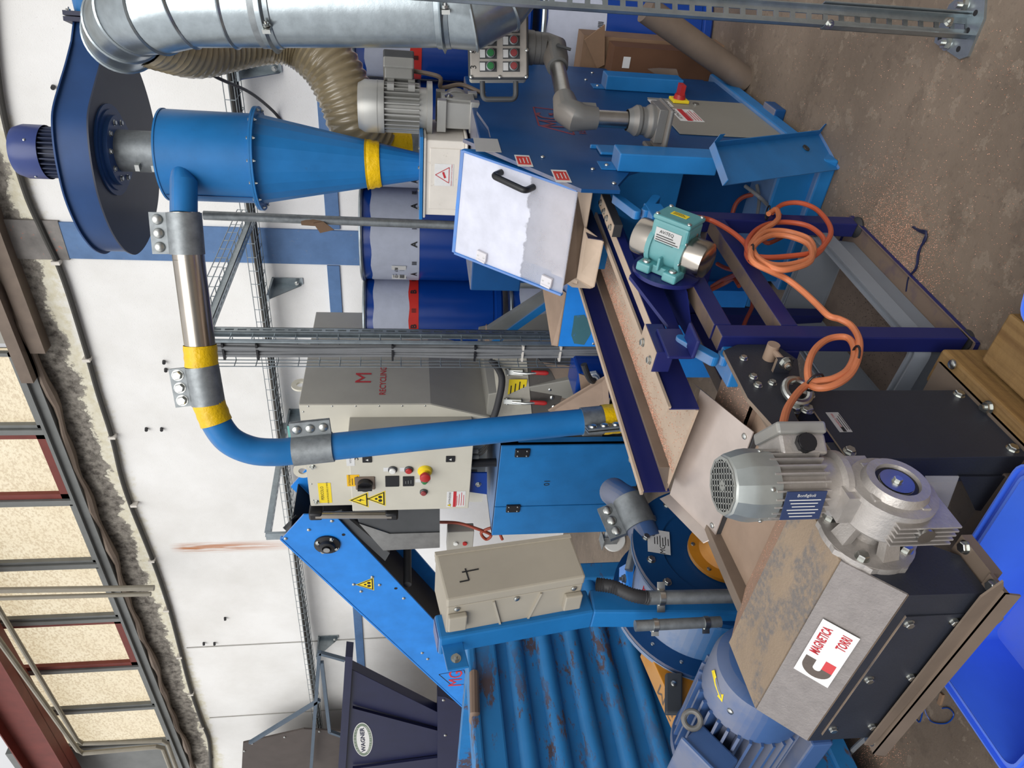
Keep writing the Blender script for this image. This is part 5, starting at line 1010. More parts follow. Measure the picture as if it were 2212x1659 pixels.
m = MB(); m.tube(catmull([fp(1062, 778), fp(1085, 800)+n_*.1, fp(1078, 850)+n_*.12, fp(1065, 890)+n_*.1, fp(1050, 905)+n_*.06], 6), .019, 12); m.build('corrugated_conduit', M_['rubber'], gh)
# base block under
m = MB(); m.box((x1+.05, HY+.1, 0), (x0+.15, YB, .45)); m.build('base', M_['dark'], gh, smooth=0)
# blue gear housing with cable gland
bx = thing('motor_housing', 'small deep blue motor box with white cable gland behind the feeder trough', 'motor', onY(1330, 820, 2.75))
b0, b1 = onY(1250, 806, 2.85), onY(1335, 862, 2.85); m = MB(); m.box((b1.x, 2.85, b1.z-.25), (b0.x, 3.05, b0.z)); m.build('box', M_['drum'], bx, smooth=0, bevel=.012)
m = MB(); m.slab([onY(1250, 806, 2.849), onY(1255, 845, 2.849), onY(1305, 868, 2.849), onY(1320, 830, 2.849)], (0, -.006, 0)); m.build('cover', M_['dustm'], bx, smooth=0)
p = onY(1282, 812, 2.84); m = MB(); m.cyl(p, p+V((.02, -.05, .01)), .03, n=6); m.cyl(p+V((.02, -.05, .01)), p+V((.03, -.08, .02)), .024, n=16); m.build('cable_gland', M_['inkw'], bx, smooth=20)
MB().tube(bez(p+V((.03, -.08, .02)), p+V((.06, -.14, .06)), p+V((.16, -.12, .1)), 10), .016, 10).build('conduit', M_['rubber'], bx)
# control cabinet
PY = 2.93
cc = thing('control_cabinet', 'grey wall control cabinet with switches, warning triangles and red mushroom button', 'control cabinet', (-2.95, 2.98, 1.2))
a, b_ = onY(752, 962, PY), onY(1012, 1098, PY); zt2_, zb2_ = a.z, b_.z
m = MB(); m.box((b_.x, PY+.02, zb2_-.0), (a.x+.06, PY+.18, zt2_-.0)); m.build('body', M_['greyd'], cc, smooth=0, bevel=.004)
m = MB(); m.box((b_.x, PY, zb2_), (a.x, PY+.02, zt2_)); dpn = m.build('door', M_['grey'], cc, smooth=0, bevel=.004)
q = lambda x, y: onY(x, y, PY-.0005)
tri(dpn, q(780, 1080), XP, ZP, .115, sym=1); tri(dpn, q(817, 1077), XP, ZP, .115, sym=2)
p = q(763, 1038); s_ = sticker(dpn, p, XP, ZP, .09, .07, mat('orange_label', srgb(232, 180, 20), .5, var=0)); text('ATTENZIONE', p+V((.005, -.001, .02)), XP, ZP, .014, M_['ink'], s_); lines(s_, p-V((0, 0, .01)), XP, ZP, .07, .03, 3, M_['ink'])
p = q(757, 995); s_ = sticker(dpn, p, XP, ZP, .08, .045, M_['label']); text('V.O.V', p+V((0, -.001, 0)), XP, ZP, .015, M_['ink'], s_)
p = q(985, 1078); s_ = sticker(dpn, p, XP, ZP, .13, .11, M_['label']); sticker(s_, p+V((0, -.001, .008)), XP, ZP, .13, .018, M_['redp'], 'band'); text('ATTENZIONE', p+V((.01, -.001, .037)), XP, ZP, .016, M_['ink'], s_); tri(s_, p+V((-.05, -.001, .038)), XP, ZP, .022, 'small_sign'); lines(s_, p-V((0, 0, .025)), XP, ZP, .11, .04, 4, M_['redp'])
text('5', q(768, 991), XP, ZP, .05, M_['ink'], dpn)
for x, y in ((793, 992), (973, 991)): m = MB(); c = q(x, y); m.obox(c, (.022, 0, 0), (0, .006, 0), (0, 0, .026)); lk = m.build('lock', M_['black'], cc, smooth=0, bevel=.003); MB().slab([c+V((-.008, -.0065, -.006)), c+V((.008, -.0065, -.006)), c+V((0, -.0065, .008))], (0, -.001, 0)).build('mark', M_['inkw'], lk, smooth=0)
c = q(789, 1043); m = MB(); m.obox(c, (.05, 0, 0), (0, .008, 0), (0, 0, .055)); sw = m.build('switch_plate', M_['tan'], cc, smooth=0, bevel=.005)
m = MB(); m.cyl(c, c+V((0, -.035, 0)), .043, .038, n=28); m.obox(c+V((0, -.042, 0)), (.011, 0, 0), (0, .014, 0), (0, 0, .04)); m.build('switch_knob', M_['black'], sw)
def button(x, y, r, mt, nm='push_button', collar=None):
    c = q(x, y); m = MB(); m.lathe([(r*1.35, 0), (r*1.35, .008), (r*1.05, .012), (r*1.05, .005), (0, .005)], c, YN, 20); k = m.build(nm, collar or M_['button'], cc); MB().lathe([(r, .004), (r, .018), (r*.8, .022), (0, .023)], c, YN, 20).build('cap', mt, k)
def tagp(x, y, w_=.03, h=.045): sticker(cc, q(x, y), XP, ZP, w_, h, M_['label'], 'button_label')
button(848, 1014, .019, M_['lamp']); tagp(837, 1014); button(883, 1014, .019, M_['redb']); tagp(872, 1014)
button(917, 1038, .015, M_['green']); tagp(903, 1038, .028, .03); button(915, 1062, .017, M_['redd'])
c = q(918, 1017); m = MB(); m.lathe([(0, .0), (.042, .0), (.042, .006), (.036, .018), (.02, .02), (.02, .03), (0, .03)], c, YN, 28); k = m.build('emergency_collar', M_['yl'], cc); MB().lathe([(.018, .02), (.018, .04), (.03, .045), (.03, .062), (.02, .068), (0, .069)], c, YN, 24).build('mushroom', M_['redb'], k)
for x0_, y0_, x1_, y1_ in ((832, 1028, 862, 1050), (870, 1029, 894, 1049)): a2, b2_ = q(x0_, y0_), q(x1_, y1_); m = MB(); m.box((b2_.x, PY, b2_.z), (a2.x, PY-.006, a2.z)); sc_ = m.build('display', M_['black'], cc, smooth=0, bevel=.002)
lines(sc_, q(882, 1039)+V((0, -.0065, 0)), XP, ZP, .03, .03, 3, M_['frame'])
for x in (1018, 1026): pass
for k, (x, y) in enumerate(((1018, 974), (1019, 986), (1019, 1000), (1016, 1020))):
    c = onY(x, y, PY+.08); m = MB(); m.cyl(c+V((0, 0, .02)), c-V((0, 0, .04)), .016, n=10); m.build('cable_gland', M_['frame'] if k != 2 else M_['black'], cc)
m = MB(); c = onY(1020, 1000, PY+.08); m.cyl(c, c-V((0, 0, .17)), .025, n=16); m.build('black_conduit', M_['black'], cc)
for k in range(3): c = onY(1020, 975+k*6, PY+.08); MB().tube(bez(c, c-V((0, 0, .09)), c+V((.1, .05, -.1)), 8), .005, 6).build('thin_cable', M_['cabled'], cc)
# hinge plate and big grab handle at its left
m = MB(); m.slab([onY(1008, 1022, PY+.05), onY(1008, 1062, PY+.05), onY(1052, 1068, PY+.05), onY(1052, 1022, PY+.05)], (0, .01, 0)); k = m.build('mount_plate', M_['drum'], cc, smooth=0); bolt(cc, onY(1033, 1046, PY+.05), YN, .014)
hb_ = [onY(x, 1113, HY-.03) for x in (682, 846)]; m = MB(); m.tube([hb_[0], hb_[1]], .022, 16); k = m.build('grab_handle', M_['stain'], gh)
for p in hb_: m = MB(); m.obox(p+V((0, .03, 0)), (.03, 0, 0), (0, .05, 0), (0, 0, .04)); m.build('handle_bracket', M_['black'], k, bevel=.012)
# blue cabinet under it
BY = 2.9
bcab = thing('blue_cabinet', 'bright blue two-door cabinet on castors below the control panel', 'cabinet', (-3.05, 3.2, .05))
a, b_, c, d = onY(1083, 964, BY), onY(1052, 1157, BY), onY(1362, 1150, BY), onY(1352, 964, BY); ZTc, ZBc = a.z, .16
xr, xm, xl = a.x, onY(1200, 1092, BY).x, b_.x
m = MB(); m.box((xl, BY+.012, ZBc), (xr, BY+.03, ZTc)); m.box((xl, BY+.012, ZBc), (xl+.015, BY+.75, ZTc)); m.box((xl, BY+.7, ZBc), (xr, BY+.75, ZTc)); m.box((xl, BY+.012, ZTc-.015), (xr, BY+.75, ZTc)); m.box((xl, BY, ZBc-.0), (xr, BY+.75, ZBc+.02))
m.box((xr-.015, BY+.012, ZTc-.1), (xr, BY+.75, ZTc)); m.box((xr-.015, BY+.012, ZBc), (xr, BY+.07, ZTc)); m.box((xr-.015, BY+.68, ZBc), (xr, BY+.75, ZTc)); m.build('carcass', M_['blue'], bcab, smooth=0)
for s0, s1 in ((xr, xm+.003), (xm-.003, xl)): 
    zb3 = ZBc
    m = MB(); m.box((s1, BY, ZBc), (s0, BY+.012, ZTc)); dd_ = m.build('door', M_['blue'], bcab, smooth=0, bevel=.003)
for x, y in ((1128, 977), (1108, 1097)):
    c = onY(x, y, BY); m = MB(); m.obox(c, (.03, 0, 0), (0, .012, 0), (0, 0, .042)); k = m.build('hinge', M_['black'], bcab, smooth=0, bevel=.004)
    for sx_ in (-1, 1):
        for sz in (-1, 1): bolt(k, c+V((sx_*.018, -.012, sz*.026)), YN, .005, ROUND)
text('01', onY(1182, 1043, BY-.001), XP, ZP, .05, M_['ink'], dd_)
p0_, p1_ = onY(1320, 1052, BY-.002), onY(1375, 1110, BY-.002); m = MB(); m.box((p1_.x, BY-.001, ZBc), (p0_.x, BY+.002, p0_.z)); m.build('cut_out', M_['dark'], bcab, smooth=0)
m = MB(); m.cyl((xr-.12, BY+.3, .2), (xr-.05, BY+.3, .98), .13, n=32); m.build('inner_duct', M_['galvd'], bcab); m = MB(); m.slab([(xr-.05, BY+.05, .95), (xr-.05, BY+.6, .95), (xr-.25, BY+.6, .6), (xr-.25, BY+.05, .6)], (0, 0, .004)); m.build('inner_sheet', M_['tan'], bcab, smooth=0)
m = MB(); m.box((xl-.04, BY+.2, .1), (xr+.0, BY+.26, .16)); m.box((xl+.05, BY-.25, .1), (xl+.1, BY+.8, .16)); m.build('base_frame', M_['bright'], bcab, smooth=0)
cp_ = onZ(1325, 1166, .09); k = thing('castor', 'white castor wheel under the frame left of the blue cabinet', 'castor', (cp_.x, cp_.y, 0))
m = MB(); m.lathe([(0, -.02), (.075, -.02), (.085, -.01), (.085, .01), (.075, .02), (0, .02)], (cp_.x, cp_.y, .085), (.5, -.8, 0), 28); m.build('wheel', M_['inkw'], k); m = MB(); m.obox((cp_.x+.015, cp_.y-.028, .12), (.045, .0, 0), (0, .003, 0), (0, 0, .05)); m.box((cp_.x-.05, cp_.y-.05, .172), (cp_.x+.05, cp_.y+.05, .178)); m.build('fork', M_['galvd'], k, smooth=0)
# grey sloping funnel plate behind the pipe foot
fu = MB(); fu.slab([onY(1185, 888, 2.88), onY(1312, 812, 2.7), onY(1318, 900, 2.7), onY(1230, 905, 2.88)], (0, .01, .003)); tag(fu.build('funnel_plate', M_['dustm'], smooth=0), 'sloping tan funnel plate behind the foot of the blue pipe', 'funnel')
# ================= suction pipe from cabinet to cyclone
sp = thing('suction_pipe', 'blue and steel suction pipe with bolted clamps and yellow tape rising to the cyclone', 'pipe', (-2.4, 3.0, 1.0))
rp_ = .0575
def pd(x, y, d): return onD(x, y, d)
A = q0; dA = (A-EYE).dot(FW); ks = [(397, 458, dA), (408, 560, dA+.04), (432, 745, dA+.12)]
c1 = [pd(*k) for k in ks]
dE = dA+.16
el = catmull([pd(432, 745, dA+.12), pd(437, 800, dA+.14), pd(446, 855, dE), pd(463, 905, dE+.02), pd(495, 950, dE+.05), pd(545, 973, dE+.08), pd(600, 977, dE+.1), pd(640, 973, dE+.12)], 6)
dn_ = [pd(640, 973, dE+.12), pd(900, 946, dE+.2), pd(1330, 904, dE+.32)]
MB().tube([c1[0], c1[1]], rp_, 32).build('steel_tube', M_['stain'], sp)
MB().tube([c1[1], c1[2], el[8]], rp_, 32).build('steel_tube', M_['stain'], sp)
MB().tube(el[8:], rp_, 32).build('blue_elbow', M_['blue'], sp); MB().tube(dn_, rp_, 32).build('blue_down_pipe', M_['blue'], sp)
def clamp(p, q_, ear, dome=True):
    p, q_ = V(p), V(q_); d = (q_-p).normalized(); ear = V(ear); ear = (ear-d*ear.dot(d)).normalized(); r = rp_+.006
    m = MB(); m.tube([p, q_], r, 32); k = m.build('clamp_sleeve', M_['galvd'], sp); L_ = (q_-p).length; c = mid(p, q_)+ear*(r+.028); th = d.cross(ear); th = th if th.dot(EYE-c) > 0 else -th
    m = MB(); m.obox(c, d*L_/2, ear*.034, th*.004); m.obox(c-th*.014, d*L_/2, ear*.034, th*.004); m.build('clamp_ear', M_['galvd'], k, smooth=0)
    for t in (-.33, 0, .33): bolt(k, c+ear*.004+d*L_*t+th*.004, th, .018, ROUND if dome else BOLT)
def tape(p, q_, r0=.004):
    p, q_ = V(p), V(q_); n_ = 5; MB().tube([p.lerp(q_, i/n_) for i in range(n_+1)], [rp_+r0+.002*(i % 2) for i in range(n_+1)], 28, caps=False).build('yellow_tape', M_['yellow'], sp)
clamp(pd(397, 459, dA), pd(405, 549, dA+.035), ZP)
clamp(el[5], el[14], ZP, False); tape(pd(432, 745, dA+.12), el[5]); tape(el[13], el[19], .003)
ear3 = RT*.9+V((FW.x, FW.y, 0))*-.35
clamp(pd(634, 974, dE+.12), pd(720, 965, dE+.14), ear3)
e0_, e1_ = pd(1256, 911, dE+.3), pd(1330, 904, dE+.32); clamp(e0_, e1_, -RT*.25-V((FW.x, FW.y, 0))); tape(pd(1300, 907, dE+.31), pd(1350, 902, dE+.325), .009)
# ================= conveyor rising from behind the container
CY = 3.2
cv = thing('belt_conveyor', 'bright blue inclined belt conveyor with bearing and warning triangle, rising to the right', 'conveyor', (-4.6, 3.4, .6))
pl_ = lambda x, y, yy=CY: onY(x, y, yy)
sidep = [pl_(608, 1164), pl_(655, 1112), pl_(722, 1112), pl_(1060, 1470), pl_(1060, 1582)]
m = MB(); m.slab(sidep, (0, .012, 0)); sp_ = m.build('near_side', M_['bright'], cv, smooth=0, bevel=.003)
m = MB(); m.slab([p+V((0, .47, 0)) for p in sidep], (0, .012, 0)); m.build('far_side', M_['bright'], cv, smooth=0)
a, b_ = pl_(608, 1164), pl_(1060, 1582); d = (b_-a).normalized(); u = V((-d.z, 0, d.x)); u = u if u.z > 0 else -u
m = MB(); m.slab([a-u*.06+V((0, .014, 0)), b_-u*.06+V((0, .014, 0)), b_-u*.06+V((0, .466, 0)), a-u*.06+V((0, .466, 0))], -u*.006)
m.slab([a-u*.27+V((0, .014, 0)), b_-u*.27+V((0, .014, 0)), b_-u*.27+V((0, .466, 0)), a-u*.27+V((0, .466, 0))], -u*.006); m.build('belt', M_['rubber'], cv, smooth=0)
m = MB(); m.slab([a+V((0, -.003, 0)), b_+V((0, -.003, 0)), b_+V((0, -.003, 0))+u*.012, a+V((0, -.003, 0))+u*.012], (0, .03, 0)); m.build('edge_rim', M_['bright'], cv, smooth=0)
for p in (pl_(870, 1185), pl_(870, 1260)): pass
m = MB(); c_ = pl_(880, 1215, CY+.24); m.cyl(c_-V((0, .2, 0)), c_+V((0, .2, 0)), .03, n=16); m.build('return_roller', M_['rubber'], cv)
c = pl_(707, 1175); m = MB(); m.lathe([(0, 0), (.085, 0), (.085, .012), (.055, .02), (.05, .04), (.03, .045), (.03, .03), (0, .03)], c, YN, 28); bb = m.build('bearing', M_['black'], cv); m = MB(); m.cyl(c, c+V((0, -.055, 0)), .022, n=20); m.build('shaft_end', M_['steel'], bb)
for i in range(4): ang = PI/4+i*PI/2+.3; bolt(bb, c+V((.066*math.cos(ang), -.014, .066*math.sin(ang))), YN, .013)
w_ = pl_(793, 1262); tri(sp_, w_+V((0, -.0007, 0)), XP, ZP, .13, sym=2)
for x, y in ((764, 1262), (780, 1277), (804, 1246), (820, 1263), (872, 1292), (912, 1410), (924, 1423), (667, 1144), (617, 1163), (717, 1125)): bolt(cv, pl_(x, y), YN, .012, ROUND)
for x, y in ((742, 1155), (855, 1271)): p = pl_(x, y, CY-.0005); MB().cyl(p, p-V((0, .001, 0)), .012, n=12).build('bolt_hole', M_['dark'], cv, smooth=0)
# logo near the container
lp = [pl_(950, 1455, CY-.001), pl_(950, 1478, CY-.001), pl_(1003, 1482, CY-.001), pl_(1003, 1452, CY-.001)]; m = MB(); lp = [pl_(948, 1457, CY-.001), pl_(975, 1480, CY-.001), pl_(1012, 1478, CY-.001), pl_(1002, 1447, CY-.001)]
for i in range(4): m.bar(lp[i], lp[(i+1) % 4], .006, .001, up=(0, 1, 0))
m.build('logo', M_['ink'], sp_, smooth=0); text('MG', pl_(985, 1466, CY-.002), XP, ZP, .16, mat('bright_red_print', srgb(200, 50, 60), .5, var=0), sp_)
# hood flap and lug at the head
m = MB(); m.slab([pl_(640, 1112, CY+.1), pl_(612, 1140, CY+.1), pl_(628, 1155, CY+.4), pl_(665, 1128, CY+.4)], (0, 0, .004)); m.build('rubber_flap', M_['button'], cv, smooth=0)
m = MB(); m.slab([pl_(738, 1108, CY+.02), pl_(842, 1195, CY+.02), pl_(832, 1212, CY+.02), pl_(722, 1112, CY+.02)], (0, .03, 0)); m.build('under_rail', M_['button'], cv, smooth=0)
# black chute with silver cheek dropping to the granulator
bc_ = thing('drop_chute', 'black chute with silver cheek plate under the conveyor head', 'chute', pl_(950, 1140, 3.3))
m = MB(); m.slab([pl_(765, 1100, 3.18), pl_(950, 1098, 3.18), pl_(950, 1150, 3.18), pl_(842, 1152, 3.18), pl_(775, 1128, 3.18)], (0, .4, 0)); m.build('chute_body', M_['button'], bc_, smooth=0)
m = MB(); m.slab([pl_(776, 1130, 3.175), pl_(842, 1152, 3.175), pl_(950, 1149, 3.175), pl_(950, 1182, 3.175), pl_(828, 1188, 3.175)], (0, -.005, 0)); m.build('cheek_plate', M_['steel'], bc_, smooth=0)
sw = thing('switch_box', 'small grey switch box with white and red button beside black chute', 'switch box', pl_(1025, 1170, 3.3)); a, b_ = pl_(967, 1150, 3.3), pl_(1021, 1188, 3.3); m = MB(); m.box((b_.x, 3.3, b_.z), (a.x, 3.38, a.z)); m.build('box', M_['greyd'], sw, smooth=0, bevel=.005)
for x, mt in ((984, M_['lamp']), (1004, M_['redb'])): p = pl_(x, 1173, 3.3); MB().lathe([(0, .0), (.016, 0), (.016, .012), (0, .014)], p, YN, 16).build('button', mt, sw)
m = MB(); m.box((pl_(960, 1140, 3.4).x-.9, 3.4, pl_(960, 1160, 3.4).z-.02), (pl_(960, 1100, 3.4).x+.3, 3.43, pl_(960, 1160, 3.4).z+.03)) if 0 else None
ck = MB(); ck.tube(catmull([pl_(950, 1128, 3.4), pl_(990, 1130, 3.35), pl_(1030, 1142, 3.3), pl_(1060, 1155, 3.3), pl_(1050, 1165, 3.3), pl_(1040, 1150, 3.3), pl_(1070, 1140, 3.3), pl_(1085, 1165, 3.3)], 6), .011, 8); tag(ck.build('red_cable', M_['redcab']), 'rust-red cable curling behind the switch box', 'cable')
# ================= shredder at far left by the wall
WY = 3.9; wz = lambda x, y, yy=WY: onY(x, y, yy)
wg = thing('shredder', 'dark navy shredder hopper with oval maker badge by the back wall', 'shredder', wz(1000, 1600))
m = MB(); m.slab([wz(752, 1442), wz(944, 1538), wz(1000, 1538), wz(1000, 1760), wz(730, 1760)], (0, .1, 0)); m.build('hopper', M_['darknavy'], wg, smooth=0, bevel=.004)
m = MB(); m.slab([wz(746, 1418, WY-.04), wz(762, 1420, WY-.04), wz(740, 1760, WY-.04), wz(724, 1760, WY-.04)], (0, .16, 0)); m.build('hopper_rim', M_['darknavy'], wg, smooth=0)
m = MB(); m.slab([wz(762, 1524, WY-.01), wz(770, 1528, WY-.01), wz(950, 1582, WY-.01), wz(950, 1574, WY-.01)], (0, -.03, 0)); m.build('stiffener', M_['darknavy'], wg, smooth=0); m = MB(); m.slab([wz(762, 1655, WY-.01), wz(770, 1655, WY-.01), wz(955, 1640, WY-.01), wz(955, 1630, WY-.01)], (0, -.03, 0)); m.build('stiffener', M_['darknavy'], wg, smooth=0)
m = MB(); m.slab([wz(945, 1504, WY-.08), wz(962, 1506, WY-.08), wz(1000, 1525, WY-.08), wz(1005, 1760, WY-.08), wz(945, 1760, WY-.08)], (0, .2, 0)); m.build('lower_block', M_['darknavy'], wg, smooth=0)
for x, y in ((962, 1588), (958, 1512)): bolt(wg, wz(x, y, WY-.08), YN, .016, ROUND)
c = wz(784, 1598, WY-.001); bs_ = (wz(784, 1562, WY)-wz(784, 1635, WY)).length/2/.155; bt_ = (wz(763, 1598, WY)-wz(805, 1598, WY)).length/2/.1; k = MB(); k.add([c+V((.155*bs_*math.cos(t), -.002, .1*bt_*math.sin(t))) for t in [2*PI*i/40 for i in range(40)]], [list(range(40))]); bd = k.build('badge', M_['label'], wg, smooth=0)
k = MB(); k.add([c+V((.148*bs_*math.cos(t), -.003, .093*bt_*math.sin(t))) for t in [2*PI*i/40 for i in range(40)]]+[c+V((.125*bs_*math.cos(t), -.003, .066*bt_*math.sin(t))) for t in [2*PI*i/40 for i in range(40)]], [[i, (i+1) % 40, (i+1) % 40+40, i+40] for i in range(40)]); k.build('badge_ring', mat('badge_green', srgb(112, 126, 110), .5, var=0), bd, smooth=0)
text('WAGNER', c+V((0, -.004, 0)), XP, ZP, .06*bt_, M_['darknavy'], bd, bold=.02, squash=.85*bs_/bt_)
def arctext(s, top):
    n_ = len(s)
    for i, ch_ in enumerate(s):
        f = (i-(n_-1)/2)/n_; ang = PI/2-f*2.0 if top else -PI/2+f*2.2; pos = c+V((.136*bs_*math.cos(ang), -.004, .079*bt_*math.sin(ang))); r_ = V((math.sin(ang), 0, -math.cos(ang))) if top else V((-math.sin(ang), 0, math.cos(ang))); text(ch_, pos, r_, (math.cos(ang)*(1 if top else -1), 0, math.sin(ang)*(1 if top else -1)), .022*bt_, M_['inkw'], bd, squash=bs_/bt_)
arctext('RECYCLING', True); arctext('ZERKLEINERUNG', False)
m = MB(); m.slab([wz(525, 1605, 4.2), wz(656, 1575, 4.2), wz(740, 1580, 4.2), wz(740, 1800, 4.2), wz(515, 1800, 4.2)], (0, .02, 0)); m.build('back_panel', mat('brown_panel', srgb(76, 68, 64), .6), wg, smooth=0)
for x, y in ((528, 1622), (545, 1606), (615, 1592), (690, 1580)): bolt(wg, wz(x, y, 4.2), YN, .014, ROUND)
m = MB()
for a, b_ in (((690, 1410), (745, 1425)), ((690, 1408), (672, 1660)), ((695, 1430), (712, 1580)), ((712, 1580), (740, 1590)), ((540, 1604), (690, 1512))): m.bar(wz(*a, 4.1), wz(*b_, 4.1), .035, .035, up=(0, 1, 0))
m.build('guard_frame', M_['gfr'], wg, smooth=0)
# ================= corrugated skip container
CX = -2.3
ct_ = thing('skip_container', 'big blue corrugated steel container with scratched rusty paint at left', 'container', (CX-.6, 0, 0))
rust = mat('scratched_container_blue', srgb(42, 118, 176), .5, spec=.35, var=.14, vs=4, scr=0, bump=.06, bs=20, dust=.25, dcol=srgb(90, 130, 170))
# rust scratches drawn in the paint: stretched noise
n, l = rust.node_tree.nodes, rust.node_tree.links; b = n['Principled BSDF']; tc = n.new('ShaderNodeTexCoord')
mp = nd(n, l, 'ShaderNodeMapping', {'Vector': tc.outputs['Object'], 'Scale': (1, .45, 1.3)}); f1 = nnoise(n, l, mp.outputs[0], 9, 9, .78); f2 = nnoise(n, l, tc.outputs['Object'], 2.2, 3)
fac = nmath(n, l, 'MULTIPLY', nmap(n, l, f1, .53, .565), nmap(n, l, f2, .36, .5)); old = b.inputs['Base Color'].links[0].from_socket
l.new(nmix(n, l, nmath(n, l, 'MULTIPLY', fac, .9), old, srgb(92, 70, 58)), b.inputs['Base Color'])
tz = onX(1006, 1400, CX).z; ye = onX(1300, 1240, CX).y; y0 = -1.2
prf = []; z = tz-.14; zs_ = onX(1071, 1440, CX).z
z = tz-.1; prf = [(0, z)]
rib = .062; gap = .105
while z > .3:
    z -= gap-.06; prf.append((0, z))
    for i in range(1, 8): a = PI*i/7; prf.append((.034*math.sin(a), z-rib*(1-math.cos(a))/2*1.0))
    z -= rib
prf.append((0, .12))
m = MB(); k = len(prf); vs = [V((CX+x, y, zz)) for y in (y0, ye) for x, zz in prf]; m.add(vs, [[i, i+1, i+1+k, i+k] for i in range(k-1)]); m.build('corrugated_wall', rust, ct_, smooth=50)
m = MB(); m.box((CX-.05, y0, tz-.105), (CX+.03, ye, tz-.02)); m.box((CX-.09, y0, tz-.03), (CX+.045, ye, tz+.0)); m.build('top_rail', rust, ct_, smooth=0, bevel=.008)
m = MB(); m.box((CX-.08, ye-.05, .1), (CX+.04, ye+.03, tz)); m.build('corner_post', rust, ct_, smooth=0, bevel=.008)
m = MB(); m.box((CX-1.6, ye-.06, .12), (CX-.08, ye, tz-.05)); m.build('end_wall', rust, ct_, smooth=0)
m = MB(); m.box((CX-1.6, y0, .1), (CX+.02, ye, .16)); m.box((CX-1.6, y0, .0), (CX-1.45, ye, .1)); m.box((CX-.3, y0, 0), (CX-.15, ye, .1)); m.build('floor_frame', rust, ct_, smooth=0)
m = MB(); m.box((CX-1.64, y0, .12), (CX-1.6, ye, tz)); m.build('far_wall', rust, ct_, smooth=0)
m = MB(); a, b_ = onX(1024, 1455, CX+.05), onX(1026, 1540, CX+.05); m.tube([a-V((.05, 0, 0)), a, b_, b_-V((.05, 0, 0))], .017, 10); m.build('lashing_hook', mat('bare_hook_steel', srgb(130, 110, 96), .5, .5, scr=.5, scol=srgb(90, 60, 45)), ct_)
# ================= mill with round flanged housing on an ochre base
MC = V((-1.8, 1.434, .525)); ml = thing('mill', 'round blue mill housing with bolted flange rings and ochre hub', 'mill', (-1.95, 1.43, .1))
R_ = .285
m = MB(); m.lathe([(R_-.045, -.27), (R_-.045, -.02)], MC, XP, 64); m.build('drum_shell', M_['mill'], ml)
m = MB(); m.lathe([(0, -.018), (R_, -.018), (R_, -.002), (.19, -.002), (.185, -.008), (0, -.008)], MC, XP, 64); fl_ = m.build('front_flange', M_['blue_shaded'], ml)
for xo in (-.024, -.03): m = MB(); m.lathe([(R_-.05, xo), (R_+.002, xo), (R_+.002, xo+.005), (R_-.05, xo+.005)], MC, XP, 64); m.build('flange_gasket', M_['mill'], ml)
m = MB(); m.lathe([(R_-.06, -.28), (R_+.02, -.28), (R_+.02, -.266), (R_-.06, -.266)], MC, XP, 64); m.build('rear_flange', M_['blue_shaded'], ml)
m = MB(); m.lathe([(0, -.3), (R_+.02, -.3), (R_+.02, -.284), (0, -.284)], MC, XP, 64); m.build('rear_plate', M_['mill'], ml)
for i in range(16): a = 2*PI*i/16+.1; bolt(ml, MC+V((-.002, (R_-.045)*math.cos(a), (R_-.045)*math.sin(a))), XP, .0115); bolt(ml, MC+V((-.266, (R_-.015)*math.cos(a+.15), (R_-.015)*math.sin(a+.15))), XP, .006, ROUND)
m = MB(); m.lathe([(.0, .06), (.05, .06), (.07, .03), (.085, .012), (.12, .01), (.12, -.004)], MC+V((0, -.01, -.015)), XP, 40); hb2 = m.build('ochre_hub', M_['yframe'], ml)
for i in range(6): a = i*PI/3+.2; bolt(hb2, MC+V((.01, -.01+.104*math.cos(a), -.015+.104*math.sin(a))), XP, .007, ROUND)
pc = onX(1423, 1170, MC.x+.0); u2 = V((0, .25, .97)); r2 = V((0, .97, -.25)); s_ = sticker(fl_, pc, r2, u2, .1, .075, M_['label'], 'type_plate'); text('MG', pc+V((.001, -.034, -.004)), r2, u2, .026, M_['ink'], s_); text('CE', pc+V((.001, .036, .01)), r2, u2, .024, M_['ink'], s_); lines(s_, pc+V((0, .004, -.01)), r2, u2, .04, .045, 6, M_['ink'])
# hinge bar and thick red triangle outline on the shell
m = MB(); a, b_ = onX(1372, 1172, -1.86), onX(1358, 1232, -1.9); m.cyl(a, b_, .014, n=14); m.build('handle_bar', M_['galvd'], ml); bolt(ml, onX(1350, 1250, -1.9), ZP, .012, NUT)
tp_ = [onX(1408, 1253, -1.93), onX(1398, 1282, -1.96), onX(1424, 1278, -1.93)]; m = MB()
for i in range(3): m.bar(tp_[i]+V((.02, 0, .02)), tp_[(i+1) % 3]+V((.02, 0, .02)), .003, .003)
m.build('triangle_mark', M_['redp'], ml, smooth=0)
m = MB(); m.slab([onX(1352, 1218, -1.95), onX(1350, 1290, -2.05), onX(1362, 1290, -2.05), onX(1372, 1210, -1.95)], (-.02, 0, .02)); m.build('hinge_strip', M_['bright'], ml, smooth=0)
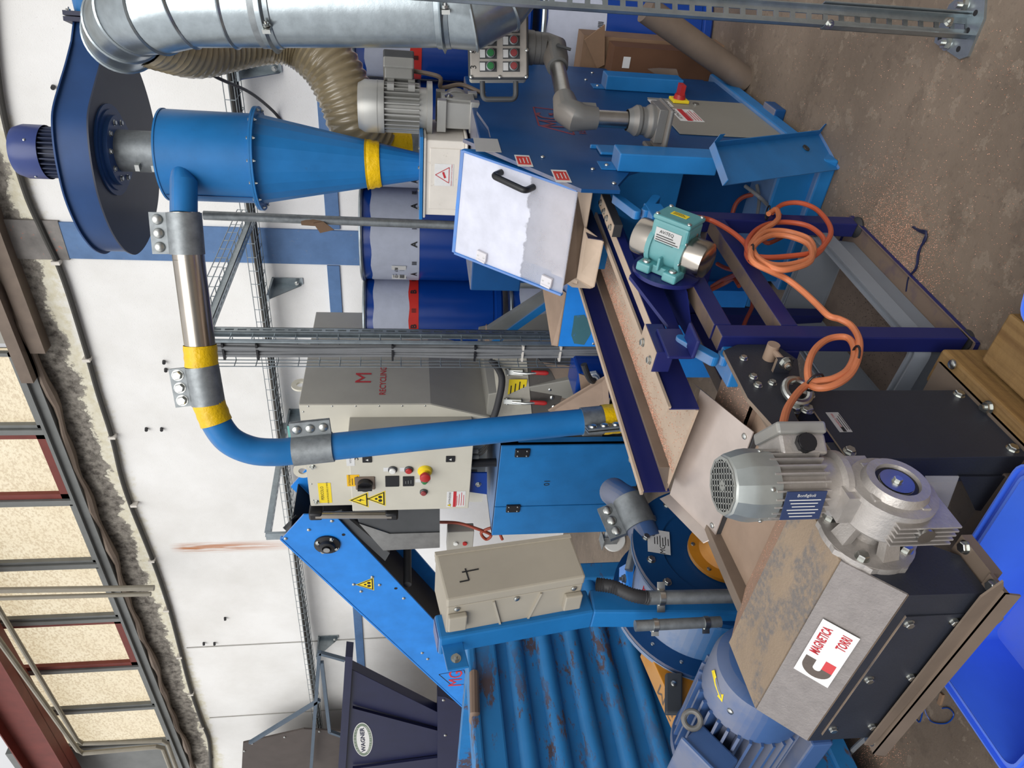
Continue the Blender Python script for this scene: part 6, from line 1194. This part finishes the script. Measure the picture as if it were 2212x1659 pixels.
# outlet pipe with clamp rising behind the flange
po = [onD(1335, 1070, 2.55), onD(1362, 1090, 2.5), onD(1385, 1140, 2.45), onD(1400, 1170, 2.42)]
m = MB(); m.tube(catmull([onD(1325, 1062, 2.6)]+po, 5), .052, 24); m.build('outlet_pipe', M_['motorb'], ml); a, b_ = po[1]-(po[2]-po[1])*.25, po[2]; m = MB(); m.cyl(a, b_, .058, n=28); k = m.build('clamp_sleeve', M_['galvd'], ml)
d = (b_-a).normalized(); ear = -RT*.2-UP*-.98; ear = UP*1.0-RT*.35; ear = (ear-d*ear.dot(d)).normalized(); c = mid(a, b_)+ear*.085; th = d.cross(ear); th = th if th.dot(EYE-c) > 0 else -th; m = MB(); m.obox(c, d*.06, ear*.03, th*.012); m.build('clamp_ear', M_['galvd'], k, smooth=0)
for t in (-.04, 0, .04): bolt(k, c+d*t+th*.012, th, .016, ROUND)
m = MB(); m.box((-1.78, 1.3, 0), (-2.05, 1.6, .3)); m.build('pedestal', M_['blue_shaded'], ml, smooth=0)
# ochre base frame
yf = thing('belt_guard', 'ochre sloping belt guard between mill and blue motor with faded wording', 'belt guard', (-2.15, 1.0, .2)); YX = -2.09
gp = [onX(x, y, YX) for x, y in ((1393, 1388), (1560, 1320), (1640, 1480), (1468, 1556))]
m = MB(); m.slab(gp, (-.085, 0, 0)); m.build('guard_box', M_['yframe'], yf, smooth=0, bevel=.003)
ge = (gp[3]-gp[0]).normalized(); gn = XP.cross(ge); gn = gn if gn.z > 0 else -gn; text('MG', gp[0].lerp(gp[3], .7)+V((-.042, 0, 0))+gn*.001, ge, XN, .075, M_['tan'], yf)
m = MB(); m.slab([onX(1438, 1452, YX+.025), onX(1475, 1452, YX+.025), onX(1475, 1540, YX+.025), onX(1438, 1540, YX+.025)], (-.02, 0, 0)); m.build('black_bracket', M_['button'], yf, smooth=0, bevel=.006); bolt(yf, onX(1455, 1477, YX+.026), XP, .009, ROUND); bolt(yf, onX(1456, 1505, YX+.001), XP, .009, ROUND)
# ================= big blue motor behind the separator
MT = V((-1.58, .90, .648)); bm_ = thing('electric_motor', 'large dusty blue electric motor with eyebolt, partly behind the dark hood', 'motor', (-1.85, .8, .38)); RM = .133
m = MB(); m.lathe([(0, 0), (RM-.035, 0), (RM-.008, -.015), (RM, -.04), (RM, -.14)], MT, XP, 56); cwl = m.build('fan_cowl', M_['motorb'], bm_)
m = MB(); m.lathe([(.05, .001), (.12, .001)], MT, XP, 40)
for i in range(5): m.lathe([(.055+i*.014, .001), (.062+i*.014, .001)], MT, XP, 40)
m.build('air_slots', M_['dark'], bm_) if 0 else None
m = MB(); m.lathe([(RM-.03, -.12), (RM-.03, -.42), (0, -.42)], MT, XP, 40)
for i in range(30):
    a = 2*PI*i/30; d = V((0, math.cos(a), math.sin(a))); t = V((0, -d.z, d.y)); m.obox(MT+d*(RM-.014)+V((-.28, 0, 0)), (.145, 0, 0), d*.024, t*.0036)
m.build('finned_body', M_['motorb'], bm_)
m = MB(); m.lathe([(RM-.02, -.42), (RM+.015, -.42), (RM+.015, -.445), (0, -.445)], MT, XP, 40); m.build('end_shield', M_['motorb'], bm_)
tbx = onX(1450, 1610, -1.86); d1 = V((0, -.55, .83)); d2 = V((0, .83, .55)); c = MT+V((-.27, -.02, .0))+d1*.165
m = MB(); m.obox(c, (.08, 0, 0), d2*.06, d1*.035); m.obox(c+d1*.04, (.088, 0, 0), d2*.068, d1*.007); m.build('terminal_box', M_['motorb'], bm_, smooth=0, bevel=.01)
e_ = onX(1495, 1555, -1.76); m = MB(); er = .021; axv = (EYE-e_).normalized(); p1 = axv.orthogonal().normalized(); p2 = axv.cross(p1); m.tube([e_+(p1*math.cos(t)+p2*math.sin(t))*er for t in [2*PI*i/24 for i in range(24)]], .0075, 10, closed=True); m.build('eyebolt', M_['armg'], bm_)
# yellow arrow on the cowl
arr = [onP(x, y, MT+V((-.05, .02, RM)), (0, .35, .94)) for x, y in ((1540, 1450), (1545, 1478), (1549, 1500), (1546, 1502), (1558, 1516), (1562, 1498), (1557, 1499), (1550, 1476), (1544, 1448))]
def oncyl(x, y, r):      # ray against the cowl cylinder (axis along X)
    rr = ray(x, y); oy, oz = EYE.y-MT.y, EYE.z-MT.z; A_ = rr.y**2+rr.z**2; B_ = 2*(oy*rr.y+oz*rr.z); C_ = oy*oy+oz*oz-r*r; D_ = B_*B_-4*A_*C_
    return EYE+rr*((-B_-math.sqrt(D_))/(2*A_)) if D_ > 0 else None
ap = [oncyl(x, y, RM+.001) for x, y in ((1537, 1449), (1544, 1480), (1552, 1501), (1549, 1503), (1560, 1517), (1563, 1500), (1558, 1500), (1551, 1478), (1543, 1447))]
if all(ap): MB().add(ap, [list(range(9))]).build('direction_arrow', M_['yl'], cwl, smooth=0)
bq = oncyl(1578, 1536, RM); 
if bq: bolt(bm_, bq, (bq-V((bq.x, MT.y, MT.z))), .008, ROUND)
m = MB(); m.box((-2.05, 1.02, 0), (-1.95, 1.1, .5)); m.box((-2.05, .8, .44), (-1.75, 1.1, .5)); m.box((-1.97, .76, .48), (-1.73, 1.02, .54)); m.build('mounting_foot', M_['motorb'], bm_, smooth=0, bevel=.006)
# ================= grey junction box on bent blue post
JX = -1.61
jb = thing('junction_box', 'dusty grey electrical box marked 4 on a bent blue post', 'junction box', onX(1270, 1330, JX-.05))
f4 = [onX(x, y, JX) for x, y in ((939, 1192), (1231, 1153), (1266, 1245), (965, 1297))]
m = MB(); m.slab(f4, (-.035, 0, 0)); lid = m.build('lid', M_['greyb'], jb, smooth=0, bevel=.006)
cen4 = sum(f4, V())/4; f4b = [cen4+(p-cen4)*.985+V((-.035, 0, 0)) for p in f4]; m = MB(); m.slab(f4b, (-.14, 0, 0)); m.build('box', M_['greyb'], jb, smooth=0, bevel=.004)
vx_ = (f4[1]-f4[0]).normalized(); vy_ = (f4[3]-f4[0]); vy_ = (vy_-vx_*vy_.dot(vx_)).normalized()
ll = f4[0].lerp(f4[3], .36)
s4 = [onX(*p, JX+.001) for p in ((990, 1248), (1038, 1236), (1003, 1262), (1014, 1238), (1013, 1257))]
m = MB(); m.bar(onX(998, 1236, JX+.001), onX(1034, 1229, JX+.001), .004, .001, up=(1, 0, 0)); m.bar(onX(1005, 1228, JX+.001), onX(1013, 1253, JX+.001), .004, .001, up=(1, 0, 0)); m.bar(onX(1013, 1253, JX+.001), onX(993, 1257, JX+.001), .004, .001, up=(1, 0, 0)); m.build('handwritten_four', M_['ink'], lid, smooth=0)
m = MB(); m.slab([p+V((.0, 0, 0)) for p in (onX(939, 1192, JX+.004), onX(1231, 1153, JX+.004), onX(1234, 1160, JX+.004), onX(942, 1200, JX+.004))], (-.02, 0, 0)); m.build('lid_edge', M_['greyb'], jb, smooth=0)
# ribs and bosses on its front side
nf = -vy_*-1; fN = (f4[3]-f4[0]).normalized()
for t in (.33, .68):
    a = f4b[3].lerp(f4b[2], t)+fN*.002; MB().bar(a+V((-.005, 0, 0)), a+V((-.13, 0, 0))+vx_*(.03 if t < .5 else -.03), .006, .006).build('rib', M_['greyb'], jb, smooth=0)
for t in (.02, .5, .98): bolt(jb, f4b[3].lerp(f4b[2], .05+.9*t)+fN*.001+V((-.012, 0, 0)), fN, .008, ROUND)
for t in (.07, .93):
    a = f4b[3].lerp(f4b[2], t)+V((-.06, 0, 0)); m = MB(); m.obox(a+fN*.009, vx_*.026, (.032, 0, 0), fN*.009); m.build('latch', M_['greyb'], jb, smooth=0, bevel=.004)
# post: bent square tube
PX_ = JX-.19
pp = [onX(942, 1372, PX_), onX(1272, 1314, PX_), onX(1600, 1334, PX_)]; pp.append(V((PX_, pp[2].y, .05)))
pw = .082
def seg(a, b_): 
    m = MB(); m.bar(a, b_, pw, .08, up=(1, 0, 0)); return m
k = seg(pp[0], pp[1]); k.bar(pp[1], pp[3], pw, .08, up=(1, 0, 0)); k.build('post', M_['blue'], jb, smooth=0, bevel=.008)
d = (pp[0]-pp[1]).normalized(); MB().obox(pp[0]+d*.001, d*.0005, XP*.033, d.cross(XP).normalized()*.034).build('open_end', M_['drum'], jb, smooth=0)
for t, hl_2 in ((.04, .075), (.98, .05)):
    c = f4b[3].lerp(f4b[2], t)+V((-.15, 0, 0))+fN*(.02 if t < .5 else -.03); m = MB(); m.obox(c, vx_*.03, (.004, 0, 0), fN*hl_2); m.build('mounting_strap', M_['blue'], jb, smooth=0, bevel=.002); bolt(jb, c+V((.004, 0, 0))+fN*hl_2*.6, XP, .011, NUT); bolt(jb, c+V((.004, 0, 0))-fN*hl_2*.3, XP, .011, NUT)
hp_ = catmull([onX(1288, 1262, PX_+.08), onX(1325, 1268, PX_+.09), onX(1365, 1285, PX_+.09), onX(1402, 1292, PX_+.08)], 14)
m = MB(); m.tube(hp_, [.021 if i % 2 else .0185 for i in range(len(hp_))], 14); m.build('corrugated_hose', M_['rubber'], jb, smooth=60)
m = MB(); a, b_ = onX(1400, 1291, PX_+.08), onX(1620, 1287, PX_+.08); m.cyl(a, b_, .021, n=20); cd_ = m.build('conduit', M_['galvd'], jb)
c = onX(1428, 1290, PX_+.08); d = (b_-a).normalized(); m = MB(); m.cyl(c-d*.008, c+d*.008, .0245, n=20); m.obox(c+RT*.03, d*.008, RT*.015, UP*.004); m.obox(c-RT*.03, d*.008, RT*.015, UP*.004); m.build('pipe_clip', M_['zinc'], jb, smooth=30)
m = MB(); a, b_ = onX(1372, 1352, PX_+.06), onX(1556, 1343, PX_+.06); m.cyl(a, b_, .016, n=16); m.build('conduit', M_['galvd'], jb)
for x in (1415, 1525): c = onX(x, 1350 if x < 1500 else 1345, PX_+.06); m = MB(); m.cyl(c-d*.007, c+d*.007, .019, n=16); m.obox(c-RT*.022, d*.007, RT*.01, UP*.004); m.build('pipe_clip', M_['zinc'], jb, smooth=30)
# ================= control station on its swivel arm
AX = -.7
ca_ = thing('control_station', 'grey push-button station with green and red buttons on jointed swivel arm', 'control station', (FX, 3.0, .8))
b0 = onX(1452, 262, FX+.03); el_ = onX(1237, 240, AX); jn = onZ(1214, 108, el_.z); bxc = onX(1090, 95, AX+.09)
st0 = onX(1400, 262, AX)
m = MB(); m.box((FX+.004, st0.y-.075, st0.z-.06), (AX+.06, st0.y+.075, st0.z-.045)); m.box((FX+.004, st0.y-.08, st0.z-.1), (FX+.02, st0.y+.08, st0.z-.02)); m.build('wall_bracket', M_['armg'], ca_, smooth=0, bevel=.006)
m = MB(); c = V((AX, st0.y, st0.z)); m.obox(c+V((0, 0, -.03)), (.055, 0, 0), (0, .055, 0), (0, 0, .016)); m.lathe([(.055, -.016), (.055, .0), (.045, .012), (.045, .03), (.05, .032), (.05, .045), (.04, .06), (.034, .075)], c, ZP, 32); m.build('swivel_base', M_['armg'], ca_, smooth=30, bevel=.003)
z_e = el_.z
m = MB(); m.cyl(c+V((0, 0, .06)), V((AX, st0.y, z_e)), .028, n=28); m.build('lower_tube', M_['steel'], ca_)
E0 = V((AX, st0.y, z_e))
dh = (V((jn.x, jn.y, z_e))-E0).normalized(); dj = V((jn.x, jn.y, z_e))
m = MB(); m.tube([E0+V((0, 0, -.07)), E0+V((0, 0, -.02)), E0+V((0, 0, .0))+dh*.0, E0+dh*.03+V((0, 0, .03)), E0+dh*.1+V((0, 0, .03))], [.036, .042, .05, .047, .038], 20); m.obox(E0+dh*.03+V((0, 0, -.045)), dh*.02, dh.cross(ZP)*.024, (0, 0, .024)); m.build('elbow', M_['armg'], ca_, smooth=45)
U0 = E0+dh*.09+V((0, 0, .03)); L_ = (dj-E0).length; U1 = E0+dh*(L_-.09)+V((0, 0, .03))
m = MB(); m.cyl(U0, U1, .028, n=28); m.build('upper_tube', M_['steel'], ca_)
J = E0+dh*L_+V((0, 0, .03))
m = MB(); m.tube([U1-dh*.02, U1+dh*.03, J-dh*.01, J+V((0, 0, .03)), J+V((0, 0, .055))], [.038, .045, .052, .054, .054], 24); m.lathe([(.055, .056), (.055, .075), (.058, .077), (.06, .12), (.052, .13), (0, .12)], J, ZP, 32); m.build('top_joint', M_['armg'], ca_, smooth=45)
hv = J+V((.02, -.045, .0)); m = MB(); m.cyl(hv, hv+V((.01, -.03, 0)), .007, n=10); m.bar(hv+V((.01, -.03, .005)), hv+V((.0, -.035, -.045)), .01, .008); m.build('clamp_lever', M_['button'], ca_, smooth=30)
# station box: front faces the operator
bn = V((.42, -.9, .08)).normalized(); br = V((bn.y*-1, bn.x, 0)).normalized(); br = V((-bn.y, bn.x, 0)).normalized(); bu = bn.cross(br).normalized(); bu = bu if bu.z > 0 else -bu
pB = J+V((0, 0, .1)); bp0 = onP(1012, 172, pB-bn*-.06, bn); P_ = lambda x, y: onP(x, y, pB+bn*.06, bn)
lo_, hi_ = P_(1142, 172), P_(1012, 172); w_in = .30; H_ = (hi_-lo_).length
cL = (lo_+hi_)/2; upd = (hi_-lo_).normalized(); rgt = upd.cross(bn); rgt = rgt if rgt.dot(RT) > 0 else -rgt; cB = cL+rgt*w_in/2
m = MB(); m.obox(cB-bn*.045, rgt*(w_in/2-.004), upd*(H_/2-.004), bn*.045); m.build('box', M_['grey'], ca_, smooth=0, bevel=.008)
m = MB(); m.obox(cB, rgt*w_in/2, upd*H_/2, bn*.012); m.build('seal_frame', M_['button'], ca_, smooth=0, bevel=.01)
m = MB(); m.obox(cB+bn*.008, rgt*(w_in/2-.006), upd*(H_/2-.007), bn*.006); fp_ = m.build('front_panel', mat('smudged_panel', srgb(176, 170, 162), .45, var=.1, vs=20, scr=.25, scol=srgb(90, 80, 75)), ca_, smooth=0, bevel=.004)
fo = bn*.0145
for gx, mt in ((1052, M_['green']), (1102, M_['redd'])):
    for i, gy_ in enumerate((144, 116, 88, 60, 32)):
        c = onP(gx, gy_, cB+fo, bn); 
        m = MB(); m.obox(c-upd*.004, rgt*.017, upd*.03, bn*.001); sq = m.build('button_frame', M_['button'], ca_, smooth=0)
        MB().obox(c+upd*.016, rgt*.013, upd*.009, bn*.0018).build('button_label', M_['label'], sq, smooth=0)
        m = MB(); m.lathe([(.0155, .0), (.0155, .014), (.0125, .016), (.0125, .012), (0, .012)], c-upd*.012, bn, 20); m.build('bezel', M_['galvd'], sq); m = MB(); m.lathe([(.0122, .01), (.0115, .0175), (0, .0185)], c-upd*.012, bn, 18); m.build('button_cap', mt, sq)
text('3', onP(1023, 145, cB+fo, bn), rgt, upd, .03, M_['ink'], fp_); text('8', onP(1023, 112, cB+fo, bn), rgt, upd, .022, M_['ink'], fp_)
for x, y in ((1018, 166), (1137, 166), (1080, 166), (1018, 110), (1138, 108)): bolt(ca_, onP(x, y, cB+fo, bn), bn, .006, ROUND)
ha_, hb3 = P_(1042, 176), P_(1114, 176); m = MB(); off_ = -rgt*.06
m.tube([ha_, ha_+off_*.6]+bez(ha_+off_*.6, ha_+off_, ha_+off_+(hb3-ha_)*.15, 5)[1:]+bez(hb3+off_-(hb3-ha_)*.15, hb3+off_, hb3+off_*.6, 5)+[hb3], .0095, 12); m.build('grab_handle', M_['button'], ca_)
# ================= loose parts round the separator machine
tp = thing('cover_panel', 'loose blue folded cover panel with rubber grommet leaning on the cabinet foot', 'panel', onZ(1790, 330))
b1, b2 = onZ(1768, 290, .003), onZ(1810, 366, .003); t1, t2 = onX(1533, 318, FX+.075), onX(1562, 400, FX+.075)
t1 = onP(1533, 318, t2, ((b2-b1).cross(t2-b1))); nn = (b2-b1).cross(t2-b1).normalized(); nn = nn if nn.dot(EYE-b1) > 0 else -nn
m = MB(); m.slab([b1, b2, t2, t1], -nn*.003); m.build('sheet', M_['blue'], tp, smooth=0)
for a, c in ((b1, b2), (t1, t2), (b1, t1)): MB().slab([a, c, c+nn*.022, a+nn*.022], (a-c).cross(nn).normalized()*.003).build('folded_edge', M_['blue'], tp, smooth=0)
g = onP(1740, 321, b1, nn); m = MB(); m.lathe([(.006, 0), (.014, .001), (.014, .006), (.006, .006), (.006, 0)], g, nn, 24); m.build('grommet', M_['rubber'], tp)
for p, q in ((b1, t1), (t1, b1)): d = (q-p).normalized(); MB().slab([p+nn*.02, p+d*.03+nn*.02, p+d*.03+nn*.05, p+nn*.05], (b2-b1).normalized()*.002).build('corner_tab', M_['galvd'] if 0 else M_['blue'], tp, smooth=0)
# intake box in the middle, diagonal channel
ib = thing('intake_box', 'bright blue intake box with tan sloped top and dark worn patch beside the trough', 'intake box', (-1.85, 2.75, 0))
IY = 2.7; tl_, tr2 = onY(1207, 748, IY), onY(1222, 632, IY); zt4 = (tl_.z+tr2.z)/2; hi2 = onY(1172, 618, IY+.2)
m = MB(); m.box((tl_.x, IY, .08), (tr2.x+.1, IY+.45, zt4-.001)); m.build('box', M_['bright'], ib, smooth=0)
m = MB(); m.slab([V((tl_.x, IY, zt4)), V((tr2.x, IY, zt4)), onY(1170, 600, IY+.3), onY(1193, 746, IY+.02)], (0, 0, .004)); m.build('sloped_top', M_['dustm'], ib, smooth=0)
m = MB(); m.add([onY(x, y, IY-.001) for x, y in ((1240, 682), (1262, 680), (1278, 700), (1276, 722), (1262, 745), (1240, 742), (1234, 724), (1238, 700))], [list(range(8))]); m.build('worn_patch', mat('worn_patch_paint', srgb(60, 104, 112), .6, scr=.4, scol=srgb(50, 120, 200)), ib, smooth=0); bolt(ib, onY(1282, 742, IY), YN, .007, ROUND)
m = MB(); m.box((-1.88, 2.5, .1), (-1.42, 2.69, .6)); m.build('lower_panel', M_['bright'], ib, smooth=0)
dc = thing('diagonal_channel', 'dark grey steel channel with blue stripe leaning behind the cable tray', 'channel', (-1.95, 3.4, .6))
QY = 3.35; qp = lambda x, y: onY(x, y, QY)
MB().slab([qp(1052, 712), qp(1056, 735), qp(1180, 660), qp(1180, 630)], (0, .04, 0)).build('web', M_['frame'], dc, smooth=0)
MB().slab([qp(1062, 735), qp(1078, 738), qp(1184, 664), qp(1178, 651)], (0, -.012, 0)).build('blue_stripe', M_['blue'], dc, smooth=0)
MB().slab([qp(1052, 712), qp(1060, 716), qp(1056, 740), qp(1048, 740)], (0, .06, 0)).build('end_cap', M_['dustm'], dc, smooth=0)
# galvanised spout behind the chute
so = thing('sheet_spout', 'short galvanised round spout peeking out behind the clear lid', 'spout', onY(1110, 585, 2.95)); c = onY(1058, 575, 2.95)
m = MB(); m.lathe([(.1, 0), (.1, -.02), (.094, -.022), (.094, -.04), (.1, -.042), (.1, -.3)], c, ZP, 40); m.lathe([(.1, 0), (.094, 0), (.094, -.2)], c, ZP, 40); m.build('spout_tube', M_['galv'], so)
# cardboard boxes behind the cabinet
cb_ = thing('cardboard_box', 'open brown cardboard box behind the blue cabinet, torn flap up', 'box', (-.86, 3.72, 0))
a, b_ = onY(1252, 148, 3.64), onY(1290, 78, 3.64); m = MB(); m.box((a.x-.1, 3.64, 0), (b_.x, 3.78, a.z)); m.build('carton', M_['card'], cb_, smooth=0)
m = MB(); m.slab([onY(1263, 86, 3.62), onY(1307, 53, 3.62), onY(1306, 140, 3.62), onY(1290, 148, 3.62)], (0, .006, .002)); m.build('torn_flap', M_['card'], cb_, smooth=0)
c2_ = thing('cardboard_box', 'flat brown carton with small white tag right of the torn box', 'box', (-.6, 3.65, 0)); a, b_ = onY(1320, 150, 3.5), onY(1395, 105, 3.5); m = MB(); m.box((a.x-.05, 3.5, 0), (b_.x, 3.62, a.z)); m.build('carton', mat('dark_carton', srgb(96, 66, 46), .8), c2_, smooth=0); sticker(c2_, onY(1353, 135, 3.499), XP, ZP, .05, .035, M_['label'], 'tag')
lg_ = thing('support_tube', 'grey round steel leg with gusset slanting behind the strut post', 'leg', onZ(1478, 190)); a, b_ = onZ(1480, 165, 0), onY(1390, 20, 3.4); a = onY(1470, 150, 3.3); a.z = .0
m = MB(); m.cyl(V((onY(1478, 165, 3.3).x, 3.3, 0)), onY(1395, 20, 3.3), .055, n=24); m.build('tube', M_['tan'], lg_); m = MB(); m.slab([onY(1425, 148, 3.3), onY(1462, 150, 3.3), onY(1478, 200, 3.3), onY(1400, 150, 3.3)], (0, .012, 0)); m.build('gusset', M_['tan'], lg_, smooth=0)
# ================= cables on the feeder stand
cable1 = MB(); X1 = -.905
P1 = [(1484, 472, -.87), (1500, 469, -.88), (1530, 474, -.9), (1560, 488, -.9), (1590, 508, -.9), (1612, 530, -.9), (1614, 552, -.895), (1630, 570, -.89), (1670, 577, -.885), (1720, 574, -.885), (1760, 552, -.88), (1780, 530, -.88), (1775, 510, -.88), (1745, 488, -.885), (1700, 480, -.89), (1660, 484, -.89), (1630, 500, -.89), (1614, 525, -.885), (1620, 548, -.885), (1650, 556, -.88), (1700, 554, -.88), (1760, 545, -.875), (1785, 524, -.875), (1795, 500, -.875), (1785, 475, -.88), (1760, 450, -.885), (1725, 438, -.89), (1690, 442, -.9), (1668, 460, -.91)]
cable1.tube(catmull([onX(x, y, X_) for x, y, X_ in P1], 6), .0082, 9)
tag(cable1.build('power_lead', mat('brick_red_cable', srgb(184, 84, 54), .42, var=.12)), 'brick-red power lead coiled on the stand, running from the teal vibrator motor', 'cable')
c2 = MB(); P2 = [(1660, 462, -.89), (1676, 452, -.885), (1682, 468, -.88), (1672, 482, -.88), (1645, 500, -.88), (1622, 530, -.878), (1628, 550, -.875), (1660, 570, -.87), (1700, 572, -.87), (1745, 560, -.865), (1758, 540, -.865), (1745, 515, -.87), (1700, 500, -.875), (1660, 500, -.875), (1635, 515, -.87), (1626, 535, -.868), (1640, 560, -.862), (1680, 582, -.86), (1720, 578, -.86), (1752, 562, -.86), (1748, 530, -.865), (1710, 512, -.868), (1670, 508, -.868), (1638, 522, -.862), (1622, 545, -.86), (1630, 568, -.86), (1665, 586, -.87), (1700, 603, -.89), (1735, 630, -.9), (1765, 658, -.905), (1790, 682, -.905), (1815, 690, -.905), (1840, 705, -.905), (1856, 735, -.9), (1853, 775, -.9), (1835, 810, -.905), (1800, 833, -.91), (1765, 838, -.92), (1748, 825, -.93), (1746, 790, -.925), (1760, 755, -.92), (1790, 732, -.92), (1825, 728, -.915), (1842, 742, -.91), (1845, 770, -.905), (1830, 800, -.905), (1800, 818, -.91), (1765, 824, -.92), (1742, 832, -.93), (1722, 850, -.93), (1702, 880, -.92), (1693, 910, -.905), (1692, 926, -.89)]
c2.tube(catmull([onX(*p) for p in P2], 6), .0086, 9); oc = thing('extension_lead', 'bright orange extension lead looped on the stand and feeding the separator motor', 'cable', onX(1850, 740, -.9)); c2.build('sheath', M_['orange'], oc)
def tie(x, y, X_, nm=oc, ax_=(0, .3, 1)): p = onX(x, y, X_); MB().tube([p+(V(ax_).normalized().orthogonal()*math.cos(t)+V(ax_).normalized().cross(V(ax_).normalized().orthogonal())*math.sin(t))*.017 for t in [2*PI*i/14 for i in range(14)]], .003, 6, closed=True).build('cable_tie', M_['black'], nm)
tie(1848, 768, -.9); tie(1760, 826, -.925, ax_=(0, 1, .3)); tie(1622, 546, -.87); tie(1658, 460, -.9)
MB().lathe([(.011, -.012), (.015, -.012), (.015, .012), (.011, .014)], onX(1694, 934, -.885), V((0, .5, .8)), 14).build('gland', M_['castb'], oc)
c3 = MB()
for P3, r in (([(1580, 470, -1.1), (1590, 440, -1.05), (1610, 424, -1.02), (1645, 420, -1.0), (1662, 430, -1.0)], .009), ([(1604, 470, -1.15), (1612, 440, -1.12), (1622, 415, -1.1)], .009), ([(1550, 470, -1.2), (1556, 450, -1.2), (1575, 440, -1.2)], .008), ([(1550, 570, -1.2), (1570, 580, -1.15), (1600, 586, -1.1)], .008), ([(1538, 620, -1.25), (1560, 606, -1.2), (1592, 592, -1.1), (1600, 586, -1.08)], .009), ([(1532, 628, -1.25), (1565, 612, -1.2), (1585, 602, -1.15), (1597, 618, -1.14)], .008), ([(1680, 460, -1.0), (1690, 475, -1.02), (1672, 500, -1.02), (1650, 515, -1.03), (1660, 525, -1.03), (1690, 512, -1.03)], .008), ([(1600, 720, -1.2), (1612, 690, -1.2), (1625, 660, -1.2), (1622, 630, -1.2)], .007)):
    c3.tube(catmull([onX(*p) for p in P3], 6), r, 8)
o3 = c3.build('cable_loops', M_['redcab']); tag(o3, 'tangled rust-red cable loops behind the navy stand', 'cable', kind='stuff')
c4 = MB()
for P4_ in ([(1610, 402, -.95), (1640, 425, -.96), (1660, 445, -1.0)], [(1635, 400, -.95), (1640, 430, -.98), (1636, 465, -1.0)]): c4.tube(catmull([onX(*p) for p in P4_], 6), .007, 8)
tag(c4.build('control_cables', M_['cable']), 'thin grey control cables dropping behind the loose panel', 'cable', kind='stuff')
# black corrugated lead at the lower left edge
m = MB(); P5 = catmull([onZ(1700, 1690, .3), onZ(1730, 1650, .28), onZ(1762, 1620, .25), onZ(1780, 1596, .22), onZ(1790, 1570, .2)], 16); m.tube(P5, [.024 if i % 2 else .021 for i in range(len(P5))], 12); tag(m.build('corrugated_hose', M_['rubber'], smooth=60), 'black corrugated hose at the frame edge below the big motor', 'hose')
m = MB(); m.tube(catmull([onZ(1875, 1590, .12), onZ(1850, 1612, .1), onZ(1825, 1640, .05), onZ(1810, 1670, .02)], 6), .008, 8); tag(m.build('grey_lead', M_['cable']), 'grey lead hanging below the left end of the hood flange', 'cable')
# ================= litter on the floor
m = MB(); m.tube(catmull([onZ(1962, 1520, .004), onZ(1985, 1560, .004), onZ(1995, 1530, .012), onZ(2002, 1545, .01), onZ(2015, 1560, .004), onZ(2045, 1562, .004), onZ(2060, 1545, .004), onZ(2050, 1530, .004), onZ(2035, 1530, .004)], 6), .0018, 6); tag(m.build('wire_offcut', M_['drum']), 'thin dark blue wire offcut lying on the floor by the blue crate', 'wire')
m = MB()
for k in range(5): m.tube(catmull([onZ(1974+random.uniform(-4, 4), 490, .004), onZ(1985+random.uniform(-5, 5), 497+k, .006), onZ(2001, 500+k*2, .008), onZ(1996+random.uniform(-3, 3), 520, .007), onZ(1985+random.uniform(-2, 2), 545, .006), onZ(1978+random.uniform(-2, 2), 580, .006), onZ(1964+random.uniform(-2, 2), 598, .005), onZ(1958+random.uniform(-2, 2), 630, .004)], 4), .0026, 5)
tag(m.build('frayed_rope', M_['darknavy']), 'frayed dark rope end lying on the floor by the crate', 'rope')
m = MB(); p = onZ(2035, 1510, .0); m.obox(p+V((0, 0, .004)), (.018, .006, 0), (-.002, .005, 0), (0, 0, .004)); tag(m.build('wood_chip', M_['card']), 'small pale wood chip on the floor near the hood flange', 'wood chip')
pts = []
for _ in range(9000):
    x, y = random.gauss(1925, 55), random.gauss(560, 90); p = onZ(x, y, .0005)
    if p.x > -.95 and y < 745: pts.append(p)
for _ in range(2600): pts.append(onZ(random.uniform(1600, 2212), random.uniform(60, 740), .0005))
for _ in range(2600): pts.append(V((random.uniform(-1.3, -.99), random.uniform(.5, 1.4), .0005)))
for _ in range(900): pts.append(onZ(random.gauss(1890, 40), random.gauss(1620, 30), .0005))
pts = [p for p in pts if p.y > -1 and p.x < 1]
tag(grains(pts, .0015, 'copper_granules'), 'copper granules scattered over the worn floor', 'granules', kind='stuff')
MB_ = [(p, o) for o in bpy.data.objects for p in list(o.keys()) if p == '_o']
for p, o in MB_: del o[p]
